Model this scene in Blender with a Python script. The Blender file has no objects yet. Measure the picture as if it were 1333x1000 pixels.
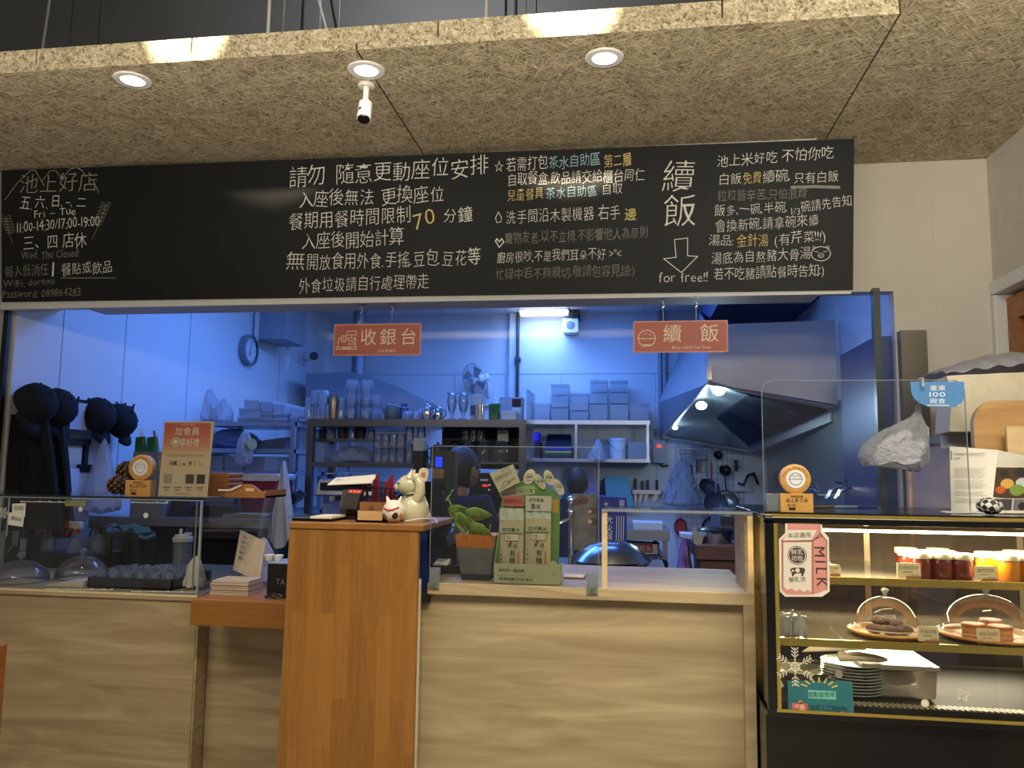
import bpy, math, random
from mathutils import Vector as V, Matrix, Euler
R = math.radians
sc = bpy.context.scene
col = sc.collection
rnd = random.Random(7)

# ------------------------------------------------------------------ camera
CAM_H, FPX, PITCH, YAW, ROLL = 1.5, 1030.0, R(6.2), R(8.35), R(.73)
fw = V((-math.sin(YAW) * math.cos(PITCH), math.cos(YAW) * math.cos(PITCH), math.sin(PITCH)))
rt = V((math.cos(YAW), math.sin(YAW), 0)); up = rt.cross(fw)
RT = rt * math.cos(ROLL) + up * math.sin(ROLL); UP = up * math.cos(ROLL) - rt * math.sin(ROLL)
EYE = V((0, 0, CAM_H))
cd = bpy.data.cameras.new('camera'); cam = bpy.data.objects.new('camera', cd); col.objects.link(cam)
cd.sensor_width = 36; cd.lens = FPX / 1333 * 36; cd.clip_start = .05
m = Matrix((RT, UP, -fw)).transposed().to_4x4(); m.translation = EYE
cam.matrix_world = m
sc.camera = cam

# ------------------------------------------------------------------ world, colour management, lights
w = bpy.data.worlds.new('world'); sc.world = w; w.use_nodes = True
w.node_tree.nodes['Background'].inputs[0].default_value = (1.0, .91, .74, 1)
w.node_tree.nodes['Background'].inputs[1].default_value = .15
sc.view_settings.view_transform = 'Standard'; sc.view_settings.look = 'None'
sc.view_settings.exposure = 0.0; sc.view_settings.gamma = 1; sc.view_settings.use_curve_mapping = False
sc.cycles.max_bounces = 10; sc.cycles.transparent_max_bounces = 32
sc.cycles.caustics_reflective = False; sc.cycles.caustics_refractive = False
sc.cycles.sample_clamp_indirect = 4.0

def lamp(kind, name, loc, energy, color, rot=(0, 0, 0), size=None, sy=None, spot=None, blend=.3, spread=180):
    l = bpy.data.lights.new(name, kind); l.energy = energy; l.color = color
    if kind == 'AREA':
        l.spread = R(spread); l.shape = 'RECTANGLE'; l.size = size; l.size_y = sy or size
    elif size: l.shadow_soft_size = size
    if spot: l.spot_size = spot; l.spot_blend = blend
    o = bpy.data.objects.new(name, l); col.objects.link(o); o.location = loc; o.rotation_euler = rot
    return o
def aim(o, tgt):
    o.rotation_euler = (V(tgt) - o.location).to_track_quat('-Z', 'Y').to_euler()
BLUE = (.09, .27, 1.0)
WARM = (1.0, .89, .68)
lamp('AREA', 'kitchen_light', (-1.5, 4.7, 2.92), 40, BLUE, (0, 0, 0), 1.3, .5)
lamp('AREA', 'kitchen_light', (-.6, 6.1, 2.92), 32, BLUE, (0, 0, 0), 1.5, .5)
lamp('AREA', 'kitchen_light', (-.5, 4.15, 2.92), 14, BLUE, (0, 0, 0), 1.2, .3)  # added behind the beam to throw more blue on the oak worktop
for x, y in ((-1.785, 2.524), (-.91, 2.557), (-.074, 2.574)):
    lamp('SPOT', 'downlight_beam', (x, y, 2.87), 22, (1, .82, .56), (0, 0, 0), .03, spot=R(84), blend=.9)
for tx, e in ((-1.52, 230), (-.17, 300)):      # track spots above the frame that graze the fascia
    o = lamp('SPOT', 'track_spot', (tx + .05, 1.72, 3.04), e, (1, .85, .6), size=.02, spot=R(27), blend=.5)
    aim(o, (tx, 2.42, 3.025))
for ux, ue in ((-1.6, 30), (.0, 32), (1.4, 24)):          # area lights added above the frame to brighten the ceiling
    lamp('AREA', 'ceiling_fill', (ux, 1.0, 2.32), ue, (1, .91, .72), (R(162), 0, 0), size=1.1, sy=.3)
for ux, ue in ((-1.9, 9), (-.2, 15), (1.1, 17)):
    o = lamp('AREA', 'dining_fill', (ux, .9, 2.8), ue, (1, .90, .70), size=1.2, sy=.6, spread=105); aim(o, (ux, 1.9, .8))  # unseen area lights added above the frame to light the counter fronts
aim(lamp('AREA', 'dining_fill', (.85, 1.4, 2.82), 5, (1, .94, .82), size=.5, spread=105), (1.6, 3.4, 1.9))  # added fill aimed at the right wall, not a known fixture
lamp('AREA', 'dining_fill', (-.3, -1.3, 2.8), 85, (1, .92, .76), (0, 0, 0), 3.4, 1.4, spread=110)  # added behind the viewer so floor bounce lifts the ceiling
aim(lamp('AREA', 'plenum_fill', (-.9, 2.75, 3.9), 22, (.92, .96, 1), size=.7, sy=.3), (-.9, 3.75, 3.5))  # added without a fixture to lift the grey wall in the void

# ------------------------------------------------------------------ pixel helpers
def ray(px, py): return RT * ((px - 666.5) / FPX) + UP * ((500 - py) / FPX) + fw
def P(px, py, y):
    d = ray(px, py); return EYE + d * (y / d.y)
def PZ(px, py, z):
    d = ray(px, py); return EYE + d * ((z - CAM_H) / d.z)
def PX(px, py, x):
    d = ray(px, py); return EYE + d * (x / d.x)
def mpp(px, py, y): return (P(px + 1, py, y) - P(px, py, y)).length

# ------------------------------------------------------------------ materials
def lin(c):
    f = lambda v: v / 12.92 if v <= .04045 else ((v + .055) / 1.055) ** 2.4
    return tuple(f(v / 255) for v in c) + (1,)
_m = {}
def new_mat(name):
    mt = bpy.data.materials.new(name); mt.use_nodes = True
    nt = mt.node_tree; b = nt.nodes['Principled BSDF']
    return mt, nt, b
def nd(nt, t, **kw):
    n = nt.nodes.new(t)
    for k, v in kw.items(): setattr(n, k, v)
    return n
def coords(nt, scale=(1, 1, 1), rot=(0, 0, 0), src='Object'):
    tc = nd(nt, 'ShaderNodeTexCoord'); mp = nd(nt, 'ShaderNodeMapping')
    mp.inputs['Scale'].default_value = scale; mp.inputs['Rotation'].default_value = rot
    nt.links.new(tc.outputs[src], mp.inputs[0]); return mp.outputs[0]
def noise(nt, vec, scale, detail=3, rough=.5, dist=0):
    n = nd(nt, 'ShaderNodeTexNoise'); n.inputs['Scale'].default_value = scale
    n.inputs['Detail'].default_value = detail; n.inputs['Roughness'].default_value = rough
    n.inputs['Distortion'].default_value = dist
    if vec: nt.links.new(vec, n.inputs['Vector'])
    return n.outputs['Fac']
def ramp(nt, fac, stops):
    r = nd(nt, 'ShaderNodeValToRGB'); e = r.color_ramp.elements
    while len(e) < len(stops): e.new(.5)
    for i, (p, c) in enumerate(stops): e[i].position = p; e[i].color = c
    nt.links.new(fac, r.inputs[0]); return r.outputs[0]
def bump(nt, b, h, strength=.3, dist=.01):
    n = nd(nt, 'ShaderNodeBump'); n.inputs['Strength'].default_value = strength; n.inputs['Distance'].default_value = dist
    nt.links.new(h, n.inputs['Height']); nt.links.new(n.outputs[0], b.inputs['Normal'])
def dk(c, k): return tuple(v * k for v in c[:3]) + (1,)
def M(rgb, rough=.5, metal=0, var=.07, scale=30, bmp=0, emit=0, stretch=(1, 1, 1), name='paint', coat=0):
    key = (rgb, rough, metal, var, scale, bmp, emit, stretch, coat)
    if key in _m: return _m[key]
    mt, nt, b = new_mat(name); c = lin(rgb)
    n = noise(nt, coords(nt, stretch), scale)
    nt.links.new(ramp(nt, n, [(.3, dk(c, 1 - var)), (.7, dk(c, 1 + var))]), b.inputs['Base Color'])
    b.inputs['Roughness'].default_value = rough; b.inputs['Metallic'].default_value = metal
    b.inputs['Coat Weight'].default_value = coat
    if bmp: bump(nt, b, n, bmp, .004)
    if emit:
        b.inputs['Emission Color'].default_value = c; b.inputs['Emission Strength'].default_value = emit
    _m[key] = mt; return mt
def steel(rgb=(190, 192, 195), rough=.32, stretch=(2, 2, 60)):
    return M(rgb, rough, .9, .06, 6, .03, stretch=stretch, name='brushed_steel')
def mix_glass(name, tint=(1, 1, 1), refl=1.0, haze=0.0, ior=1.45, hazecol=(.8, .85, .9), bmp=0, rough=.02):
    if name in _m: return _m[name]
    mt = bpy.data.materials.new(name); mt.use_nodes = True; nt = mt.node_tree; nt.nodes.clear()
    out = nd(nt, 'ShaderNodeOutputMaterial'); tr = nd(nt, 'ShaderNodeBsdfTransparent'); gl = nd(nt, 'ShaderNodeBsdfGlossy')
    tr.inputs[0].default_value = tint + (1,); gl.inputs['Roughness'].default_value = rough
    fr = nd(nt, 'ShaderNodeFresnel'); fr.inputs[0].default_value = ior
    mu = nd(nt, 'ShaderNodeMath', operation='MULTIPLY'); mu.inputs[1].default_value = refl; nt.links.new(fr.outputs[0], mu.inputs[0])
    mx = nd(nt, 'ShaderNodeMixShader'); nt.links.new(mu.outputs[0], mx.inputs[0])
    nt.links.new(tr.outputs[0], mx.inputs[1]); nt.links.new(gl.outputs[0], mx.inputs[2]); last = mx
    if bmp:
        n = noise(nt, coords(nt), 38, 4, .6); bn = nd(nt, 'ShaderNodeBump'); bn.inputs['Strength'].default_value = bmp; bn.inputs['Distance'].default_value = .02
        nt.links.new(n, bn.inputs['Height']); nt.links.new(bn.outputs[0], gl.inputs['Normal'])
    if haze:
        df = nd(nt, 'ShaderNodeBsdfDiffuse'); df.inputs[0].default_value = hazecol + (1,)
        tl = nd(nt, 'ShaderNodeBsdfTranslucent'); tl.inputs[0].default_value = hazecol + (1,)
        m1 = nd(nt, 'ShaderNodeMixShader'); m1.inputs[0].default_value = .4; nt.links.new(df.outputs[0], m1.inputs[1]); nt.links.new(tl.outputs[0], m1.inputs[2])
        m2 = nd(nt, 'ShaderNodeMixShader'); m2.inputs[0].default_value = haze; nt.links.new(mx.outputs[0], m2.inputs[1]); nt.links.new(m1.outputs[0], m2.inputs[2]); last = m2
        if bmp: nt.links.new(bn.outputs[0], df.inputs['Normal'])
    nt.links.new(last.outputs[0], out.inputs[0]); _m[name] = mt; return mt
PANE = mix_glass('clear_glass', (.97, .985, .98), .55)
ACRYL = mix_glass('clear_acrylic', (.97, .98, .98), .7, .01)
EDGE = mix_glass('acrylic_edge', (.75, .85, .85), 1.0, .35)
CUP = mix_glass('drinking_glass', (.93, .95, .97), 1.8, .16)
BAG = mix_glass('thin_plastic', (.93, .94, .97), 1.3, .48, bmp=.9, hazecol=(.88, .89, .94), rough=.15)
PLAST = mix_glass('frosted_plastic', (.9, .93, .96), .8, .5, rough=.2)

def wood_laminate(name, c1, c2, rot=(0, 0, 0), s=1.0):
    mt, nt, b = new_mat(name)
    v = coords(nt, (.55 * s, 3.2 * s, 5.0 * s), rot)
    n1 = noise(nt, v, 2.2, 3, .55, 1.6)
    n2 = noise(nt, coords(nt, (1.2 * s, 20 * s, 42 * s), rot), 4, 3, .6, .6)
    mx = nd(nt, 'ShaderNodeMix', data_type='FLOAT'); mx.inputs[0].default_value = .15
    nt.links.new(n1, mx.inputs[2]); nt.links.new(n2, mx.inputs[3])
    nt.links.new(ramp(nt, mx.outputs[0], [(.32, lin(c1)), (.5, lin(tuple((a + d) / 2 for a, d in zip(c1, c2)))), (.66, lin(c2))]), b.inputs['Base Color'])
    b.inputs['Roughness'].default_value = .48; bump(nt, b, n2, .12, .002); return mt
OAK = wood_laminate('oak_laminate', (150, 130, 98), (188, 170, 134))
OAKV = wood_laminate('oak_laminate_upright', (152, 132, 100), (190, 172, 136), (0, R(90), 0))
def finger_wood(name, c1, c2, ax):
    mt, nt, b = new_mat(name)
    sp = nd(nt, 'ShaderNodeSeparateXYZ'); cb = nd(nt, 'ShaderNodeCombineXYZ'); nt.links.new(coords(nt), sp.inputs[0])
    for i, a in enumerate(ax): nt.links.new(sp.outputs['XYZ'.index(a)], cb.inputs[i])
    v = cb.outputs[0]
    br = nd(nt, 'ShaderNodeTexBrick'); br.offset = .37; br.offset_frequency = 2; br.squash = 1
    for k, x in (('Scale', 1), ('Mortar Size', .0006), ('Mortar Smooth', .5), ('Bias', 0), ('Brick Width', .40), ('Row Height', .046)): br.inputs[k].default_value = x
    br.inputs['Color1'].default_value = (0, 0, 0, 1); br.inputs['Color2'].default_value = (1, 1, 1, 1); br.inputs['Mortar'].default_value = (.1, .1, .1, 1)
    nt.links.new(v, br.inputs['Vector'])
    mp = nd(nt, 'ShaderNodeMapping'); mp.inputs['Scale'].default_value = (2.5, 34, 34); nt.links.new(v, mp.inputs[0])
    n = noise(nt, mp.outputs[0], 3, 4, .6, 1.2)
    mx = nd(nt, 'ShaderNodeMix', data_type='FLOAT'); mx.inputs[0].default_value = .72
    nt.links.new(br.outputs['Color'], mx.inputs[2]); nt.links.new(n, mx.inputs[3])
    nt.links.new(ramp(nt, mx.outputs[0], [(.15, lin(c1)), (.75, lin(c2))]), b.inputs['Base Color'])
    b.inputs['Roughness'].default_value = .38; return mt
BEECH = finger_wood('finger_jointed_wood', (124, 80, 30), (166, 114, 52), 'ZXY')
BEECHX = finger_wood('finger_jointed_wood_flat', (128, 82, 32), (168, 116, 54), 'XYZ')
def wool_mat():
    mt, nt, b = new_mat('wood_wool_board')
    acc = None
    for i, (rz, sx, sy) in enumerate(((20, 26, 150), (75, 30, 160), (130, 24, 140))):
        tc = nd(nt, 'ShaderNodeTexCoord'); m1 = nd(nt, 'ShaderNodeMapping'); m1.inputs['Rotation'].default_value = (R(8 * i), R(6 * i), R(rz)); nt.links.new(tc.outputs['Object'], m1.inputs[0])
        m2 = nd(nt, 'ShaderNodeMapping'); m2.inputs['Scale'].default_value = (sx * .8, sy * .75, sx * 2.5); m2.inputs['Location'].default_value = (i * 3.7, i * 1.3, 0); nt.links.new(m1.outputs[0], m2.inputs[0])
        n = noise(nt, m2.outputs[0], 1.0, 2, .5, .9)
        if acc is None: acc = n
        else:
            a = nd(nt, 'ShaderNodeMath', operation='MAXIMUM'); nt.links.new(acc, a.inputs[0]); nt.links.new(n, a.inputs[1]); acc = a.outputs[0]
    big = noise(nt, coords(nt), 9, 2)
    cc = ramp(nt, acc, [(.42, lin((112, 100, 76))), (.56, lin((188, 174, 146))), (.74, lin((226, 214, 188)))])
    cb = ramp(nt, big, [(.3, (.84, .83, .8, 1)), (.7, (1.08, 1.07, 1.05, 1))])
    mu = nd(nt, 'ShaderNodeMix', data_type='RGBA', blend_type='MULTIPLY'); mu.inputs[0].default_value = 1
    nt.links.new(cc, mu.inputs[6]); nt.links.new(cb, mu.inputs[7]); nt.links.new(mu.outputs[2], b.inputs['Base Color'])
    b.inputs['Roughness'].default_value = .9; bump(nt, b, acc, 1.0, .012); return mt
WOOL = wool_mat()
WHITE = M((214, 208, 196), .6, var=.03, scale=3, name='white_wall_paint')
KWHITE = M((224, 226, 230), .45, var=.03, scale=3, name='kitchen_wall_panel')
BLACK = M((18, 18, 20), .35, name='black_plastic')
DARK = M((36, 37, 42), .4, name='dark_plastic')
STEEL = steel()
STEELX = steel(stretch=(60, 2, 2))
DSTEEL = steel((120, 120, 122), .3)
CHROME = M((225, 225, 228), .12, 1.0, .02, name='chrome')
PAPER = M((226, 222, 208), .8, var=.03, name='paper')
INK = M((28, 26, 26), .7, var=.02, name='black_ink')
REDP = M((190, 34, 30), .4, name='red_plastic')

# ------------------------------------------------------------------ mesh builder
WL = {}
class B:
    def __init__(s): s.v = []; s.f = []; s.mi = []; s.ms = []; s.cur = 0; s.T = None
    def use(s, mt):
        if mt not in s.ms: s.ms.append(mt)
        s.cur = s.ms.index(mt); return s
    def add(s, vs, fs):
        k = len(s.v); T = s.T
        s.v += [(T @ V(v)) if T else V(v) for v in vs]
        s.f += [tuple(i + k for i in f) for f in fs]; s.mi += [s.cur] * len(fs); return s
    def hexa(s, a):                       # 4 front corners then the 4 behind them, same order
        return s.add(a, [(0, 1, 2, 3), (7, 6, 5, 4), (0, 4, 5, 1), (1, 5, 6, 2), (2, 6, 7, 3), (3, 7, 4, 0)])
    def box(s, x0, x1, y0, y1, z0, z1):
        return s.hexa([(x0, y0, z0), (x1, y0, z0), (x1, y0, z1), (x0, y0, z1), (x0, y1, z0), (x1, y1, z0), (x1, y1, z1), (x0, y1, z1)])
    def rbox(s, x0, x1, y0, y1, z0, z1, r=.006, n=3):   # rounded upright edges as seen from the front
        pts = []
        for cx, cz, a in ((x1 - r, z1 - r, 0), (x0 + r, z1 - r, 90), (x0 + r, z0 + r, 180), (x1 - r, z0 + r, 270)):
            for i in range(n + 1):
                t = R(a + 90 * i / n); pts.append((cx + r * math.cos(t), cz + r * math.sin(t)))
        return s.prism([V((x, y0, z)) for x, z in pts], V((0, y1 - y0, 0)))
    def prism(s, poly, d):
        n = len(poly); d = V(d); vs = [V(p) for p in poly] + [V(p) + d for p in poly]
        fs = [tuple(range(n)), tuple(range(2 * n - 1, n - 1, -1))] + [(i, i + n, (i + 1) % n + n, (i + 1) % n) for i in range(n)]
        return s.add(vs, fs)
    def cyl(s, a, b, r0, r1=None, n=16, cap=True):
        a, b = V(a), V(b); r1 = r0 if r1 is None else r1
        z = (b - a).normalized(); x = z.orthogonal().normalized(); y = z.cross(x)
        vs = []
        for c, r in ((a, r0), (b, r1)):
            vs += [c + (x * math.cos(2 * math.pi * i / n) + y * math.sin(2 * math.pi * i / n)) * r for i in range(n)]
        fs = [(i, (i + 1) % n, (i + 1) % n + n, i + n) for i in range(n)]
        if cap: fs += [tuple(range(n - 1, -1, -1)), tuple(range(n, 2 * n))]
        return s.add(vs, fs)
    def lathe(s, prof, c, n=20, axis=None, cap=True, wob=None):
        c = V(c); z = V(axis or (0, 0, 1)).normalized()
        x = V((1, 0, 0)) if abs(z.x) < .9 else V((0, 1, 0)); x = (x - z * x.dot(z)).normalized(); y = z.cross(x)
        vs = []
        for r, h in prof:
            for i in range(n):
                t = 2 * math.pi * i / n; k = 1 if wob is None else wob(t, h)
                vs.append(c + z * h + (x * math.cos(t) + y * math.sin(t)) * r * k)
        m_ = len(prof); fs = [(j * n + i, j * n + (i + 1) % n, (j + 1) * n + (i + 1) % n, (j + 1) * n + i) for j in range(m_ - 1) for i in range(n)]
        if cap: fs += [tuple(range(n - 1, -1, -1)), tuple(range((m_ - 1) * n, m_ * n))]
        return s.add(vs, fs)
    def tube(s, pts, r, n=8, closed=False):
        pts = [V(p) for p in pts]; k = len(pts); vs = []; px = None
        for i, p in enumerate(pts):
            a = pts[(i - 1) % k] if (i or closed) else p; b = pts[(i + 1) % k] if (i < k - 1 or closed) else p
            t = (b - a).normalized()
            x = t.orthogonal().normalized() if px is None else (px - t * px.dot(t)).normalized()
            px = x; y = t.cross(x); rr = r[i] if isinstance(r, (list, tuple)) else r
            vs += [p + (x * math.cos(2 * math.pi * j / n) + y * math.sin(2 * math.pi * j / n)) * rr for j in range(n)]
        e = k if closed else k - 1
        fs = [(i * n + j, i * n + (j + 1) % n, ((i + 1) % k) * n + (j + 1) % n, ((i + 1) % k) * n + j) for i in range(e) for j in range(n)]
        if not closed: fs += [tuple(range(n - 1, -1, -1)), tuple(range((k - 1) * n, k * n))]
        return s.add(vs, fs)
    def ball(s, c, r, n=12, m_=8, fn=None):
        c = V(c); r = V(r) if hasattr(r, '__len__') else V((r, r, r)); vs = []
        for j in range(1, m_):
            ph = math.pi * j / m_
            for i in range(n):
                t = 2 * math.pi * i / n; d = V((math.sin(ph) * math.cos(t), math.sin(ph) * math.sin(t), math.cos(ph)))
                k = fn(d) if fn else 1
                vs.append(c + V((d.x * r.x, d.y * r.y, d.z * r.z)) * k)
        for d in (V((0, 0, 1)), V((0, 0, -1))):
            vs.append(c + d * r.z * (fn(d) if fn else 1))
        T_, Bt = len(vs) - 2, len(vs) - 1
        fs = [((j - 1) * n + i, j * n + i, j * n + (i + 1) % n, (j - 1) * n + (i + 1) % n) for j in range(1, m_ - 1) for i in range(n)]
        fs += [(T_, i, (i + 1) % n) for i in range(n)] + [(Bt, (m_ - 2) * n + (i + 1) % n, (m_ - 2) * n + i) for i in range(n)]
        return s.add(vs, fs)
    def sheet(s, fn, nu, nv, th=.002):    # fn(u,v) -> point, thickened along -view
        g = [[V(fn(i / nu, j / nv)) for i in range(nu + 1)] for j in range(nv + 1)]
        vs = [p for row in g for p in row]; n = len(vs); nrm = (g[0][-1] - g[0][0]).cross(g[-1][0] - g[0][0])
        nrm = nrm.normalized() if nrm.length else V((0, 1, 0))
        vs += [p + nrm * th for p in vs]; W_ = nu + 1
        q = [(j * W_ + i, j * W_ + i + 1, (j + 1) * W_ + i + 1, (j + 1) * W_ + i) for j in range(nv) for i in range(nu)]
        fs = q + [tuple(x + n for x in reversed(f)) for f in q]
        rim = [i for i in range(W_)] + [j * W_ + nu for j in range(1, nv + 1)] + [nv * W_ + i for i in range(nu - 1, -1, -1)] + [j * W_ for j in range(nv - 1, 0, -1)]
        fs += [(rim[(k + 1) % len(rim)], rim[k], rim[k] + n, rim[(k + 1) % len(rim)] + n) for k in range(len(rim))]
        return s.add(vs, fs)
    def build(s, name, mt=None, parent=None, loc=None, ang=40, fix=True, bevel=0):
        base = V(WL[parent]) if parent else V(loc if loc is not None else (0, 0, 0))
        me = bpy.data.meshes.new(name)
        me.from_pydata([tuple(v - base) for v in s.v], [], s.f); me.update()
        for q in (s.ms or [mt or BLACK]): me.materials.append(q)
        if s.ms: me.polygons.foreach_set('material_index', s.mi)
        if fix:
            import bmesh
            bm = bmesh.new(); bm.from_mesh(me); bmesh.ops.recalc_face_normals(bm, faces=bm.faces); bm.to_mesh(me); bm.free()
        if ang:
            me.polygons.foreach_set('use_smooth', [True] * len(me.polygons)); me.set_sharp_from_angle(angle=R(ang))
        o = bpy.data.objects.new(name, me); col.objects.link(o)
        if parent: o.parent = parent; WL[o] = base
        else: o.location = base; WL[o] = base
        if bevel:
            bv = o.modifiers.new('bevel', 'BEVEL'); bv.width = bevel; bv.segments = 2; bv.limit_method = 'ANGLE'; bv.angle_limit = R(50); bv.harden_normals = False
        return o
def tag(o, label, cat, group=None, kind=None):
    o['label'] = label; o['category'] = cat
    if group: o['group'] = group
    if kind: o['kind'] = kind
    return o
def E(name, label, cat, loc=(0, 0, 0), group=None):
    o = bpy.data.objects.new(name, None); col.objects.link(o); o.location = loc; o.empty_display_size = .05; WL[o] = V(loc)
    return tag(o, label, cat, group)
def S(o): o['kind'] = 'structure'; return o
def lab(o, t): o['label'] = t; return o
def dup(root, loc, rz=0, label=None, scale=None):
    c = root.copy(); col.objects.link(c); c.location = loc; c.rotation_euler.z = root.rotation_euler.z + rz
    if scale: c.scale = scale if hasattr(scale, '__len__') else (scale,) * 3
    if label: c['label'] = label
    WL[c] = V(loc)
    for ch in root.children:
        d = ch.copy(); col.objects.link(d); d.parent = c
        for g in ch.children:
            e = g.copy(); col.objects.link(e); e.parent = d
    return c
def pbox(b, x0, y0, x1, y1, Y, d, r=0):    # a box whose front face spans the given picture rectangle at depth Y
    my, mx = (y0 + y1) / 2, (x0 + x1) / 2
    a = (P(x0, my, Y).x, P(x1, my, Y).x, Y, Y + d, P(mx, y1, Y).z, P(mx, y0, Y).z)
    return b.rbox(*a, r=r) if r else b.box(*a)

# ------------------------------------------------------------------ lettering and line drawing on flat faces
_g = {}
_a = {}; glyph_raw = {}
def glyph_area(ch):
    glyph(ch); return [_a[ch]]
def glyph(ch, thin=0):
    thin = 1 if thin else 0; key = (ch, thin)
    if key not in _g:
        c = bpy.data.curves.new('t', 'FONT'); c.body = ch; c.resolution_u = 2; c.offset = -.011 if thin else 0
        o = bpy.data.objects.new('t', c); me = o.to_mesh()
        vs = [(v.co.x, v.co.y) for v in me.vertices]; fs = [tuple(p.vertices) for p in me.polygons]
        if thin:                                  # keep the plain outline where thinning breaks a glyph
            a1 = sum(p.area for p in me.polygons); a0 = sum(glyph_area(ch))
            if not .55 * a0 < a1 < .9 * a0: vs, fs = glyph_raw[ch]
        else:
            glyph_raw[ch] = (vs, fs); _a[ch] = sum(p.area for p in me.polygons)
        o.to_mesh_clear(); bpy.data.objects.remove(o); bpy.data.curves.remove(c)
        x0 = min([v[0] for v in vs] or [0]); x1 = max([v[0] for v in vs] or [.3])
        cjk = ord(ch) > 0x2e00
        if cjk: x0, x1 = 0, 1
        adv = x1 - x0 + (0 if cjk else .10); sh = 0
        if not cjk and ch.isalnum() and adv < .30: sh = (.30 - adv) / 2; adv = .30
        _g[key] = ([(v[0] - x0 + sh, v[1]) for v in vs], fs, adv)
    return _g[key]
class Face:
    """a flat rectangle in space: origin, right and up unit vectors"""
    def __init__(s, o, u, v):
        s.o = V(o); s.u = V(u).normalized(); s.n = s.u.cross(V(v)).normalized(); s.v = s.n.cross(s.u)
    def px(s, px, py):
        d = ray(px, py); t = (s.o - EYE).dot(s.n) / d.dot(s.n); q = EYE + d * t - s.o
        return (q.dot(s.u), q.dot(s.v))
    def at(s, x, y, e=.001): return s.o + s.u * x + s.v * y + s.n * e
    def poly(s, b, pts, e=.001): return b.add([s.at(x, y, e) for x, y in pts], [tuple(range(len(pts)))])
    def rect(s, b, x0, y0, x1, y1, e=.001): return s.poly(b, [(x0, y0), (x1, y0), (x1, y1), (x0, y1)], e)
    def disc(s, b, x, y, r, e=.001, n=20, ry=None): return s.poly(b, [(x + r * math.cos(2 * math.pi * i / n), y + (ry or r) * math.sin(2 * math.pi * i / n)) for i in range(n)], e)
    def line(s, b, pts, w, e=.0012, closed=False):
        k = len(pts)
        for i in range(k if closed else k - 1):
            (x0, y0), (x1, y1) = pts[i], pts[(i + 1) % k]; l = math.hypot(x1 - x0, y1 - y0) or 1
            nx, ny = -(y1 - y0) / l * w / 2, (x1 - x0) / l * w / 2; ex, ey = (x1 - x0) / l * w * .4, (y1 - y0) / l * w * .4
            s.poly(b, [(x0 - ex - nx, y0 - ey - ny), (x1 + ex - nx, y1 + ey - ny), (x1 + ex + nx, y1 + ey + ny), (x0 - ex + nx, y0 - ey + ny)], e + (i % 5) * .00004)
    def ring(s, b, x, y, r, w, e=.0012, n=24, a0=0, a1=360, ry=None):
        pts = [(x + r * math.cos(R(a0 + (a1 - a0) * i / n)), y + (ry or r) * math.sin(R(a0 + (a1 - a0) * i / n))) for i in range(n + 1)]
        s.line(b, pts, w, e)
    def pline(s, b, pts, w, closed=False, e=.0012): s.line(b, [s.px(*p) for p in pts], w, e, closed)
    def text(s, b, t, p0, p1, h, e=.0012, jit=0, sp=1.0):
        """write t along the line p0-p1 (local metres), glyph height h (one em)"""
        x0, y0 = p0; x1, y1 = p1; L = math.hypot(x1 - x0, y1 - y0); ca, sa = (x1 - x0) / L, (y1 - y0) / L
        tn = 1 if jit else 0; dense = '等櫃層區寵響廚禮鐘邊'; tot = sum(.32 if c == ' ' else glyph(c, tn and c not in dense)[2] for c in t); k = L / tot; pos = 0
        for c in t:
            if c == ' ': pos += .32; continue
            vs, fs, adv = glyph(c, tn and c not in dense)
            a = rnd.gauss(0, jit * .05); q = 1 + rnd.gauss(0, jit * .045); dy = rnd.gauss(0, jit * .035); sk = jit * .06
            hh = h * q; out = []
            for x, y in vs:
                x2 = (x - adv / 2) * q; y2 = y - .35
                x3 = x2 * math.cos(a) - y2 * math.sin(a) + sk * y2; y3 = x2 * math.sin(a) + y2 * math.cos(a) + dy + .35
                X = (pos + adv / 2 + x3) * k; Y = y3 * hh
                out.append(s.at(x0 + X * ca - Y * sa, y0 + X * sa + Y * ca, e))
            b.add(out, fs); pos += adv
    def ptext(s, b, t, a, c, h, e=.0012, jit=0):
        """a, c = picture points at the two ends of the base line, h = height in picture pixels"""
        k = mpp(a[0], a[1], (s.at(*s.px(*a))).y)
        s.text(b, t, s.px(*a), s.px(*c), h * k, e, jit)
def face_y(px0, py0, px1, py1, Y):           # upright face toward the camera spanning a picture rectangle at depth Y
    o = P(px0, py1, Y); f = Face((o.x, Y, o.z), (1, 0, 0), (0, 0, 1)); w_, h_ = f.px(px1, py0)
    return f, w_, h_
# ================================================================== THE SETTING
TILE = M((150, 144, 134), .5, var=.1, scale=2, name='floor_tile')
S(B().box(-3.1, 1.9, -2.5, 7.4, -.1, 0).build('floor', TILE))
b = B()                                     # wood wool panels with fine gaps between them
def cpanel(x0, x1, y0, y1, z0, z1): b.box(x0 + .003, x1 - .003, y0 + .003, y1 - .003, z0, z1)
cpanel(-2.71, -.9, 2.42, 3.7, 2.9, 2.925); cpanel(-.9, .828, 2.42, 3.7, 2.9, 2.925)
for x0, x1 in ((-2.71, -2.1), (-2.1, -1.5), (-1.5, -.62), (-.62, .3), (.3, .828)): cpanel(x0, x1, 2.422, 2.45, 2.927, 2.985)
cpanel(-2.71, .828, 2.46, 3.72, 2.9255, 2.93)
cpanel(.828, 2.2, 2.75, 3.72, 2.9, 2.985); cpanel(.828, 2.2, 1.3, 2.75, 2.9, 2.985)
cpanel(-3.0, -2.71, 1.6, 3.72, 2.9, 2.985)
S(b.build('ceiling', WOOL, ang=0))
b = B()
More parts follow.
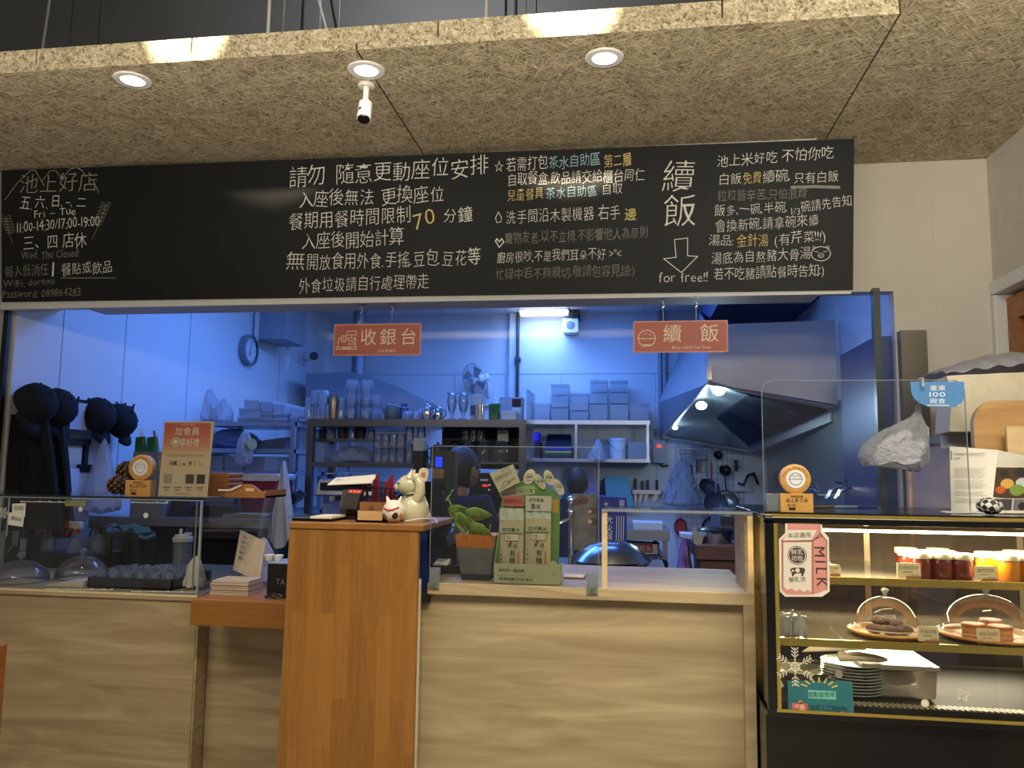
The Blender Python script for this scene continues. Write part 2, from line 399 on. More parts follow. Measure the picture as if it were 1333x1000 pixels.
for a in ((-.9025, -.8975, 2.43, 3.64, 2.9012, 2.92), (-2.7125, -2.7075, 2.43, 3.64, 2.9012, 2.92), (.8255, .8305, 2.43, 3.64, 2.9012, 2.92), (.832, 1.57, 2.7475, 2.7525, 2.9012, 2.98)): b.box(*a)
S(b.build('trim_13', M((26, 22, 18), .9, name='gap_shade'), ang=0))  # dark filler added in the panel gaps to stand in for their shade
PLEN = M((70, 71, 72), .8, var=.12, scale=2, name='dark_grey_paint')
S(B().box(-3.6, 2.4, 3.75, 3.85, 2.99, 4.4).build('wall_plenum', PLEN))
S(B().box(-3.6, 2.4, .5, 3.85, 4.4, 4.5).build('ceiling_slab', PLEN))
b = B().use(PLEN)
b.box(-2.0, -.35, 3.70, 3.75, 3.68, 3.72)
S(b.build('trim_1', PLEN))
# front room left and right
LW = M((206, 202, 194), .6, var=.03, scale=4, name='white_wall_paint')
S(B().box(-3.1, -3.0, -.4, 3.44, 0, 2.9).build('wall_left', LW))
ROUGHW = M((205, 200, 190), .75, var=.05, scale=16, bmp=.5, name='rough_white_plaster')
b = B()
yd0, yd1, zd = 2.55, 3.635, 2.29              # opening of the timber door in the right wall
b.box(1.58, 1.72, yd1, 3.75, 0, 2.9); b.box(1.58, 1.72, yd0, yd1, zd, 2.9); b.box(1.58, 1.72, .8, yd0, 0, 2.9)
S(b.build('wall_right', ROUGHW))
b = B()                                     # white casing round the door
for y0, y1, z0, z1 in ((yd1 - .022, yd1 + .012, 0, zd - .012), (yd0 - .06, yd0 + .01, 0, zd - .012), (yd0 - .06, yd1 + .012, zd - .01, zd + .05)):
    b.box(1.564, 1.70, y0, y1, z0, z1)
S(b.build('trim_2', M((222, 222, 224), .4, var=.02, name='white_door_casing'), bevel=.004))
TIM = wood_laminate('door_timber', (140, 86, 34), (172, 112, 52), (0, R(90), 0))
d = S(B().box(1.645, 1.68, yd0 + .012, yd1 - .024, 0, zd - .013).build('door_1', TIM)); 
b = B()
b.box(1.612, 1.644, yd1 - .115, yd1 - .026, 0, zd - .03); b.box(1.612, 1.644, yd0 + .014, yd0 + .13, 0, zd - .03); b.box(1.612, 1.644, yd0 + .131, yd1 - .116, zd - .13, zd - .03)
b.box(1.612, 1.644, yd0 + .131, yd1 - .116, .05, .5)
b.build('door_frame', TIM, d)
B().box(1.634, 1.643, yd0 + .131, yd1 - .116, .5, zd - .13).build('door_pane', mix_glass('door_pane', (.4, .42, .4), 1.2, .25, hazecol=(.45, .44, .38)), d)
# partition right of the kitchen opening
b = B()
b.box(1.168, 1.58, 3.65, 3.73, 0, 2.9); b.box(-2.96, 1.168, 3.65, 3.73, 2.31, 2.9)
b.box(1.345, 1.349, 3.648, 3.65, 2.2, 2.9)
S(b.build('wall_front', WHITE))
S(B().box(-2.56, .79, 3.34, 3.535, 2.24, 2.9).build('trim_3', M((196, 194, 190), .55, var=.03, name='painted_beam')))
S(B().box(-2.955, .90, 3.318, 3.338, 2.229, 2.80).build('trim_4', M((205, 205, 205), .5, var=.03, name='white_board_backing')))
# kitchen
S(B().hexa([(-3.06, 3.44, 0), (-2.97, 3.44, 0), (-2.97, 3.44, 2.99), (-3.06, 3.44, 2.99), (-3.0, 7.3, 0), (-2.838, 7.3, 0), (-2.838, 7.3, 2.99), (-3.0, 7.3, 2.99)]).build('wall_left_kitchen', KWHITE))
S(B().box(-2.96, 1.35, 7.2, 7.3, 0, 2.99).build('wall_back', KWHITE))
S(B().box(1.22, 1.32, 3.73, 7.2, 0, 2.99).build('wall_right_kitchen', KWHITE))
b = B().box(-2.96, 1.35, 3.53, 7.3, 2.95, 3.0)
S(b.build('ceiling_kitchen', KWHITE))
LINE = M((150, 155, 165), .6, name='panel_joint')
b = B()
for x in (-2.3, -1.7, -1.1, -.35, .15, .7): b.box(x, x + .004, 4.2, 7.2, 2.948, 2.95)
for y in (6.2, 6.8): b.box(-2.86, 1.22, y, y + .004, 2.948, 2.95)
b.box(-2.86, 1.22, 7.198, 7.2, 2.38, 2.384)
for x in (-1.6, -1.12, -.6, -.28, .25): b.box(x, x + .004, 7.198, 7.2, 1.4, 2.38)
wx = lambda y: -2.97 + (y - 3.44) * .0342
for y in (3.75, 4.25, 4.9, 6.2): b.box(wx(y), wx(y) + .002, y, y + .004, .9, 2.95)
S(b.build('trim_5', LINE, ang=0))
S(B().box(-2.998, -2.972, 3.39, 3.41, 0, 2.24).build('trim_6', M((16, 17, 20), .35, name='black_metal_post')))
S(B().box(1.062, 1.09, 3.58, 3.62, 0, 2.31).build('trim_7', M((70, 72, 74), .3, .6, name='dark_metal_post')))
# conduits on the back wall
b = B(); b.box(-1.08, -1.03, 7.16, 7.2, 1.5, 2.95); S(b.build('trim_8', KWHITE))
b = B(); b.cyl((-1.0, 7.15, 1.9), (-1.0, 7.15, 2.95), .016, n=10); b.box(-1.0 - .025, -1.0 + .025, 7.13, 7.2, 2.5, 2.53)
S(b.build('trim_9', M((66, 70, 80), .5, name='dark_conduit')))
b = B()
for x in (.27, .31): b.box(x, x + .03, 7.15, 7.2, 1.75, 2.95)
S(b.build('trim_10', M((168, 172, 180), .5, name='grey_conduit')))

# rods and wires in the dark void above the ceiling, one hanger each
def rod(px, px2, py2, Y, r, mt, label, tilt=0):
    a = P(px2, py2, Y); t = PZ(px, -60, 4.4); t = V((a.x + tilt, Y, 4.39)); a = V((a.x, Y, 2.986 if Y > 2.47 else 2.98))
    o = B().cyl(a, t, r, n=8).build('ceiling_hanger', mt, loc=a); tag(o, label, 'hanger', 'hangers above the wood wool ceiling')
WR = M((200, 198, 190), .4, .3, name='pale_metal_rod'); GR = M((110, 110, 108), .5, .3, name='grey_metal_rod'); KR = M((22, 22, 22), .5, name='black_cable')
for px, Y, r, mt, lb, tl in ((349, 2.6, .006, WR, 'pale metal hanger rod, leftmost pale rod above the ceiling', 0), (368, 2.75, .005, GR, 'grey hanger rod just right of the leftmost pale rod', 0),
    (393, 2.65, .006, KR, 'black hanger rod between two grey rods above the ceiling', 0), (416, 2.9, .004, GR, 'thin grey rod left of the crossing cables', 0),
    (441, 2.7, .004, WR, 'pale slanting cable of the crossing pair above the ceiling', -.42), (446, 2.62, .005, KR, 'black slanting cable of the crossing pair above the ceiling', -.30),
    (441, 3.2, .005, KR, 'black upright rod behind the crossing cables', 0), (632, 2.6, .006, WR, 'single pale rod left of the right bright patch', .02), (658, 2.7, .005, KR, 'black rod right of the single pale rod', 0),
    (671, 2.8, .006, KR, 'thick dark rod above the right bright patch', 0), (684, 2.75, .004, GR, 'thin grey rod above the right bright patch', 0), (697, 3.0, .005, KR, 'rightmost dark rod above the right bright patch', 0),
    (55, 2.6, .005, GR, 'slanting grey cable at the far left of the ceiling void', .10), (93, 3.0, .004, KR, 'dark cable right of the slanting grey cable at far left', .0), (130, 2.7, .005, KR, 'dark cable left of the left bright patch', 0)):
    rod(px, px, 40, Y, r, mt, lb, tl)

# recessed downlights
LIT = M((255, 240, 215), .4, emit=30, name='lit_lamp')
def downlight(x, y, label):
    t = E('ceiling_light', label, 'light', (x, y, 2.9), 'recessed downlights in the wood wool ceiling')
    B().lathe([(.044, -.006), (.062, -.005), (.066, -.001), (.066, .0), (.044, .0), (.040, -.001)], (x, y, 2.9), 28, cap=False).build('ring', M((235, 235, 235), .35, name='white_metal'), t)
    B().lathe([(.001, -.002), (.030, -.002), (.030, .001), (.001, .001)], (x, y, 2.9), 24).build('bulb', LIT, t)
    B().lathe([(.030, -.001), (.043, -.004), (.044, -.001), (.030, .0)], (x, y, 2.9), 24, cap=False).build('reflector', M((250, 246, 235), .2, .3, emit=2.0, name='lamp_reflector'), t)
downlight(-1.785, 2.524, 'round recessed downlight at the left of the wood wool ceiling')
downlight(-.91, 2.557, 'round recessed downlight right above the white security camera')
downlight(-.074, 2.574, 'round recessed downlight at the right, near the right bright patch')
# security camera under the middle downlight
q = PZ(477, 110, 2.9); t = E('security_camera', 'white bullet security camera hanging from the wood wool ceiling', 'camera', q)
WP = M((228, 226, 220), .35, name='white_plastic')
b = B(); b.lathe([(.0, 0), (.03, 0), (.032, -.006), (.028, -.012), (0, -.012)], q, 20, cap=False); b.build('base', WP, t)
b = B(); b.cyl(q + V((0, 0, -.01)), q + V((0, -.002, -.055)), .011, n=12); b.ball(q + V((0, -.002, -.062)), .012); b.build('bracket', WP, t)
c0 = q + V((0, .0, -.075)); c1 = q + V((.002, -.022, -.142))
B().cyl(c0, c1, .0255, .0255, 24).build('body', WP, t); d_ = (c1 - c0).normalized()
b = B(); b.cyl(c1, c1 + d_ * .004, .022, n=20); b.build('lens', BLACK, t)
B().cyl(c0.lerp(c1, .5) + V((-.008, -.022, 0)), c0.lerp(c1, .5) + V((-.008, -.027, 0)), .006, n=10).build('screw', DSTEEL, t)
B().tube([q + V((-.005, 0, .0)), q + V((-.012, 0, -.004)), q + V((-.006, -.004, -.02))], .0025, 6).build('cable', WP, t)

# ================================================================== CHALKBOARD AND ITS WRITING
yb, yt = 3.306, 3.244
BOARD = M((15, 16, 20), .52, var=.15, scale=3, name='blackboard')
cn = [P(2.2, 393, yb), P(1110.5, 377, yb), P(1112, 180.4, yt), P(1.8, 222, yt)]
bf = Face(cn[0], cn[1] - cn[0], cn[3] - cn[0]); cn[2] = bf.at(*bf.px(1112, 180.4), 0)
o = B().hexa(cn + [c + V((0, .01, 0)) for c in cn]).build('chalkboard', BOARD, loc=cn[0], ang=0)
BOARD.node_tree.nodes['Principled BSDF'].inputs['Specular IOR Level'].default_value = .28
tag(o, 'long black menu chalkboard with white handwriting over the kitchen opening', 'chalkboard')
CH = M((214, 213, 206), .9, var=.12, scale=60, name='white_chalk'); CHD = M((134, 134, 126), .9, var=.15, scale=60, name='faint_chalk')
CHY = M((214, 196, 128), .9, var=.1, scale=60, name='yellow_chalk'); CHB = M((160, 196, 214), .9, var=.1, scale=60, name='blue_chalk')
def chalk(items, name='chalk_writing', label=None):
    b = B()
    for it in items:
        c, s_, a, q_, h = it; b.use(c)
        bf.ptext(b, s_, a, q_, h, .0012, 1)
    return b, (lambda: lab(b.build(name, CH, o, ang=0, fix=False), label) if label else b.build(name, CH, o, ang=0, fix=False))
# left block: opening hours
b, fin = chalk([(CHD, '池上好店', (25, 250), (128, 247), 24), (CH, '五', (26, 272), (40, 272), 18), (CH, '、', (40, 273), (45, 273), 14), (CH, '六', (45, 270), (59, 270), 17), (CH, '、', (60, 272), (65, 272), 14),
    (CH, '日', (66, 268), (79, 268), 16), (CH, '、一、', (79, 270), (98, 269), 14), (CH, '二', (99, 269), (113, 269), 15), (CH, 'Fri – Tue', (45, 284), (100, 279), 13),
    (CH, '11:00-14:30/17:00-19:00', (22, 303), (131, 294), 17), (CH, '三、四 店休', (30, 325), (113, 319), 19), (CHD, 'Wed. Thu Closed', (28, 338), (103, 334), 13),
    (CHD, '每人低消任', (7, 361), (64, 356), 15), (CH, '1', (67, 362), (76, 361), 27), (CH, '餐點或飲品', (80, 358), (147, 353), 16),
    (CHD, 'WiFi: doremi', (5, 375), (73, 370), 12), (CHD, 'Password: 089864283', (4, 388), (106, 385), 13)])
b.use(CHD)
k = .0035
bf.pline(b, [(6, 261), (23, 238), (40, 222), (46, 222), (58, 242)], k); bf.pline(b, [(55, 236), (65, 223), (72, 222), (82, 233), (83, 234)], k)
bf.pline(b, [(81, 232), (92, 220), (100, 218), (107, 222), (112, 230)], k); bf.pline(b, [(122, 236), (129, 251)], k)
bf.pline(b, [(80, 362), (150, 362)], k)
for (sx, sy, ex, ey, dirn) in ((17, 317, 8, 285, -1), (120, 311, 138, 268, 1)):
    bf.pline(b, [(sx, sy), ((sx + ex) / 2 + dirn, (sy + ey) / 2 + 2), (ex, ey)], .0022)
    for i in range(6):
        t_ = .42 + i * .115; cx, cy = sx + (ex - sx) * t_, sy + (ey - sy) * t_
        for sd in (-1, 1):
            bf.pline(b, [(cx, cy), (cx + sd * 4.6, cy - .5), (cx + sd * 6.2, cy - 4), (cx + sd * 3.0, cy - 4.5), (cx, cy)], .0016)
fin()
b, fin = chalk([(CH, '請勿', (377, 241), (424, 237), 26), (CH, '隨意更動座位安排', (437, 238), (637, 226), 26), (CH, '入座後無法', (389, 270), (488, 264), 22), (CH, '更換座位', (496, 265), (580, 260), 23),
    (CH, '餐期用餐時間限制', (376, 298), (536, 288), 23), (CHY, '70', (540, 298), (571, 290), 30), (CH, '分鐘', (576, 288), (616, 286), 22), (CH, '入座後開始計算', (393, 324), (526, 318), 22),
    (CH, '無', (371, 352), (398, 352), 25), (CH, '開放食用外食.手搖.豆包.豆花等', (399, 351), (626, 343), 22), (CH, '外食垃圾請自行處理帶走', (389, 380), (559, 374), 20)]); fin()
b, fin = chalk([(CH, '☆', (644, 224), (657, 223), 18), (CH, '若需打包', (659, 222), (714, 218), 20), (CHB, '茶水自助區', (714, 219), (782, 214), 18), (CHY, '第二層', (786, 217), (823, 214), 19),
    (CH, '自取餐盒,飲品請交給櫃台同仁', (660, 241), (840, 234), 18), (CHY, '兒童餐具', (660, 261), (708, 258), 17), (CHB, '茶水自助區', (710, 258), (778, 254), 17), (CH, '自取', (783, 253), (811, 251), 16),
    (CH, '洗手間沿木製機器 右手', (658, 290), (808, 284), 20), (CHY, '邊', (812, 287), (830, 286), 19), (CHD, '寵物友善,以不立椅.不影響他人為原則', (657, 317), (844, 309), 17),
    (CH, '廚房很吵,不是我們耳朵不好 >"<', (647, 342), (810, 336), 16), (CHD, '忙碌中若不夠親切,敬請包容見諒:)', (645, 363), (827, 358), 16)])
b.use(CH); bf.pline(b, [(649, 276), (645, 284), (647, 290), (652, 289), (653, 284)], .003, True)
bf.pline(b, [(650, 322), (645, 314), (647, 311), (650, 315), (653, 311), (656, 315)], .005, True); fin()
b, fin = chalk([(CH, '續', (861, 247), (907, 244), 47), (CH, '飯', (864, 293), (908, 290), 45), (CH, 'for free!!', (858, 369), (923, 366), 19)])
bf.pline(b, [(878, 312), (895, 310), (895, 333), (908, 334), (887, 355), (864, 337), (880, 335)], .0035, True); fin()
b, fin = chalk([(CH, '池上米好吃', (933, 217), (1013, 211), 18), (CH, '不怕你吃', (1017, 210), (1086, 206), 19), (CH, '白飯', (935, 240), (966, 238), 17), (CHY, '免費', (967, 239), (992, 237), 18), (CH, '續碗,', (993, 238), (1030, 234), 18), (CH, '只有白飯', (1033, 238), (1092, 235), 17),
    (CHD, '粒粒皆辛苦,只怕浪費', (934, 261), (1051, 257), 16), (CH, '飯多,一碗,半碗,', (930, 281), (1026, 275), 17), (CH, '1/3', (1030, 280), (1043, 278), 13), (CH, '碗請先告知', (1043, 276), (1110, 266), 17),
    (CH, '會換新碗,請拿碗來續', (931, 302), (1067, 292), 18), (CH, '湯品:', (923, 321), (956, 318), 16), (CHY, '金針湯', (959, 321), (1001, 318), 19), (CH, '(有芹菜!!!)', (1009, 320), (1076, 312), 18),
    (CH, '湯底為自熬豬大骨湯', (926, 343), (1056, 336), 18), (CH, '若不吃豬請點餐時告知:)', (929, 364), (1074, 358), 18)])
b.use(CHD); bf.pline(b, [(1031, 244), (1060, 243), (1092, 244)], .012, e=.0008)
b.use(CH); cx, cy = bf.px(1068.5, 330.5); u = .0034
bf.ring(b, cx, cy, 11 * u, .003, ry=8.5 * u); bf.ring(b, cx, cy - 2 * u, 3.2 * u, .0022, ry=2.4 * u)
for sd in (-1, 1):
    bf.disc(b, cx + sd * u, cy - 2 * u, .6 * u); bf.line(b, [(cx + sd * 7 * u, cy + 3 * u), (cx + sd * 3 * u, cy + 2.2 * u)], .0022)
    bf.line(b, [(cx + sd * 9 * u, cy + 5 * u), (cx + sd * 9 * u, cy + 9 * u), (cx + sd * 5 * u, cy + 7.6 * u)], .0022)
fin()

# ================================================================== HANGING SIGNS
ORANGE = M((160, 58, 28), .35, var=.02, name='orange_acrylic'); SW = M((226, 210, 190), .5, var=.01, name='cream_print'); RIM = M((222, 150, 128), .4, name='sign_rim')
def hang_sign(px0, py0, px1, py1, Y, name, label, hooks, draw):
    f, w_, h_ = face_y(px0, py0, px1, py1, Y)
    t = E('hanging_sign', label, 'sign', f.o + V((w_ / 2, 0, 0)))
    b = B(); b.use(RIM).rbox(f.o.x - .004, f.o.x + w_ + .004, Y + .0005, Y + .006, f.o.z - .004, f.o.z + h_ + .004, .004)

    b.use(ORANGE); f.poly(b, [(0, 0), (w_, 0), (w_, h_), (0, h_)], .0006); b.use(SW); draw(f, b, w_, h_)
    b.build('panel', ORANGE, t, ang=0, fix=False)
    for hx in hooks:
        g = P(hx, 390, Y); x = g.x; zt = f.o.z + h_
        b = B().use(BLACK); b.cyl((x, Y, 2.2395), (x, Y, 2.232), .022, .018, 14); b.use(CHROME)
        b.tube([(x, Y + .001, 2.235), (x, Y + .001, 2.215), (x + .006, Y + .001, 2.205), (x + .004, Y + .001, 2.195), (x - .003, Y + .001, 2.192)], .0028, 6)
        b.build('hook', BLACK, t); B().cyl((x, Y + .003, 2.196), (x, Y + .003, zt - .008), .0012, n=5).build('wire', CHROME, t)
def cash(f, b, w_, h_):
    for ch, x in zip('收銀台', (.30, .53, .77)): f.text(b, ch, (w_ * x, h_ * .36), (w_ * (x + .20), h_ * .36), w_ * .205)
    f.text(b, 'CASHIER', (w_ * .52, h_ * .07), (w_ * .73, h_ * .07), h_ * .135)
    X = lambda x, y: (w_ * (.02 + .25 * x), h_ * (.18 + .62 * y)); l = .003
    f.line(b, [X(.02, .0), X(.98, .0), X(.98, .12), X(.02, .12)], l, closed=True); f.line(b, [X(.08, .12), X(.12, .62), X(.22, .62)], l); f.line(b, [X(.92, .12), X(.92, .62), X(.5, .62)], l)
    f.line(b, [X(.25, .42), X(.45, .42), X(.45, .74), X(.25, .74)], l, closed=True); f.line(b, [X(.5, .78), X(.95, .78), X(.95, .98), X(.5, .98)], l, closed=True)
    f.line(b, [X(.55, .48), X(.88, .48), X(.88, .62), X(.55, .62)], l, closed=True); f.line(b, [X(.72, .62), X(.72, .78)], l); f.line(b, [X(.3, .06), X(.7, .06)], l)
    for i in range(4):
        for j in range(2): f.rect(b, *X(.56 + .09 * i, .24 + .1 * j), *X(.61 + .09 * i, .29 + .1 * j), .0012)
    f.line(b, [X(.3, .5), X(.4, .5)], l); f.line(b, [X(.35, .58), X(.35, .68)], l)
hang_sign(435, 422, 547, 462, 3.36, 'cashier', 'orange hanging sign reading 收銀台 CASHIER with a cash register drawing', (471, 511), cash)
def rice(f, b, w_, h_):
    for ch, x in zip('續飯', (.31, .71)): f.text(b, ch, (w_ * x, h_ * .36), (w_ * (x + .21), h_ * .36), w_ * .215)
    f.text(b, 'Rice refill for free', (w_ * .41, h_ * .07), (w_ * .83, h_ * .08), h_ * .16)
    cx, cy = w_ * .135, h_ * .44; r = h_ * .28; l = .0035
    f.ring(b, cx, cy, r, l, a0=0, a1=180); f.line(b, [(cx - r * 1.05, cy), (cx + r * 1.05, cy)], l)
    f.line(b, [(cx - r, cy), (cx - r * .85, cy - r * .55), (cx - r * .45, cy - r * .9), (cx + r * .45, cy - r * .9), (cx + r * .85, cy - r * .55), (cx + r, cy)], l)
    f.line(b, [(cx - r * .4, cy - r * .75), (cx + r * .4, cy - r * .75)], l)
    for a_ in (60, 90, 120, 40): f.disc(b, cx + r * .6 * math.cos(R(a_)), cy + r * .6 * math.sin(R(a_)), .0022)
hang_sign(826, 418, 946, 458, 3.352, 'rice', 'orange hanging sign reading 續飯 Rice refill for free with a rice bowl drawing', (863, 906), rice)

# ================================================================== COUNTERS
# left serving counter
t = E('service_counter', 'wood grain serving counter at the left under the glass display box', 'counter', (-2.3, 2.9, 0))
b = B(); b.box(-2.855, -1.637, 2.905, 2.93, 0, .985); b.build('front_panel', OAK, t, ang=0)
b = B(); b.hexa([(-1.66, 2.93, 0), (-1.637, 2.905, 0), (-1.637, 2.905, .985), (-1.66, 2.93, .985), (-1.76, 3.8, 0), (-1.737, 3.8, 0), (-1.737, 3.8, .985), (-1.76, 3.8, .985)]); b.build('side_panel', OAKV, t, ang=0)
b = B().prism([(-2.855, 2.895, .985), (-1.632, 2.895, .985), (-1.73, 3.81, .985), (-2.2, 3.81, .985), (-2.855, 3.46, .985)], (0, 0, .022)); b.build('worktop', OAK, t, ang=0)
lab(B().box(-2.855, -1.633, 2.8945, 2.897, .999, 1.0072).build('edge_strip', M((226, 206, 160), .4, name='pale_edge_band'), t), 'pale edge strip')
# brown shelf and recessed panel between left counter and cashier stand
t = E('side_counter', 'low counter section with a brown wooden shelf left of the cashier stand', 'counter', (-1.35, 2.75, 0))
B().box(-1.575, -1.062, 2.75, 3.30, .925, 1.018).build('shelf', BEECHX, t, ang=0, bevel=.003)
B().box(-1.625, -1.0, 2.985, 3.01, 0, .925).build('front_panel', OAK, t, ang=0)
B().box(-1.6355, -1.628, 2.906, 2.985, 0, .925).build('post', OAKV, t, ang=0)
# cashier stand
zc = 1.329; t = E('cashier_stand', 'tall orange brown finger jointed wooden cashier stand in the middle', 'counter', (-.85, 2.4, 0))
xl, xr = P(377, 690, 2.4).x, P(544.5, 690, 2.4).x
B().hexa([(xl - .018, 2.4, 0), (xr, 2.4, 0), (xr, 2.4, zc - .02), (xl, 2.4, zc - .02), (xl - .018, 2.425, 0), (xr, 2.425, 0), (xr, 2.425, zc - .02), (xl, 2.425, zc - .02)]).build('front_panel', BEECH, t, ang=0)
B().box(xl, xr + .018, 2.394, 2.80, zc - .02, zc).build('top', BEECHX, t, ang=0, bevel=.003)
B().box(xl + .002, xl + .022, 2.425, 2.78, 0, zc - .02).build('side_panel', BEECH, t, ang=0)
lab(B().box(xr - .008, xr + .002, 2.425, 2.446, 0, 1.16).build('edge_strip', M((222, 214, 196), .4, name='pale_edge_band'), t), 'pale edge strip')
# main counter with raised frame
ZC = 1.149; xr2 = .3665
t = E('front_counter', 'pale oak front counter with the rice display and plant on it', 'counter', (-.13, 2.45, 0))
B().box(-.617, xr2, 2.45, 3.03, ZC - .036, ZC).build('worktop', OAK, t, ang=0, bevel=.002)
B().box(-.72, xr2 - .032, 2.478, 2.50, 0, ZC - .036).build('front_panel', OAK, t, ang=0)
B().box(xr2 - .032, xr2, 2.45, 3.02, 0, ZC - .036).build('side_panel', OAKV, t, ang=0, bevel=.0015)
lab(B().box(-.635, -.612, 2.452, 2.474, 1.085, 1.128).build('bracket', BLACK, t), 'black bracket at the left end')
# raised wooden frame with glass on the counter
t = E('sneeze_guard', 'wood framed glass sneeze guard box at the right end of the oak counter', 'display frame', (.14, 2.46, ZC))
a = P(783.5, 700, 2.455).x; c = P(790.5, 700, 2.455).x; zt = 1.378
FR = wood_laminate('frame_wood', (196, 172, 124), (222, 200, 156), (0, R(90), 0))
B().box(a, c, 2.455, 2.475, ZC, zt).build('post', FR, t, ang=0)
B().box(.351, xr2, 2.455, 2.475, ZC, zt).build('post', FR, t, ang=0)
B().box(.345, .351, 2.475, 2.70, ZC, zt).build('side_panel', OAKV, t, ang=0)
B().box(a, xr2, 2.452, 2.70, zt, zt + .007).build('top_pane', PANE, t, ang=0)
b = B().use(EDGE); b.box(a, xr2, 2.4505, 2.4525, zt - .0005, zt + .0075); b.build('pane_edge', EDGE, t, ang=0)
B().box(c, .351, 2.462, 2.466, ZC + .21, zt).build('front_pane', PANE, t, ang=0)
# ================================================================== GLASS BOX ON THE LEFT COUNTER AND WHAT IS IN IT
t = E('glass_display_box', 'frameless glass display box on the left serving counter', 'display box', (-2.2, 2.9, 1.007))
ZG, ZT = 1.0075, 1.370
B().box(-2.85, -1.637, 2.900, 2.905, ZG, ZT).build('front_pane', PANE, t, ang=0)
def slanted(b, z0, z1, y0, y1, th=.005, xo=0):
    x = lambda y: -1.637 - (y - 2.9) * .13 + xo
    return b.hexa([(x(y0) - th, y0, z0), (x(y0), y0, z0), (x(y0), y0, z1), (x(y0) - th, y0, z1), (x(y1) - th, y1, z0), (x(y1), y1, z0), (x(y1), y1, z1), (x(y1) - th, y1, z1)])
slanted(B(), ZG, ZT, 2.906, 3.77).build('side_pane', PANE, t, ang=0)
B().prism([(-2.85, 2.897, ZT), (-1.632, 2.897, ZT), (-1.744, 3.775, ZT), (-2.3, 3.775, ZT), (-2.52, 3.42, ZT), (-2.85, 3.40, ZT)], (0, 0, .006)).build('top_pane', PANE, t, ang=0)
DEDGE = M((26, 40, 44), .2, name='dark_glass_edge'); LEDGE = M((150, 165, 172), .25, name='pale_glass_edge')
b = B().use(DEDGE); b.box(-2.85, -1.632, 2.894, 2.898, ZT - .001, ZT + .0065); b.use(LEDGE)
b.box(-2.85, -1.637, 2.896, 2.9, ZT - .006, ZT - .002); b.box(-1.640, -1.634, 2.896, 2.906, ZG, ZT); b.box(-1.660, -1.656, 2.9, 2.905, ZG, ZT)
slanted(b, ZG, ZT, 3.766, 3.772); slanted(b, ZT - .006, ZT - .002, 2.906, 3.77, .004, .001)
b.box(-2.47, -2.466, 2.896, 2.9, ZG + .20, ZT - .005)
b.build('pane_edge', DEDGE, t, ang=0)
f = Face((-2.45, 2.8995, ZG), (1, 0, 0), (0, 0, 1)); b = B().use(M((205, 205, 200), .6, name='pale_sticker'))
for px, py, r in ((105, 663, 3.6), (190, 671, 3.8)): f.disc(b, *f.px(px, py), r * .0028)
for x_, y_ in ((4, 668),):
    for k in range(6):
        a_ = R(60 * k); c = f.px(x_, y_); f.line(b, [c, (c[0] + .024 * math.cos(a_), c[1] + .024 * math.sin(a_))], .003)
        f.ring(b, c[0] + .016 * math.cos(a_), c[1] + .016 * math.sin(a_), .006, .002, n=8)
for xs, y_ in (((28, 52, 65, 78, 90), 653), ((60, 73, 88, 105, 120, 136, 146), 767), ((172, 182, 201, 219, 237, 256), 770), ((172, 205, 218), 654)):
    f.pline(b, [(xs[0], y_), (xs[-1], y_ + 1)], .003)
    for x_ in xs: f.disc(b, *f.px(x_, y_), .004, n=8)
b.build('decal', PAPER, t, ang=0, fix=False); b = B()
f.poly(b.use(M((226, 228, 216), .7, name='paper_note')), [f.px(*q) for q in ((16, 656), (34, 655), (33, 673), (16, 674))], .0012)
f.poly(b, [f.px(*q) for q in ((12, 667), (32, 670), (30, 686), (9, 683))], .0008)
b.use(INK); f.ptext(b, '加點', (18, 664), (32, 664), 6, .0016); f.ptext(b, '請自取', (14, 676), (28, 679), 5, .0016)
b.build('note', PAPER, t, ang=0, fix=False); b = B()
f.poly(b.use(M((128, 132, 84), .7, name='olive_label')), [f.px(*q) for q in ((85, 651), (112, 651), (112, 659), (85, 659))], .0012); b.build('label', PAPER, t, ang=0, fix=False)

CLR = mix_glass('dome_glass', (.96, .97, .98), 1.3, .05)
CLR2 = mix_glass('case_dome_glass', (.96, .97, .98), .5, .02)
def cloche(x, y, z, r, h, label, knob=.016, mt=None):
    t = E('glass_dome', label, 'glass dome', (x, y, z), None)
    prof = [(r * math.cos(R(a)), .004 + h * math.sin(R(a))) for a in range(0, 90, 9)] + [(.004, h + .004)]
    B().lathe(prof, (x, y, z), 32, cap=False).build('dome', mt or CLR, t)
    B().lathe([(r + .002, .0), (r + .003, .004), (r, .006), (r - .003, .003)], (x, y, z), 32, cap=False).build('rim', mix_glass('glass_rim', (.8, .85, .88), 2.0, .2), t)
    b = B(); b.cyl((x, y, z + h), (x, y, z + h + .014), .006, .005, 10); b.ball((x, y, z + h + .012 + knob * .8), (knob, knob, knob * .85)); b.build('knob', mix_glass('glass_knob', (.85, .88, .9), 2.2, .18), t)
    return t
q = P(26, 750, 3.06); cloche(q.x, 3.06, ZG, .112, .085, 'glass cake dome at the far left of the glass box, beside the white board')
q = P(106, 750, 3.22); cloche(q.x, 3.22, ZG, .107, .092, 'glass cake dome right of the white board in the glass box')
q = P(92, 760, 3.0)
o = B().hexa([(q.x - .10, 2.97, ZG), (q.x + .08, 2.97, ZG), (q.x + .08, 2.97, ZG + .026), (q.x - .10, 2.97, ZG + .004), (q.x - .06, 3.10, ZG), (q.x + .08, 3.10, ZG), (q.x + .08, 3.10, ZG + .030), (q.x - .04, 3.10, ZG + .014)]).build('cutting_board', M((222, 214, 196), .5, name='cream_board'), loc=(q.x, 3.0, ZG), bevel=.003)
tag(o, 'cream white board lying between two glass domes', 'board')
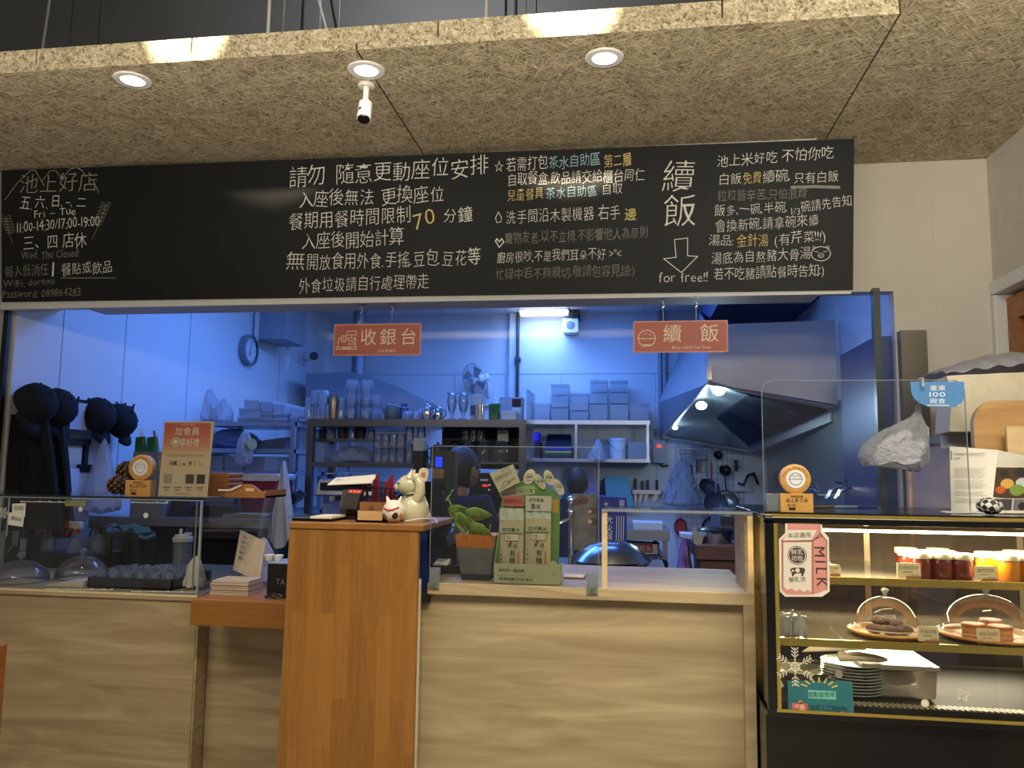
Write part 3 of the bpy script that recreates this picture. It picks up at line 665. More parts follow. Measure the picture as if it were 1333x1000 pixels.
# tray with upturned glasses
xa, xb = P(118, 760, 3.0).x, P(228, 760, 3.0).x
b = B(); b.box(xa, xb, 2.98, 3.28, ZG, ZG + .006)
for a in ((xa, xb, 2.98, 2.986), (xa, xb, 3.274, 3.28), (xa, xa + .006, 2.98, 3.28), (xb - .006, xb, 2.98, 3.28)): b.box(*a, ZG, ZG + .042)
tag(b.build('serving_tray', M((52, 54, 62), .45, name='dark_grey_tray'), loc=((xa + xb) / 2, 3.1, ZG)), 'dark grey tray full of upturned glasses in the glass box', 'tray')
def tumbler(r0, r1, h, name, label, cat, group, mt=CUP, n=18, foot=.006, up=True):
    pr = [(.001, h - foot), (r0 - .003, h - foot), (r1 - .002, .001), (r1, 0), (r0, h - .003), (r0 - .004, h), (.001, h)]
    if up: pr = [(a, h - c) for a, c in pr]
    o = B().lathe(pr, (0, 0, 0), n, cap=False).build(name, mt, loc=(0, 0, 0)); tag(o, label, cat, group); return o
g = tumbler(.017, .024, .058, 'small_glass', 'small upturned clear glass in rows on the dark grey tray', 'glass', 'upturned glasses on the grey tray', up=False)
first = True
for j in range(4):
    for i in range(6):
        p_ = (xa + .035 + i * (xb - xa - .07) / 5, 3.015 + j * .072, ZG + .0065)
        if first: g.location = p_; first = False
        else: dup(g, p_)
# utensils, rack, spray bottles
q = P(22, 725, 3.55); t = E('utensil_holder', 'dark square holder full of tongs and spoons at the far left', 'utensil holder', (q.x, 3.55, ZG))
b = B(); x_, y_ = q.x, 3.55
for a in ((x_ - .11, x_ + .11, y_ - .07, y_ - .065), (x_ - .11, x_ + .11, y_ + .065, y_ + .07), (x_ - .11, x_ - .105, y_ - .07, y_ + .07), (x_ + .105, x_ + .11, y_ - .07, y_ + .07), (x_ - .11, x_ + .11, y_ - .07, y_ + .07)): b.box(*a, ZG, ZG + (.16 if a[1] - a[0] < .2 or a[3] - a[2] < .1 else .01))
b.build('holder', DARK, t)
def utensil(px0, py0, px1, py1, Y, kind, label):
    a, c = P(px0, py0, Y), P(px1, py1, Y - .03); a.z = max(a.z, ZG + .02); o = E('utensil', label, 'utensil', a, 'utensils in the dark holder')
    B().tube([a, a.lerp(c, .5), c], [.006, .006, .005], 8).build('handle', STEEL, o)
    d_ = (c - a).normalized(); b = B()
    if kind == 'spoon': b.ball(c + d_ * .02, (.022, .010, .032))
    elif kind == 'tongs':
        for s_ in (-1, 1): b.tube([a + V((s_ * .006, 0, 0)), a.lerp(c, .7) + V((s_ * .016, 0, 0)), c + V((s_ * .008, 0, .01))], .004, 6)
        b.ball(c + d_ * .01, .012)
    else: b.hexa([c + V(k_) for k_ in ((-.014, -.003, -.02), (.014, -.003, -.02), (.018, -.003, .05), (-.018, -.003, .05), (-.014, .003, -.02), (.014, .003, -.02), (.018, .003, .05), (-.018, .003, .05))])
    b.build('head', STEEL if kind != 'ladle' else DARK, o)
for a in ((5, 732, 38, 676, 3.52, 'spoon', 'steel spoon leaning right, longest at the left of the holder'), (12, 733, 47, 682, 3.54, 'spoon', 'steel spoon leaning right beside the snowflake sticker'), (20, 735, 52, 690, 3.56, 'tongs', 'steel tongs leaning right in the dark holder'),
          (2, 735, 20, 705, 3.50, 'spatula', 'pale green spatula at the far left edge of the holder'), (28, 733, 60, 692, 3.58, 'tongs', 'right one of the steel tongs, next to the red spray bottle'), (25, 735, 30, 715, 3.5, 'spatula', 'short steel spatula in the middle of the holder')): utensil(*a)
xr0, xr1 = P(48, 735, 3.58).x, P(140, 735, 3.58).x
tag(B().box(xr0, xr1, 3.50, 3.70, ZG, 1.075).build('storage_box', M((40, 42, 52), .3, name='dark_box'), loc=((xr0 + xr1) / 2, 3.6, ZG), bevel=.004), 'low dark box under the spray bottles', 'box')
def spray(px, Y, z, body, head, trig, label):
    q = P(px, 720, Y); x = q.x; o = E('spray_bottle', label, 'spray bottle', (x, Y, z))
    B().lathe([(.03, 0), (.033, .004), (.033, .05), (.026, .066), (.013, .082), (.013, .094)], (x, Y, z), 20).build('bottle', body, o)
    B().cyl((x, Y, z + .092), (x, Y, z + .112), .016, .014, 16).build('collar', trig, o)
    b = B(); b.hexa([(x - .03, Y - .012, z + .118), (x + .035, Y - .012, z + .114), (x + .028, Y - .012, z + .148), (x - .034, Y - .012, z + .150), (x - .03, Y + .012, z + .118), (x + .035, Y + .012, z + .114), (x + .028, Y + .012, z + .148), (x - .034, Y + .012, z + .150)])
    b.cyl((x, Y, z + .11), (x, Y, z + .12), .012); b.build('spray_head', head, o, bevel=.005)
    b = B(); b.box(x - .052, x - .034, Y - .011, Y + .011, z + .118, z + .152); b.tube([(x - .03, Y, z + .12), (x - .045, Y, z + .10), (x - .048, Y, z + .075)], .005, 6); b.build('trigger', trig, o)
SPW = M((224, 216, 190), .4, name='cream_plastic')
BOT = mix_glass('clear_bottle', (.86, .9, .95), 1.6, .2)
spray(62, 3.55, 1.076, BOT, M((225, 225, 225), .4), REDP, 'clear spray bottle with white head and red trigger at the left')
spray(97, 3.53, 1.076, BOT, SPW, REDP, 'clear spray bottle with cream head and red trigger')
spray(127, 3.56, 1.076, BOT, BLACK, BLACK, 'clear spray bottle with a black spray head')
# black stool with green cloth
q = P(168, 715, 3.62); x = q.x; zt = 1.175; t = E('stool', 'small black stand under the green cloth in the glass box', 'stool', (x, 3.62, ZG))
B().rbox(x - .10, x + .09, 3.55, 3.70, zt - .02, zt, .008).build('seat', BLACK, t)
for sx, sy in ((-.08, 3.56), (.07, 3.56), (-.08, 3.69), (.07, 3.69)): B().box(x + sx, x + sx + .025, sy - .01, sy + .01, ZG, zt - .02).build('leg', BLACK, t)
gc = lambda u, v: V((x - .10 + .20 * u, 3.55 + .13 * v, zt + .001 + .026 * abs(math.sin(5 * u + 3 * v)) * (1 - u * .5) + .012 * math.sin(11 * u) ** 2 - (.05 * max(0, u - .8) * 5)))
tag(B().sheet(gc, 22, 8, .006).build('cleaning_cloth', M((74, 108, 86), .9, var=.15, scale=60, bmp=.4, name='green_cloth'), loc=(x, 3.6, zt)), 'folded green cloth lying on the small black stand', 'cloth')
# lidded tumbler with straw
q = P(236, 740, 3.30); x = q.x; t = E('tumbler', 'tall clear tumbler with white lid and straw in the glass box', 'tumbler', (x, 3.3, ZG))
B().lathe([(.001, .003), (.034, .0), (.036, .01), (.040, .165), (.038, .165), (.034, .01), (.001, .008)], (x, 3.3, ZG), 24, cap=False).build('cup', mix_glass('tumbler_wall', (.8, .84, .9), 1.4, .2), t)
b = B(); b.lathe([(.041, .16), (.043, .162), (.043, .178), (.036, .182), (.034, .19), (.0, .19)], (x, 3.3, ZG), 24, cap=False); b.box(x + .01, x + .038, 3.29, 3.31, ZG + .19, ZG + .20); b.build('lid', WP, t)
B().cyl((x - .012, 3.3, ZG + .01), (x - .012, 3.3, ZG + .215), .007).build('straw', WP, t)
# crumpled bag shapes
def crumple(name, c, rx, ry, h, mt, label, cat, loc=None, seed=1, n=28, taper=.5, k=.16, rings=12):
    rr = random.Random(seed); fr = [(rr.randint(2, 9), rr.uniform(0, 6.28), rr.uniform(4, 16)) for _ in range(6)]
    prof = []
    for i in range(rings + 1):
        u = i / rings; prof.append((math.sin(math.pi * min(1, .18 + .82 * u) ** .8) ** .55 * (1 - taper * u) if 0 < i < rings else .02, u))
    vs = []
    b = B(); c = V(c)
    for r, u in prof:
        for j in range(n):
            a = 2 * math.pi * j / n; d_ = 1 + k * sum(math.sin(f_ * a + p_ + w_ * u) for f_, p_, w_ in fr) / 2.4
            vs.append(c + V((rx * r * d_ * math.cos(a), ry * r * d_ * math.sin(a), h * (u + .03 * math.sin(fr[0][0] * a + 9 * u) * (0 < u < 1)))))
    fs = [(i * n + j, i * n + (j + 1) % n, (i + 1) * n + (j + 1) % n, (i + 1) * n + j) for i in range(rings) for j in range(n)]
    fs += [tuple(range(n - 1, -1, -1)), tuple(range(rings * n, rings * n + n))]
    o = b.add(vs, fs).build(name, mt, loc=loc or c, ang=28); return tag(o, label, cat)
q = P(248, 765, 3.02); crumple('paper_bag', (q.x, 3.05, ZG), .048, .04, .13, M((214, 204, 192), .6, bmp=.8, scale=26, name='pinkish_foam_sheet'), 'crumpled pale pink bag at the right end of the glass box', 'bag', seed=3, taper=.35)
ZS = 1.0185
q = P(300, 735, 3.2); crumple('plastic_bag', (-1.50, 3.16, ZS), .07, .06, .19, BAG, 'crumpled clear plastic bag on the brown shelf behind the glass', 'bag', seed=5, taper=.4)
# menu cards and a booklet stack on the brown shelf
def paper_quad(pts, name, label, cat, th, draw=None, mt=PAPER, parent=None):
    """pts: four corners (bl, br, tr, tl)"""
    a, b_, c, d_ = [V(p) for p in pts]; f = Face(a, b_ - a, d_ - a); f.v = (d_ - a).normalized()
    bb = B().use(mt); bb.prism([a, b_, c, d_], -f.n * th); w_ = (b_ - a).length; h_ = (d_ - a).length
    if draw: draw(f, bb, w_, h_)
    o = bb.build(name, mt, parent, loc=None if parent else a, ang=0, fix=False)
    return o if parent else tag(o, label, cat)
def menu_lines(f, b, w_, h_):
    b.use(INK)
    for k, s_ in enumerate(('池上好店', '米飯 外帶', '豆花 紅茶', '鮮乳 綠茶', '歡迎點餐')):
        f.text(b, s_, (w_ * .12, h_ * (.84 - .13 * k)), (w_ * .8, h_ * (.84 - .13 * k)), h_ * .08)
paper_quad([P(303, 742, 3.10), P(338, 757, 3.0), P(345, 705, 3.02), P(313, 690, 3.12)], 'menu_card', 'tilted pale menu card standing on the brown shelf', 'card', .002, menu_lines, M((206, 190, 172), .7, name='beige_card'))
b = B(); q = P(293, 760, 3.0)
for k in range(6): b.box(-1.565 + .003 * (k % 3), -1.41 - .002 * (k % 2), 2.86 + .004 * (k % 2), 2.985, ZS + k * .009, ZS + k * .009 + .0075)
tag(b.build('booklet_stack', M((188, 172, 158), .7, name='paper_stack'), loc=(q.x, 3.0, ZS)), 'stack of pale booklets on the brown shelf beside the glass side', 'papers')
# black box with small cups on the brown shelf
xa, xb = P(346, 760, 2.82).x, P(380, 760, 2.82).x
t = E('card_machine_box', 'black box with grey letters on the brown shelf beside the cashier stand', 'box', (xa + .04, 2.83, ZS))
bb = B().use(BLACK); bb.box(xa, xb, 2.83, 2.96, ZS + .012, ZS + .125); f = Face((xa, 2.83, ZS), (1, 0, 0), (0, 0, 1)); bb.use(M((120, 118, 112), .5, name='grey_print')); f.text(bb, 'TA', (.036, .05), (.072, .05), .03)
bb.build('body', BLACK, t, ang=0, fix=False); lab(B().box(xa, xb, 2.83, 2.96, ZS + .125, ZS + .129).build('lid', M((150, 160, 190), .3, name='pale_lid'), t), 'pale top plate')
B().tube([(xa - .002, 2.825, ZS + .004), (xa + .02, 2.815, ZS + .012), (xa + .05, 2.81, ZS + .005), (xa + .07, 2.82, ZS + .010), (xa + .03, 2.82, ZS + .018), (xa + .01, 2.826, ZS + .016)], .004, 6).build('cable', BLACK, t)
for px, lb in ((350, 'small white cup on the black box, left one'), (362, 'small white cup on the black box, right one')):
    q = P(px, 732, 2.88); o = B().lathe([(.012, 0), (.02, .022), (.018, .022), (.010, .003)], (q.x, 2.88, ZS + .1295), 16, cap=True).build('small_cup', WP, loc=(q.x, 2.88, ZS + .1295)); tag(o, lb, 'cup')

# ================================================================== ON TOP OF THE GLASS BOX
ZB = 1.3765
def award(px, Y, z, label, r, flip=False):
    q = P(px, 640, Y); x = q.x; t = E('wooden_award', label, 'award', (x, Y, z))
    wd = M((196, 148, 78), .45, var=.1, scale=12, stretch=(1, 1, 8), name='light_bamboo')
    b = B().use(wd); bw = r * 1.05; b.box(x - bw, x + bw, Y - .02, Y + .02, z, z + r * 1.22); f = Face((x - bw, Y - .02, z), (1, 0, 0), (0, 0, 1)); b.use(INK)
    f.text(b, '推薦餐廳', (bw * .6, r * .98), (bw * 1.4, r * .98), r * .16); f.text(b, '池上多力米', (bw * .3, r * .66), (bw * 1.7, r * .66), r * .34); f.text(b, '使用 店家', (bw * .4, r * .38), (bw * .95, r * .38), r * .18); f.rect(b, bw * .5, r * .12, bw * .9, r * .3)
    b.build('block', wd, t, ang=0, fix=False)
    c = V((x, Y - .012, z + r * 1.22 + r * .97)); b = B().use(wd); b.lathe([(r * .8, 0), (r, .003), (r, .028), (r * .97, .032), (.001, .032)], c + V((0, 0, 0)), 36, (0, 1, 0), cap=False)
    b.lathe([(.001, .001), (r * .8, .001)], c, 36, (0, 1, 0), cap=False); b.use(M((222, 224, 226), .4, name='white_disc')); f = Face(c + V((0, .0005, 0)), (1, 0, 0), (0, 0, 1)); f.disc(b, 0, 0, r * .62, n=30)
    b.use(M((70, 84, 130), .5, name='blue_line')); f.ring(b, 0, 0, r * .42, r * .03, .002, a0=-10, a1=190); f.line(b, [(-r * .45, 0), (r * .45, 0)], r * .03, .002); f.ring(b, 0, 0, r * .40, r * .03, .002, a0=190, a1=350)
    for k in range(5): f.ring(b, r * (-.3 + .15 * k), r * (.12 + .08 * (k % 2)), r * .07, r * .02, .002, n=6, a0=0, a1=180)
    b.use(INK)
    for k, ch in enumerate('POLI PREMIUM'):
        a_ = R(165 - k * 13.6); f.text(b, ch, (r * .82 * math.cos(a_) - r * .05, r * .80 * math.sin(a_) - r * .05), (r * .82 * math.cos(a_) + r * .05, r * .80 * math.sin(a_) - r * .05), r * .17, .0014) if ch != ' ' else None
    b.build('medallion', wd, t, ang=40, fix=False)
    return t
award(183, 2.96, ZB, 'round wooden award on its block on the glass box at the left', .052)
PINE = M((74, 52, 36), .7, var=.2, name='pine_cone_brown'); PINT = M((150, 110, 76), .7, name='pine_cone_tip')
def pinecone(px, py, Y, r, label, z=None):
    q = P(px, py, Y); z = z if z is not None else q.z - r; t = E('pine_cone', label, 'pine cone', (q.x, Y, z)); b = B(); s_ = B()
    c = V((q.x, Y, z + r)); b.ball(c, (r * .8, r * .8, r * .92)); k = 0
    for j in range(8):
        ph = R(20 + 18 * j); m_ = max(3, int(9 * math.sin(ph)))
        for i in range(m_):
            a = 2 * math.pi * (i + .5 * (j % 2)) / m_; d_ = V((math.sin(ph) * math.cos(a), math.sin(ph) * math.sin(a), math.cos(ph))); p_ = c + d_ * r * .8
            b.cyl(p_ - d_ * .004, p_ + d_ * r * .22 + V((0, 0, r * .06)), r * .12, r * .19, 6); s_.ball(p_ + d_ * r * .24 + V((0, 0, r * .06)), r * .1, 6, 4)
    b.build('cone', PINE, t); s_.build('scale_tips', PINT, t)
pinecone(153, 627, 3.02, .038, 'lower brown pine cone standing on the glass box', ZB)
tag(B().cyl((P(166, 610, 3.10).x, 3.11, ZB), (P(166, 610, 3.10).x, 3.11, ZB + .052), .028, n=18).build('wooden_block', PINE, loc=(P(166, 610, 3.1).x, 3.11, ZB)), 'short dark wooden log under the upper pine cone', 'block')
pinecone(166, 607, 3.11, .042, 'upper brown pine cone behind the round wooden award', ZB + .0525)
# member poster in an acrylic stand
POST = M((198, 172, 142), .5, var=.02, name='cream_poster')
def poster(f, b, w_, h_):
    rows = 14
    for k in range(8):
        t_ = k / 7; c = tuple(int(a + (d_ - a) * t_ ** 1.5) for a, d_ in zip((178, 74, 52), (202, 158, 124)))
        b.use(M(c, .5, var=.01, name='poster_print')); f.rect(b, .004, h_ * (.55 + .43 * (1 - (k + 1) / 8)), w_ - .004, h_ * (.55 + .43 * (1 - k / 8)), .001)
    b.use(SW); f.text(b, '加會員', (w_ * .24, h_ * .82), (w_ * .76, h_ * .82), h_ * .12, .0016); f.text(b, '享好禮', (w_ * .36, h_ * .67), (w_ * .77, h_ * .67), h_ * .12, .0016)
    f.text(b, '立即加入會員', (w_ * .35, h_ * .95), (w_ * .66, h_ * .95), h_ * .025, .0016); f.disc(b, w_ * .27, h_ * .72, w_ * .09, .0014); b.use(M((120, 96, 76), .5)); f.ring(b, w_ * .27, h_ * .72, w_ * .06, w_ * .02, .0018)
    b.use(INK); f.text(b, '消費', (w_ * .18, h_ * .41), (w_ * .34, h_ * .41), h_ * .065, .0016); f.text(b, '點', (w_ * .46, h_ * .41), (w_ * .52, h_ * .41), h_ * .04, .0016); f.text(b, '折', (w_ * .57, h_ * .41), (w_ * .66, h_ * .41), h_ * .065, .0016); f.text(b, '元', (w_ * .78, h_ * .41), (w_ * .84, h_ * .41), h_ * .04, .0016)
    b.use(M((206, 160, 52), .5, name='gold_print')); f.text(b, '1', (w_ * .37, h_ * .40), (w_ * .44, h_ * .40), h_ * .12, .0016); f.text(b, '1', (w_ * .68, h_ * .40), (w_ * .75, h_ * .40), h_ * .12, .0016)
    for k in range(4):
        x = w_ * (.09 + .225 * k); b.use(M(((150, 140, 120), (186, 176, 156), (62, 58, 56), (40, 36, 36))[k], .5, name='poster_picture')); f.rect(b, x, h_ * .17, x + w_ * .17, h_ * .29, .0014)
        b.use(M((120, 110, 96), .6)); f.rect(b, x, h_ * .11, x + w_ * .15, h_ * .125, .0014); f.rect(b, x + w_ * .02, h_ * .08, x + w_ * .13, h_ * .09, .0014)
    b.use(M((150, 140, 124), .6)); f.rect(b, w_ * .1, h_ * .53, w_ * .9, h_ * .538, .0016); f.rect(b, w_ * .35, h_ * .03, w_ * .65, h_ * .04, .0014)
xA, xB = P(206, 640, 2.93), P(270, 640, 2.93); xC, xD = P(279, 549, 2.99), P(214, 551, 2.99)
t = E('poster_stand', 'orange and cream membership poster in a clear stand on the glass box', 'poster', (xA.x + .1, 2.93, ZB))
paper_quad([(xA.x, 2.93, ZB + .003), (xB.x, 2.93, ZB + .003), (xC.x, 2.99, xC.z), (xD.x, 2.99, xC.z)], 'poster', '', '', .0015, poster, POST, t)
paper_quad([(xA.x - .006, 2.926, ZB + .0005), (xB.x + .006, 2.926, ZB + .0005), (xC.x + .006, 2.986, xC.z + .008), (xD.x - .006, 2.986, xC.z + .008)], 'acrylic_cover', '', '', .002, None, PANE, t)
b = B(); b.box(xA.x - .006, xB.x + .006, 2.93, 3.02, ZB, ZB + .003); b.build('foot', EDGE, t)
# stack of bamboo steamer-like boxes and a wooden tray
BAM = M((160, 106, 52), .5, var=.14, scale=9, stretch=(1, 1, 12), name='amber_wood')
q = P(289, 640, 3.12)
for k in range(5):
    o = B().rbox(q.x - .085, q.x + .05, 3.08, 3.2, ZB + k * .0195, ZB + k * .0195 + .018, .006).build('wooden_box', BAM, loc=(q.x, 3.14, ZB + k * .0195)); b = None
    tag(o, ('bottom', 'second from bottom', 'middle', 'second from top', 'topmost')[k] + ' wooden tray box in the stack right of the poster', 'wooden tray', 'stack of wooden tray boxes')
xa, xb = P(300, 640, 3.05).x, P(352, 640, 3.05).x; t = E('serving_tray', 'amber wooden serving tray with handle hole on the glass box', 'tray', ((xa + xb) / 2, 3.05, ZB))
b = B(); n_ = 10; pts = [V((xa + (xb - xa) * i / n_, 3.0, ZB + .02 + .035 * math.sin(math.pi * min(1, max(0, (i / n_ - .15) / .8))) ** 1.2)) for i in range(n_ + 1)]
b.prism([V((xa, 3.0, ZB))] + [V((xb, 3.0, ZB))] + pts[::-1], (0, .012, 0)); b.box(xa, xb, 3.012, 3.20, ZB, ZB + .008); b.box(xa, xa + .01, 3.012, 3.2, ZB, ZB + .03); b.box(xb - .01, xb, 3.012, 3.2, ZB, ZB + .03)
b.build('tray_body', BAM, t); lab(B().box(xa + .09, xa + .125, 2.9985, 3.0, ZB + .026, ZB + .038).build('handle_hole', M((214, 190, 150), .5), t), 'pale handle slot')
lab(B().tube([V((xa - .02, 2.99, ZB + .028)), V((xa + .03, 2.99, ZB + .028)), V((xa + .075, 2.99, ZB + .048))], .004, 6).build('rail', M((226, 220, 206), .4), t), 'pale curved rail')

# ================================================================== ON THE CASHIER STAND
ZK = zc + .0005
q = P(410, 676, 2.47); t = E('cash_tray', 'flat silver and black money tray on the cashier stand', 'tray', (q.x, 2.5, ZK))
B().rbox(q.x - .065, q.x + .065, 2.44, 2.56, ZK, ZK + .008, .003).build('base', BLACK, t); B().hexa([(q.x - .075, 2.43, ZK + .009), (q.x - .004, 2.43, ZK + .009), (q.x - .004, 2.43, ZK + .014), (q.x - .075, 2.43, ZK + .012), (q.x - .07, 2.56, ZK + .009), (q.x - .004, 2.56, ZK + .009), (q.x - .004, 2.56, ZK + .018), (q.x - .07, 2.56, ZK + .016)]).build('clip', CHROME, t)
B().box(q.x, q.x + .07, 2.43, 2.56, ZK + .009, ZK + .016).build('paper', PAPER, t)
q = P(452, 660, 2.58); x = q.x; t = E('card_terminal', 'black card payment terminal with a red sticker on the cashier stand', 'card terminal', (x, 2.6, ZK))
B().rbox(x - .03, x + .05, 2.56, 2.68, ZK, ZK + .012, .004).build('base', BLACK, t)
B().hexa([(x - .012, 2.6, ZK + .012), (x + .03, 2.6, ZK + .012), (x + .03, 2.6, ZK + .05), (x - .012, 2.6, ZK + .05), (x - .01, 2.66, ZK + .012), (x + .03, 2.66, ZK + .012), (x + .03, 2.66, ZK + .06), (x - .01, 2.66, ZK + .06)]).build('stand', BLACK, t)
bl, br, tr_, tl = P(441, 662, 2.54), P(464, 663, 2.54), P(472, 630, 2.62), P(448, 630, 2.62)
n_ = (br - bl).cross(tl - bl).normalized()
bb = B().use(BLACK); bb.hexa([bl, br, tr_, tl] + [p_ - n_ * .035 for p_ in (bl, br, tr_, tl)]); f = Face(bl, br - bl, tl - bl)
bb.use(M((50, 52, 54), .12, name='dark_screen')); f.poly(bb, [(.004, .006), (.05, .006), (.057, .072), (.006, .072)]); bb.use(REDP); f.poly(bb, [(.010, .070), (.056, .070), (.058, .086), (.010, .086)], .0014); bb.use(SW)
for k in range(3): f.disc(bb, .02 + .013 * k, .078, .0035, .0018, 5)
bb.build('screen_unit', BLACK, t, ang=0, fix=False)
def ticket(f, b, w_, h_):
    b.use(M((80, 96, 60), .6)); f.text(b, '外帶自取', (w_ * .1, h_ * .45), (w_ * .48, h_ * .45), h_ * .32); b.use(M((200, 110, 60), .6)); f.text(b, '內用', (w_ * .52, h_ * .45), (w_ * .66, h_ * .45), h_ * .3); b.use(M((90, 140, 80), .6)); f.text(b, '點餐處', (w_ * .68, h_ * .45), (w_ * .95, h_ * .45), h_ * .32)
t2 = paper_quad([P(426, 631, 2.60), P(483, 628.5, 2.60), P(492, 617.5, 2.70), P(437, 622, 2.70)], 'sign_card', 'cream sign card lying tilted on the black payment terminal', 'sign', .003, ticket, PAPER)
q = P(483, 670, 2.46); x = q.x; t = E('card_box', 'small pale wooden box holding brown business cards', 'box', (x, 2.48, ZK)); LWD = M((206, 170, 120), .5, var=.08, scale=8, stretch=(1, 1, 10), name='pale_wood')
b = B()
for a in ((x - .047, x + .047, 2.45, 2.456, ZK, ZK + .035), (x - .047, x + .047, 2.524, 2.53, ZK, ZK + .06), (x - .047, x - .041, 2.45, 2.53, ZK, ZK + .035), (x + .041, x + .047, 2.45, 2.53, ZK, ZK + .035), (x - .047, x + .047, 2.45, 2.53, ZK, ZK + .006)): b.box(*a)
b.build('box', LWD, t)
KR_ = M((140, 92, 48), .7, name='kraft_card')
for k in range(4):
    o = B().use(KR_); y_ = 2.462 + .012 * k; o.box(x - .04, x + .036, y_, y_ + .003, ZK + .007, ZK + .062 - .002 * (k % 2))
    if k == 0: f = Face((x - .04, y_, ZK), (1, 0, 0), (0, 0, 1)); o.use(M((70, 44, 26), .7)); f.ring(o, .04, .042, .007, .0018); f.line(o, [(.036, .042), (.044, .042)], .002)
    o = o.build('business_card', KR_, ang=0, loc=(x, y_, ZK + .007), fix=False); tag(o, ('front', 'second', 'third', 'rear')[k] + ' brown business card in the small wooden box', 'card', 'brown business cards')
# pens in a black basket
q = P(495, 655, 2.66); x = q.x; t = E('pen_basket', 'black wire basket of red pens behind the wooden card box', 'basket', (x, 2.68, ZK)); b = B()
for z_ in (0, .05, .1): b.tube([(x - .055, 2.64, ZK + z_ + .003), (x + .055, 2.64, ZK + z_ + .003), (x + .055, 2.72, ZK + z_ + .003), (x - .055, 2.72, ZK + z_ + .003)], .003, 6, True)
for k in range(8): b.cyl((x - .055 + .0157 * k, 2.64, ZK), (x - .055 + .0157 * k, 2.64, ZK + .1), .0018, n=5)
b.box(x - .055, x + .055, 2.64, 2.72, ZK, ZK + .003); b.build('basket', BLACK, t)
for k, (dx, tl_) in enumerate(((-.045, -.01), (-.03, .006), (-.012, -.004), (.006, .012), (.03, .0), (.045, -.008))):
    o = B().cyl((x + dx, 2.68, ZK + .004), (x + dx + tl_, 2.665, ZK + .125 + .012 * (k % 3)), .0055, n=8).build('marker_pen', M((150, 30, 44), .4, name='red_pen'), loc=(x + dx, 2.68, ZK)); tag(o, 'dark red marker pen standing in the black wire basket', 'pen', 'dark red pens in the wire basket')
# lucky cat and round doll
CER = M((216, 210, 178), .22, var=.04, name='cream_ceramic', coat=.4)
q = P(537, 678, 2.56); x, y = q.x, 2.56; t = E('lucky_cat', 'large cream ceramic waving cat figurine on the cashier stand', 'figurine', (x, y, ZK))
b = B(); b.lathe([(.001, 0), (.046, 0), (.05, .01), (.052, .03), (.047, .055), (.036, .08), (.028, .092), (.001, .096)], (x + .004, y, ZK), 24, cap=False)
hc = V((x - .012, y - .006, ZK + .118)); b.ball(hc, (.040, .034, .033), 18, 12, lambda d_: 1 + .10 * max(0, -d_.x) * (d_.z < .3))
b.ball(hc + V((-.034, -.003, -.008)), (.018, .018, .014)); b.ball((x - .03, y - .03, ZK + .02), (.018, .022, .018)); b.ball((x - .022, y + .03, ZK + .02), (.02, .02, .018)); b.ball((x + .045, y + .01, ZK + .016), (.016, .03, .015))
for dy in (-.018, .014): b.cyl(hc + V((.004, dy, .022)), hc + V((.014, dy, .05)), .014, .002, 10)
b.build('body', CER, t, ang=60)
b = B(); b.tube([V((x + .02, y - .026, ZK + .07)), V((x + .034, y - .036, ZK + .095)), V((x + .032, y - .036, ZK + .125)), V((x + .018, y - .034, ZK + .142))], [.018, .017, .015, .012], 10); b.ball((x + .018, y - .034, ZK + .142), .014); b.build('raised_arm', CER, t, ang=60)
lab(B().tube([hc + V((-.026, -.026, -.026)), hc + V((0, -.035, -.033)), hc + V((.028, -.026, -.030))], .003, 6).build('collar', M((40, 60, 60), .4), t), 'dark collar')
b = B(); b.ball(hc + V((-.030, -.025, .004)), .0035); b.ball(hc + V((-.052, -.004, -.003)), .003); b.build('eyes', INK, t)
b = B(); b.use(M((230, 214, 190), .4)); c_ = V((x + .040, y - .03, ZK + .150)); b.T = Matrix.Translation(c_) @ Matrix.Rotation(R(14), 4, 'Y'); b.rbox(-.017, .017, -.002, .002, -.024, .024, .015, 5); b.use(M((190, 100, 84), .5)); f = Face((0, -.002, 0), (1, 0, 0), (0, 0, 1)); f.text(b, '福', (-.009, -.006), (.009, -.006), .018); b.T = None
b.build('paddle', CER, t, ang=0, fix=False)
q = P(513, 680, 2.46); c_ = V((q.x, 2.455, ZK + .036)); t = E('round_doll', 'round white painted cat doll in front of the cream cat', 'figurine', (c_.x, c_.y, ZK)); DW = M((232, 226, 214), .25, name='white_glaze', coat=.4)
b = B(); b.ball(c_, (.037, .033, .036), 22, 14)
for s_ in (-1, 1): b.cyl(c_ + V((s_ * .017, -.002, .027)), c_ + V((s_ * .024, -.002, .047)), .009, .002, 10)
b.build('body', DW, t, ang=60)
def patch(dx, dz, r, mt, name):
    b = B(); p_ = V((dx, -.033 * math.sqrt(max(.05, 1 - (dx / .037) ** 2 - (dz / .036) ** 2)), dz)); b.ball(c_ + p_, (r, .003, r), 12, 6); b.build(name, mt, t)
patch(-.022, -.014, .009, M((96, 74, 44), .4), 'brown_spot'); patch(.012, -.012, .011, INK, 'black_spot'); patch(.028, -.010, .008, M((206, 110, 40), .4), 'orange_spot')
lab(B().tube([c_ + V((-.026, -.0235, .010)), c_ + V((-.01, -.034, .004)), c_ + V((.004, -.034, .005)), c_ + V((.024, -.026, .014))], .0024, 6).build('collar', REDP, t), 'red painted collar'); patch(-.003, .004, .004, M((220, 180, 60), .4), 'bell')
o = B().tube([P(527, 679, 2.45) * 1, P(545, 676, 2.5), P(560, 675, 2.52), P(566, 676, 2.5), P(569, 681, 2.46)], .003, 6).build('string', M((205, 205, 200), .6), loc=P(540, 677, 2.5)); tag(o, 'thin pale cord at the foot of the cream cat', 'string')
# ================================================================== ON THE OAK COUNTER
ZO = ZC + .0005
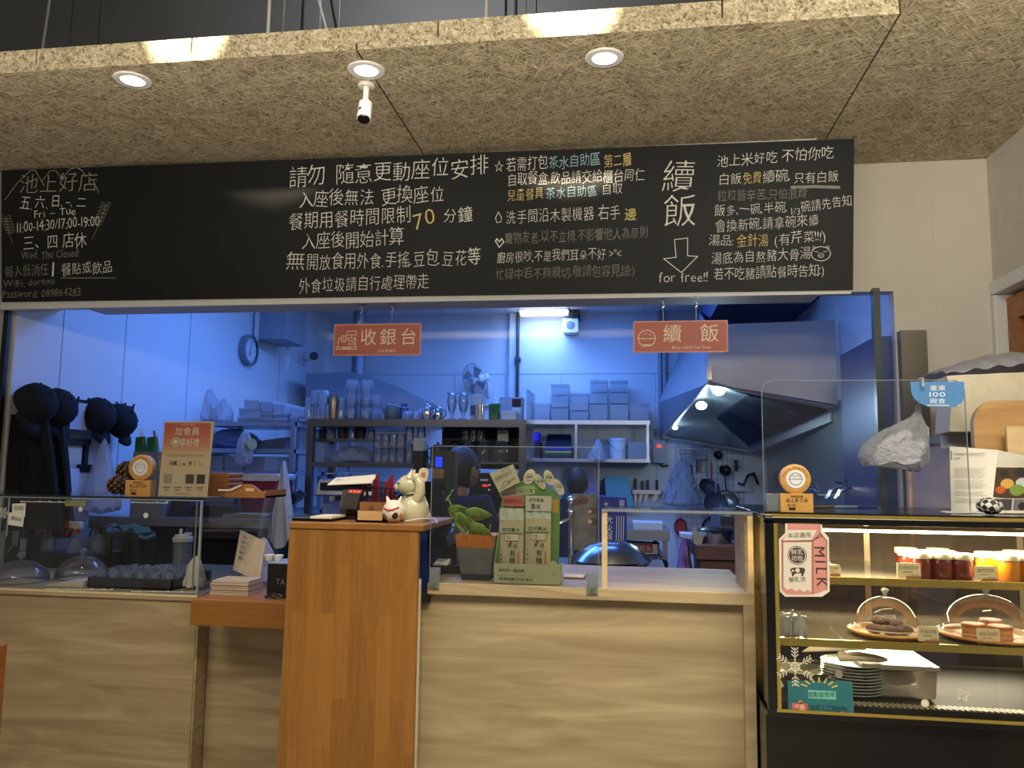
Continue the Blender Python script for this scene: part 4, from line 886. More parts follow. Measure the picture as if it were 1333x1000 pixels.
# clear guard sheet on two clamps
xa, xb = -.612, P(779, 660, 2.456).x; zt = P(660, 582, 2.456).z
t = E('acrylic_screen', 'upright clear acrylic screen standing on the oak counter behind the plant', 'screen', ((xa + xb) / 2, 2.5, ZO))
B().box(xa, xb, 2.454, 2.458, ZO, zt).build('sheet', ACRYL, t, ang=0)
b = B().use(EDGE); b.box(xa, xb, 2.4535, 2.4585, zt, zt + .002); b.box(xa - .0018, xa, 2.4535, 2.4585, ZO, zt); b.box(xb, xb + .0018, 2.4535, 2.4585, ZO, zt); b.build('sheet_edge', EDGE, t, ang=0)
CLAMP = mix_glass('clamp_plastic', (.82, .9, .86), 1.8, .22)
for px in (557, 771):
    x = max(P(px, 750, 2.45).x, -.596); b = B(); b.box(x - .016, x + .016, 2.444, 2.4535, ZO - .02, ZO + .045); b.box(x - .016, x + .016, 2.4585, 2.468, ZO, ZO + .045); b.build('clamp', CLAMP, t, bevel=.002)
    lab(B().cyl((x, 2.438, ZO - .006), (x, 2.444, ZO - .006), .006, n=12).build('screw', M((70, 110, 80), .3), t), 'greenish screw')
# potted pothos
q = P(618, 755, 2.52); x, y = q.x, 2.58; t = E('potted_plant', 'green leafy plant in a square grey pot with an orange band', 'plant', (x, y, ZO))
POTG = M((112, 110, 106), .75, var=.12, scale=22, name='grey_pot'); OR = M((206, 116, 24), .6, var=.25, scale=160, name='orange_granules')
def taper(b, z0, z1, h0, h1, d=.0):
    return b.hexa([(x - h0, y - h0, z0), (x + h0, y - h0, z0), (x + h1, y - h1, z1), (x - h1, y - h1, z1), (x - h0, y + h0, z0), (x + h0, y + h0, z0), (x + h1, y + h1, z1), (x - h1, y + h1, z1)])
zz = lambda k: ZO + .142 * k; hh = lambda k: .046 + .020 * k
taper(B(), zz(0), zz(.12), hh(0), hh(.12)).build('pot_base', M((46, 46, 70), .7, var=.4, scale=140, name='dark_granules'), t, ang=0)
taper(B(), zz(.12), zz(.72), hh(.12), hh(.72)).build('pot', POTG, t, ang=0, bevel=.002)
lab(taper(B(), zz(.72), zz(1), hh(.72), hh(1)).build('pot_band', OR, t, ang=0), 'orange band')
STEM = M((150, 164, 96), .5, var=.1, name='plant_stem')
def leafmat():
    mt, nt, b = new_mat('pothos_leaf'); n = noise(nt, coords(nt), 26, 3)
    nt.links.new(ramp(nt, n, [(.3, lin((84, 128, 38))), (.6, lin((140, 176, 70))), (.78, lin((200, 208, 134)))]), b.inputs['Base Color']); b.inputs['Roughness'].default_value = .35
    return mt
LEAF = leafmat()
zp = zz(1)
def leaf(px, py, dy, L, W_, yaw, pit, roll, root):
    tip = P(px, py, y + dy); Mx = Matrix.Translation(tip) @ Euler((R(pit), R(roll), R(yaw)), 'ZXY').to_matrix().to_4x4()
    b = B(); n_ = 10; vs = []; fs = []
    for i in range(n_ + 1):
        u = i / n_; wd = W_ * (math.sin(math.pi * u ** .62) ** .85) * (1 if u < 1 else 0); z_ = -.10 * L * u * u * 2
        for k, s_ in enumerate((-1, -.5, 0, .5, 1)): vs.append(Mx @ V((L * u - (L * .10 * abs(s_) if i < 3 else 0), s_ * wd, z_ + .22 * wd * abs(s_))))
    for i in range(n_):
        for k in range(4): fs.append((i * 5 + k, i * 5 + k + 1, i * 5 + k + 6, i * 5 + k + 5))
    b.add(vs, fs); o = b.build('leaf', LEAF, t, fix=False); md = o.modifiers.new('thick', 'SOLIDIFY'); md.thickness = .0012
    r_ = V((x + root[0], y + root[1], zp - .004)); mid = r_.lerp(tip, .55) + V((-.010 if px < 600 else .004, 0, .012))
    B().tube([r_, r_.lerp(mid, .5), mid, tip.lerp(mid, .3), tip], [.0026, .0024, .0022, .002, .0018], 6).build('stem', STEM, t)
leaf(584, 650, -.01, .052, .022, 55, 20, -62, (-.035, -.03)); leaf(586, 668, -.03, .062, .026, 12, -38, -28, (-.04, -.045)); leaf(592, 680, -.04, .060, .036, -8, -58, 8, (-.03, -.04))
leaf(608, 672, -.02, .085, .028, 4, -55, -12, (0, -.02)); leaf(612, 690, -.05, .085, .032, -6, -52, 14, (.012, -.045)); leaf(603, 672, .03, .05, .026, 20, -40, 10, (-.01, .02)); leaf(628, 703, .0, .04, .016, 5, -40, 20, (.04, -.02)); leaf(600, 690, -.03, .035, .018, 200, -40, 10, (-.02, -.03))
for k in range(7):
    a = V((x - .045 + .014 * k, y - .04, zp)); B().tube([a, a + V((.003 * (-1) ** k, 0, .02)), a + V((.006 * (-1) ** k, .002, .034))], .0018, 5).build('stem', STEM, t)
# rice display box
GRN = M((98, 140, 62), .55, var=.10, scale=6, name='green_print_card'); CRD = M((192, 194, 150), .6, var=.03, name='pale_green_card')
xL, xR = P(643, 745, 2.47).x, P(729, 745, 2.47).x; t = E('rice_display', 'green cardboard display of organic rice bags on the oak counter', 'display stand', ((xL + xR) / 2, 2.5, ZO))
f = Face((xL, 2.47, ZO), (1, 0, 0), (0, 0, 1)); w_ = xR - xL
b = B().use(CRD); hF = f.px(690, 735)[1]
b.box(xL, xR, 2.4705, 2.474, ZO, ZO + hF); b.box(xL, xL + .003, 2.474, 2.56, ZO, ZO + hF); b.box(xR - .003, xR, 2.474, 2.56, ZO, ZO + hF); b.box(xL, xR, 2.474, 2.56, ZO, ZO + .003)
f.disc(b, w_ * .90, hF, .013, .0); b.use(M((72, 84, 48), .6)); f.line(b, [(.002, .002), (w_ - .002, .002)], .0012); b.use(INK)
f.text(b, '給你吃一碗好飯', (w_ * .07, hF * .62), (w_ * .46, hF * .60), .011); f.text(b, '有機認證 天池 香米', (w_ * .08, hF * .20), (w_ * .6, hF * .18), .010)
b.use(M((110, 130, 70), .6)); f.line(b, [(w_ * .05, hF * .45), (w_ * .62, hF * .43)], .0008); f.text(b, '池上米鄉', (w_ * .87, hF * .5), (w_ * .93, hF * .5), .008)
b.build('front_tray', CRD, t, ang=0, fix=False)
f2 = Face((xL, 2.535, ZO), (1, 0, 0), (0, 0.06, 1)); g = f2.px
pts = [g(646, 745), g(727, 748), g(729, 668), g(729, 648), g(721, 638), g(704, 630), g(686, 624), g(668, 630), g(656, 641), g(652, 655)]
b = B().use(GRN); b.prism([f2.at(*p_, 0) for p_ in pts], f2.n * -.003); b.use(CRD); f2.poly(b, [g(650, 640), g(676, 634), g(674, 640), g(650, 646)], .0012)
f2.poly(b, [g(652, 637), g(673, 633), g(673, 637), g(653, 641)], .0016); f2.poly(b, [g(652, 643), g(696, 638), g(696, 643), g(652, 648)], .0016)
b.use(INK); f2.ptext(b, '一碗好飯', (655, 640), (672, 636), 4.5, .002); f2.ptext(b, '要給這塊土地的心意', (654, 646), (694, 641), 4.5, .002)
b.use(M((196, 150, 40), .6)); f2.poly(b, [g(719, 650), g(727, 650), g(727, 668), g(719, 667)], .0014); b.use(M((150, 180, 96), .6)); f2.poly(b, [g(660, 640), g(690, 630), g(700, 636), g(690, 640)], .0010)
b.build('back_board', GRN, t, ang=0, fix=False)
lab(B().hexa([(xL - .001, 2.474, ZO), (xL + .003, 2.474, ZO), (xL + .003, 2.474, ZO + hF), (xL - .001, 2.474, ZO + hF), (xL - .001, 2.534, ZO), (xL + .003, 2.534, ZO), (xL + .018, 2.548, ZO + .26), (xL + .014, 2.548, ZO + .26)]).build('side_flap', GRN, t, ang=0), 'green side flap')
OV = M((206, 198, 160), .6, var=.03, name='cream_card')
for k, (cx, cy, rx, ry, tilt, s_) in enumerate(((689, 621, 8, 10.5, 8, '友善好米'), (703, 627, 7.5, 10.5, -18, '香濃'), (714.5, 622, 7, 10, -10, '有機'), (727, 634, 7.5, 11, -16, '好滋味'))):
    f3 = Face((xL, 2.530 - .004 * (k % 2), ZO), (1, 0, 0), (0, 0.06, 1)); c_ = f3.px(cx, cy); u = .0024; b = B().use(OV); a_ = R(tilt)
    pl = [(c_[0] + rx * u * math.cos(i_ * .3142) * math.cos(a_) - ry * u * math.sin(i_ * .3142) * math.sin(-a_) * 1, c_[1] + rx * u * math.cos(i_ * .3142) * math.sin(-a_) * -1 + ry * u * math.sin(i_ * .3142) * math.cos(a_)) for i_ in range(20)]
    b.prism([f3.at(*p_, 0) for p_ in pl], f3.n * -.002); b.use(INK); f3.text(b, s_, (c_[0] - rx * u * .65, c_[1] - .004), (c_[0] + rx * u * .65, c_[1] - .003), .011, .0012); b.use(M((120, 110, 80), .6)); f3.line(b, [(c_[0] - rx * u * .5, c_[1] + .010), (c_[0] + rx * u * .5, c_[1] + .010)], .0015); f3.line(b, [(c_[0] - rx * u * .4, c_[1] - .011), (c_[0] + rx * u * .4, c_[1] - .011)], .0015)
    b.build('oval_label', OV, t, ang=0, fix=False)
RICE = M((196, 184, 142), .75, var=.22, scale=420, name='rice_grain'); FILM = M((206, 212, 190), .18, var=.1, scale=40, bmp=.5, name='clear_seal')
for k, (x0, x1, y0) in enumerate(((649, 682, 662), (683, 717, 660))):
    f3 = Face((xL, 2.505 + .004 * k, ZO), (1, 0, 0), (0, 0.05, 1)); a, c_ = f3.px(x0, 737), f3.px(x1, y0 + 16); top_ = f3.px(x1, y0)[1]
    o = E('rice_bag', ('left' if k == 0 else 'right') + ' bag of organic rice in the green display', 'rice bag', f3.at((a[0] + c_[0]) / 2, .004, 0), 'rice bags in the green display')
    bz = .0045
    b = B().use(RICE); m0 = (a[0] + c_[0]) / 2
    b.sheet(lambda u, v: f3.at(a[0] + (c_[0] - a[0]) * u, bz + (c_[1] - bz) * v, .012 * math.sin(math.pi * u) ** .6 * math.sin(math.pi * min(1, .12 + v * .95)) ** .5), 10, 10, -.012)
    e = .0135; cxm = m0; H_ = c_[1]
    b.use(CRD); f3.rect(b, a[0] + .004, H_ * .80, c_[0] - .004, H_ * .90, e); b.use(M((120, 160, 80), .6)); f3.rect(b, cxm - .018, H_ * .67, cxm + .026, H_ * .78, e); b.use(SW); f3.rect(b, cxm - .017, H_ * .675, cxm + .025, H_ * .775, e + .0004)
    b.use(M((90, 150, 60), .6)); f3.ring(b, cxm - .006, H_ * .725, .005, .0022, e + .001, 12); b.use(INK); f3.text(b, '自然農米', (a[0] + .010, H_ * .82), (c_[0] - .010, H_ * .82), .014, e + .001)
    for i_, ch in enumerate('天池'): f3.text(b, ch, (cxm - .012 + .018 * i_, H_ * .56), (cxm + .004 + .018 * i_, H_ * .56), .018, e + .001)
    for i_, ch in enumerate('有機香米'): f3.text(b, ch, (cxm - .004, H_ * (.43 - .115 * i_)), (cxm + .017, H_ * (.43 - .115 * i_)), .021, e + .001)
    for i_, ch in enumerate('台東池上優質米'): f3.text(b, ch, (a[0] + .006, H_ * (.5 - .07 * i_)), (a[0] + .013, H_ * (.5 - .07 * i_)), .008, e + .001)
    b.use(REDP); f3.disc(b, cxm, H_ * .64, .004, e + .001); b.use(M((196, 110, 70), .6)); f3.rect(b, c_[0] - .016, H_ * .1, c_[0] - .012, H_ * .5, e)
    b.build('bag', RICE, o, fix=False)
    B().sheet(lambda u, v: f3.at(a[0] + (c_[0] - a[0]) * u, c_[1] + (top_ - c_[1]) * v, .003 * math.sin(17 * u + 3 * v)), 10, 3, -.002).build('seal', FILM, o)
    f4 = Face((xL, 2.500 + .003 * k, ZO), (1, 0, 0), (0, 0.05, 1)); cc = [(654, 646, 682, 659), (684, 646, 718, 665)][k]; p0, p1 = f4.px(cc[0], cc[3]), f4.px(cc[2], cc[1])
    mt = M((190, 96, 80), .6, var=.03, name='red_price_card') if k == 0 else M((206, 200, 180), .6, var=.03, name='cream_price_card')
    b = B().use(mt); b.prism([f4.at(p0[0], p0[1], 0), f4.at(p1[0], p0[1], 0), f4.at(p1[0], p1[1], 0), f4.at(p0[0], p1[1], 0)], f4.n * -.0015); b.use(INK if k else M((120, 40, 36), .6)); w2 = p1[0] - p0[0]; h2 = p1[1] - p0[1]
    if k == 0: f4.text(b, '暖暖好味白', (p0[0] + w2 * .06, p0[1] + h2 * .3), (p1[0] - w2 * .06, p0[1] + h2 * .3), h2 * .5)
    else: f4.text(b, '天然有機', (p0[0] + w2 * .12, p0[1] + h2 * .6), (p0[0] + w2 * .7, p0[1] + h2 * .6), h2 * .3); f4.text(b, '香米', (p0[0] + w2 * .2, p0[1] + h2 * .14), (p0[0] + w2 * .6, p0[1] + h2 * .14), h2 * .42)
    tag(b.build('price_card', mt, loc=f4.at(*p0), ang=0, fix=False), ('red handwritten card above the left rice bag', 'cream handwritten card above the right rice bag')[k], 'card', 'cards on the rice display')
def heart_note(f, b, w_, h_):
    b.use(INK); f.text(b, '肚子餓', (w_ * .5, h_ * .78), (w_ * .85, h_ * .78), h_ * .15, jit=1); f.text(b, '買飯的孩子', (w_ * .08, h_ * .5), (w_ * .9, h_ * .52), h_ * .24, jit=1)
    f.line(b, [(w_ * .15, h_ * .08), (w_ * .35, h_ * .3), (w_ * .5, h_ * .34), (w_ * .65, h_ * .22), (w_ * .5, h_ * .22)], h_ * .02); f.line(b, [(w_ * .22, h_ * .05), (w_ * .45, h_ * .18), (w_ * .6, h_ * .14)], h_ * .02)
    for k in range(4): f.line(b, [(w_ * (.68 + .06 * k), h_ * .22), (w_ * (.70 + .06 * k), h_ * .32)], h_ * .02)
paper_quad([P(649.5, 641, 2.515), P(677, 627.5, 2.515), P(668, 604.5, 2.52), P(637, 616.5, 2.52)], 'note_card', 'cream note card with a hand drawing tucked behind the rice display', 'card', .0015, heart_note, M((200, 192, 158), .6, var=.03, name='cream_note'))
# black receipt printer behind the plant and small papers
q = P(588, 748, 2.72); x = q.x; t = E('receipt_printer', 'black receipt printer on the counter left of the potted plant', 'printer', (x, 2.72, ZO))
B().rbox(x - .06, x + .05, 2.66, 2.80, ZO, ZO + .028, .006).build('base', BLACK, t); B().rbox(x - .028, x + .02, 2.70, 2.76, ZO + .028, ZO + .10, .004).build('neck', BLACK, t)
B().hexa([(x - .075, 2.68, ZO + .085), (x + .0, 2.66, ZO + .085), (x + .0, 2.66, ZO + .12), (x - .075, 2.68, ZO + .12), (x - .09, 2.78, ZO + .10), (x + .03, 2.78, ZO + .10), (x + .01, 2.80, ZO + .16), (x - .06, 2.80, ZO + .16)]).build('head', M((30, 32, 48), .25, name='black_gloss'), t, bevel=.006)
lab(B().hexa([(x - .05, 2.64, ZO + .029), (x - .0, 2.64, ZO + .029), (x - .005, 2.64, ZO + .034), (x - .045, 2.64, ZO + .034), (x - .05, 2.70, ZO + .029), (x + .0, 2.70, ZO + .029), (x, 2.70, ZO + .045), (x - .045, 2.70, ZO + .045)]).build('paper', PAPER, t), 'white receipt paper')
q = PZ(750, 753, ZO); t = E('note_pad', 'open white note pad with a brown edge on the oak counter', 'note pad', q)
B().box(q.x - .04, q.x + .03, q.y - .02, q.y + .05, ZO, ZO + .004).build('backing', M((110, 74, 44), .6), t); B().box(q.x - .04, q.x + .026, q.y - .016, q.y + .05, ZO + .004, ZO + .0075).build('paper', PAPER, t)

# ================================================================== LIT DISPLAY CASE
XC0, XC1, YC0, YC1, Z0, Z1 = .377, 1.30, 2.30, 2.86, .868, 1.392
t = E('display_case', 'black framed lit glass cake display case at the right', 'display case', (.84, 2.3, 0))
GLOSS = M((14, 14, 15), .18, name='gloss_black', var=.02); GOLD = M((206, 178, 92), .25, .75, .05, name='gold_trim'); CAV = M((86, 72, 54), .6, var=.06, name='case_back')
b = B(); b.box(XC0 - .006, XC1, YC0 + .02, YC1, 0, Z0 - .012); b.build('base', GLOSS, t, ang=0, bevel=.004)
b = B(); b.box(XC0 - .002, XC0 + .022, YC0 - .002, YC0 + .02, Z0 - .01, Z1 - .02); b.box(XC0 - .002, XC0 + .02, YC1 - .03, YC1, Z0 - .01, Z1 - .02); b.box(XC1 - .02, XC1, YC1 - .03, YC1, Z0, Z1 - .02)
b.box(XC0 - .002, XC1, YC0 - .002, YC0 + .018, Z1 - .030, Z1 - .012); b.box(XC0 - .004, XC0 + .02, YC0, YC1, Z1 - .02, Z1 - .006); b.box(XC0 - .006, XC1, YC0 - .004, YC0 + .03, Z0 - .022, Z0 - .008)
b.build('frame', GLOSS, t, ang=0, bevel=.002)
b = B(); b.box(XC0 + .022, XC0 + .032, YC0 - .001, YC0 + .008, Z0, Z1 - .03); b.box(XC0 + .02, XC1, YC0 - .003, YC0 + .004, Z0 - .008, Z0 + .0); b.box(XC0 - .003, XC1, YC0 + .002, YC0 + .02, Z1 - .012, Z1 - .004); lab(b.build('gold_trim', GOLD, t, ang=0), 'gold trim strips')
B().box(XC0 + .0, XC1, YC0 + .0185, YC1, Z1 - .004, Z1).build('top_pane', GLOSS, t, ang=0)
B().box(XC0 + .032, XC1, YC0, YC0 + .004, Z0, Z1 - .03).build('front_pane', PANE, t, ang=0)
B().box(XC0, XC0 + .004, YC0 + .02, YC1 - .03, Z0, Z1 - .02).build('side_pane', mix_glass('amber_pane', (.95, .88, .7), 1.0, .03, hazecol=(.8, .65, .35)), t, ang=0)
SLID = mix_glass('case_rear_pane', (.8, .74, .64), 1.0, .45, hazecol=(.26, .20, .13))
for k, (xa, xb) in enumerate(((XC0 + .02, .80), (.78, XC1 - .02))):
    o = B().box(xa, xb, YC1 - .022 + .012 * k, YC1 - .018 + .012 * k, Z0, Z1 - .03).build('sliding_door', SLID, t, ang=0)
    b = B(); 
    for a in ((xa, xa + .018, Z0, Z1 - .03), (xb - .018, xb, Z0, Z1 - .03), (xa, xb, Z1 - .048, Z1 - .03), (xa, xb, Z0, Z0 + .015)): b.box(a[0], a[1], YC1 - .026 + .012 * k, YC1 - .014 + .012 * k, a[2], a[3])
    b.build('door_frame', M((196, 180, 148), .3, .6, name='pale_alloy'), o, ang=0)
LEDM = M((255, 226, 170), .4, emit=9, name='warm_led_strip')
sh = []
for k, (zs, y0) in enumerate(((1.2085, YC0 + .028), (1.040, YC0 + .028))):
    o = B().box(XC0 + .01, XC1 - .01, y0 + .006, YC1 - .04, zs, zs + .006).build('shelf', mix_glass('shelf_glass', (.86, .84, .78), 1.1, .18, hazecol=(.5, .44, .34)), t, ang=0)
    lab(B().box(XC0 + .01, XC1 - .01, y0 - .004, y0 + .006, zs - .010, zs + .010).build('shelf_edge', GOLD, o, ang=0), 'gold shelf edge'); sh.append(zs + .0065)
    b = B()
    for i in range(66): b.box(XC0 + .03 + .0135 * i, XC0 + .036 + .0135 * i, YC1 - .052, YC1 - .046, zs - .016, zs - .010)
    if k == 0: b.box(XC0 + .03, XC1 - .02, YC1 - .051, YC1 - .047, zs - .014, zs - .012)
    lab(b.build('led_strip', LEDM, o, ang=0), 'row of warm LED dots under the shelf')
lab(B().box(XC0 + .12, XC1 - .02, YC0 + .05, YC0 + .062, Z1 - .052, Z1 - .044).build('led_strip', M((255, 236, 190), .4, emit=22, name='bright_led_strip'), t, ang=0), 'bright warm LED strip under the top')
b = B(); b.box(XC0 + .06, XC1 - .02, YC0 + .045, YC0 + .066, Z1 - .044, Z1 - .036); b.build('led_channel', M((170, 130, 80), .4, .4), t, ang=0)
DECK = M((24, 22, 21), .6, 0, name='case_deck'); b = B().use(DECK); b.box(XC0 + .005, XC1, YC0 + .02, YC1 - .03, Z0 - .005, Z0 + .012); b.use(M((210, 196, 160), .35, .5, name='grille_metal'))
for i in range(60): b.hexa([(XC0 + .09 + .0145 * i, YC0 + .022, Z0 + .0125), (XC0 + .096 + .0145 * i, YC0 + .022, Z0 + .0125), (XC0 + .096 + .0145 * i, YC0 + .022, Z0 + .016), (XC0 + .09 + .0145 * i, YC0 + .022, Z0 + .016), (XC0 + .080 + .0145 * i, YC0 + .055, Z0 + .0125), (XC0 + .086 + .0145 * i, YC0 + .055, Z0 + .0125), (XC0 + .086 + .0145 * i, YC0 + .055, Z0 + .016), (XC0 + .08 + .0145 * i, YC0 + .055, Z0 + .016)])
b.build('deck', DECK, t, ang=0)
ZD = Z0 + .0165
lamp('AREA', 'case_lamp', (.86, YC0 + .07, Z1 - .055), 11, (1, .82, .52), (R(12), 0, 0), .8, .02)
aim(lamp('AREA', 'case_lamp', (.86, YC1 - .07, 1.188), 3.5, (1, .82, .52), size=.8, sy=.02), (.86, 2.40, 1.06))
aim(lamp('AREA', 'case_lamp', (.86, YC1 - .07, 1.018), 3.5, (1, .84, .58), size=.8, sy=.02), (.86, 2.40, .90))
# stickers on the front glass
f = Face((XC0, YC0 - .0005, Z0), (1, 0, 0), (0, 0, 1)); px_ = f.px
PINK = M((206, 140, 130), .5, var=.03, name='pink_print'); CRM = M((216, 208, 194), .5, var=.02, name='cream_print_paper'); LN = M((66, 50, 50), .6, name='dark_outline')
b = B().use(M((222, 212, 200), .5, name='sticker_border'))
def sh_(pts, e, mt): b.use(mt); f.poly(b, [px_(*p_) for p_ in pts], e)
sh_([(1014, 702), (1022, 694), (1022, 678), (1027, 676), (1068, 676), (1072, 692), (1079, 700), (1080, 770), (1070, 777), (1022, 777), (1015, 770)], .0006, M((222, 212, 200), .5, name='sticker_border'))
sh_([(1017, 703), (1025, 694), (1025, 680), (1067, 680), (1067, 693), (1076, 703), (1076, 768), (1058, 774), (1024, 774), (1018, 768)], .0011, PINK)
sh_([(1019, 704), (1026, 690), (1063, 690), (1056, 703)], .0015, CRM); sh_([(1020, 707), (1056, 706), (1056, 771), (1051, 768), (1046, 771), (1041, 767), (1036, 770), (1030, 766), (1025, 768), (1020, 764)], .0015, CRM)
b.use(LN); f.ptext(b, '本店選用', (1025, 700), (1056, 699), 7.5, .002); w_ = .0015
for pl in ([(1017, 704), (1058, 704), (1069, 694)], [(1058, 704), (1058, 773)], [(1025, 681), (1067, 681), (1067, 694), (1076, 704), (1076, 768)], [(1018, 704), (1018, 766)], [(1060, 702), (1071, 697)]): f.pline(b, pl, w_, e=.002)
c_ = px_(1037.5, 723); f.ring(b, *c_, .0245, .0018, .002); f.disc(b, *c_, .0215, .0018); b.use(CRM); f.text(b, '鮮乳', (c_[0] - .016, c_[1] + .003), (c_[0] + .016, c_[1] + .003), .016, .0024); f.text(b, '坊牧', (c_[0] - .016, c_[1] - .014), (c_[0] + .016, c_[1] - .014), .016, .0024)
b.use(LN); f.ptext(b, '鮮乳坊', (1027, 758), (1049, 757), 8, .002)
f.poly(b, [px_(*p_) for p_ in ((1028, 741), (1033, 739), (1045, 739), (1048, 741), (1047, 745), (1045, 750), (1043, 750), (1043, 746), (1034, 747), (1033, 750), (1031, 750), (1030, 745))], .0022); b.use(CRM); f.disc(b, *px_(1038, 742.5), .006, .0025); f.disc(b, *px_(1032, 743), .003, .0025)
b.use(LN)
for ch, (x_, y_) in zip('MILK', ((1062, 719), (1063, 732), (1064, 744), (1065, 759))):
    p0 = px_(x_, y_); vs, fs, adv = glyph(ch); b.add([f.at(p0[0] + y2 * .040 - .004, p0[1] - (x2 - adv / 2) * .040, .0022) for x2, y2 in vs], fs)
tag(b.build('milk_sticker', PINK, loc=f.at(*px_(1046, 777)), ang=0, fix=False), 'pink milk carton sticker reading MILK on the case glass', 'sticker')
TEAL = M((42, 108, 116), .5, var=.12, scale=14, name='teal_print'); b = B()
sh_([(1025, 886), (1109, 887), (1112, 936), (1026, 932)], .0006, TEAL); 
for i_ in range(7):
    a_ = R(25 + 22 * i_); c_ = px_(1067, 906); sh = sh
    b.use(M((206, 180, 96), .5, name='yellow_ray')); f.line(b, [(c_[0] + .036 * math.cos(a_), c_[1] + .016 + .020 * math.sin(a_)), (c_[0] + .050 * math.cos(a_), c_[1] + .016 + .030 * math.sin(a_))], .004)
b.use(M((110, 190, 170), .5)); f.rect(b, *px_(1052, 909), *px_(1088, 900), .0009); b.use(INK); f.ptext(b, '甜點皆使用', (1052, 907), (1087, 907), 7.5); f.ptext(b, '任何人工添加物！', (1054, 924), (1109, 927), 8)
b.use(M((200, 90, 90), .5)); f.rect(b, *px_(1031, 923), *px_(1051, 916), .0009); b.use(SW); f.ptext(b, '不含', (1034, 922), (1048, 922), 6); b.use(M((200, 142, 100), .5, name='hand_tone'))
for pl in (((1040, 915), (1044, 914), (1052, 934), (1042, 934)), ((1082, 935), (1096, 926), (1100, 929), (1094, 936))): f.poly(b, [px_(*p_) for p_ in pl], .0010)
f.disc(b, *px_(1042, 914), .005, .001)
tag(b.build('notice_sticker', TEAL, loc=f.at(*px_(1068, 932)), ang=0, fix=False), 'teal notice sticker at the lower left of the case glass', 'sticker')
SN = M((218, 210, 190), .6, name='white_decal')
def snow(cx, cy, r, label):
    b = B().use(SN); c_ = px_(cx, cy); r *= .00222
    for k in range(6):
        a_ = R(60 * k + 30); d_ = (math.cos(a_), math.sin(a_)); n_ = (-d_[1], d_[0]); f.line(b, [c_, (c_[0] + d_[0] * r, c_[1] + d_[1] * r)], .003)
        for u in (.5, .68, .86):
            p_ = (c_[0] + d_[0] * r * u, c_[1] + d_[1] * r * u); l = r * .24
            for s_ in (-1, 1): f.line(b, [p_, (p_[0] + (d_[0] * .7 + n_[0] * s_ * .7) * l, p_[1] + (d_[1] * .7 + n_[1] * s_ * .7) * l)], .0024)
    f.ring(b, *c_, r * .22, .003); tag(b.build('snowflake_sticker', SN, loc=f.at(*c_), ang=0, fix=False), label, 'sticker')
snow(1035, 868, 22, 'white snowflake sticker on the case glass above the teal sticker')
b = B().use(SN); pl = [(1248, 897), (1254, 902), (1263, 902), (1258, 907), (1258, 913), (1252, 909), (1247, 910), (1250, 904)]; f.pline(b, pl, .002, True); tag(b.build('star_sticker', SN, loc=f.at(*px_(1255, 905)), ang=0, fix=False), 'small white star outline sticker on the case glass', 'sticker')
for (cx, cy, lb) in ((1204, 915.5, 'round pale dot sticker on the case glass left of the star'), (1092, 878, 'round grey dot sticker on the case glass above the teal sticker')):
    b = B().use(SN if cx > 1100 else M((130, 126, 116), .6)); f.disc(b, *px_(cx, cy), .010); tag(b.build('dot_sticker', SN, loc=f.at(*px_(cx, cy)), ang=0, fix=False), lb, 'sticker')
# jam jars
def jar(x, y, z, jam, label, group, s_=1.0):
    o = E('jam_jar', label, 'jar', (x, y, z), group)
    B().lathe([(.001, 0), (.026 * s_, 0), (.028 * s_, .004), (.028 * s_, .052), (.024 * s_, .060), (.001, .060)], (x, y, z), 20, cap=False).build('jar', jam, o)
    lab(B().lathe([(.0295 * s_, .056), (.0305 * s_, .058), (.0305 * s_, .070), (.029 * s_, .072), (.001, .073)], (x, y, z), 20, cap=False).build('lid', M((226, 206, 172), .4, var=.04, name='cream_lid'), o), 'cream lid')
    return o
RJ = M((104, 40, 24), .15, var=.12, scale=40, name='red_jam', coat=.6); AJ = M((190, 116, 20), .15, var=.12, scale=40, name='amber_jam', coat=.6)
zs1, zs2 = 1.2150, 1.0465
def atx(px, py, y): return P(px, py, y).x
spots = ((1199, 2.375), (1226, 2.375), (1252, 2.375), (1184, 2.445), (1207, 2.445), (1231, 2.445), (1222, 2.52), (1180, 2.52))
j0 = None
for k, (px, y) in enumerate(spots):
    x = atx(px, 745, y)
    if j0 is None: j0 = jar(x, y, zs1, RJ, 'red jam jar with cream lid in the red cluster on the upper shelf', 'red jam jars')
    else: dup(j0, (x, y, zs1))
j0 = None
for k, (px, y) in enumerate(((1314, 2.375), (1341, 2.375), (1285, 2.445), (1311, 2.445), (1336, 2.445), (1322, 2.52))):
    x = atx(px, 745, y)
    if j0 is None: j0 = jar(x, y, zs1, AJ, 'amber jam jar with cream lid at the right of the upper shelf', 'amber jam jars')
    else: dup(j0, (x, y, zs1))
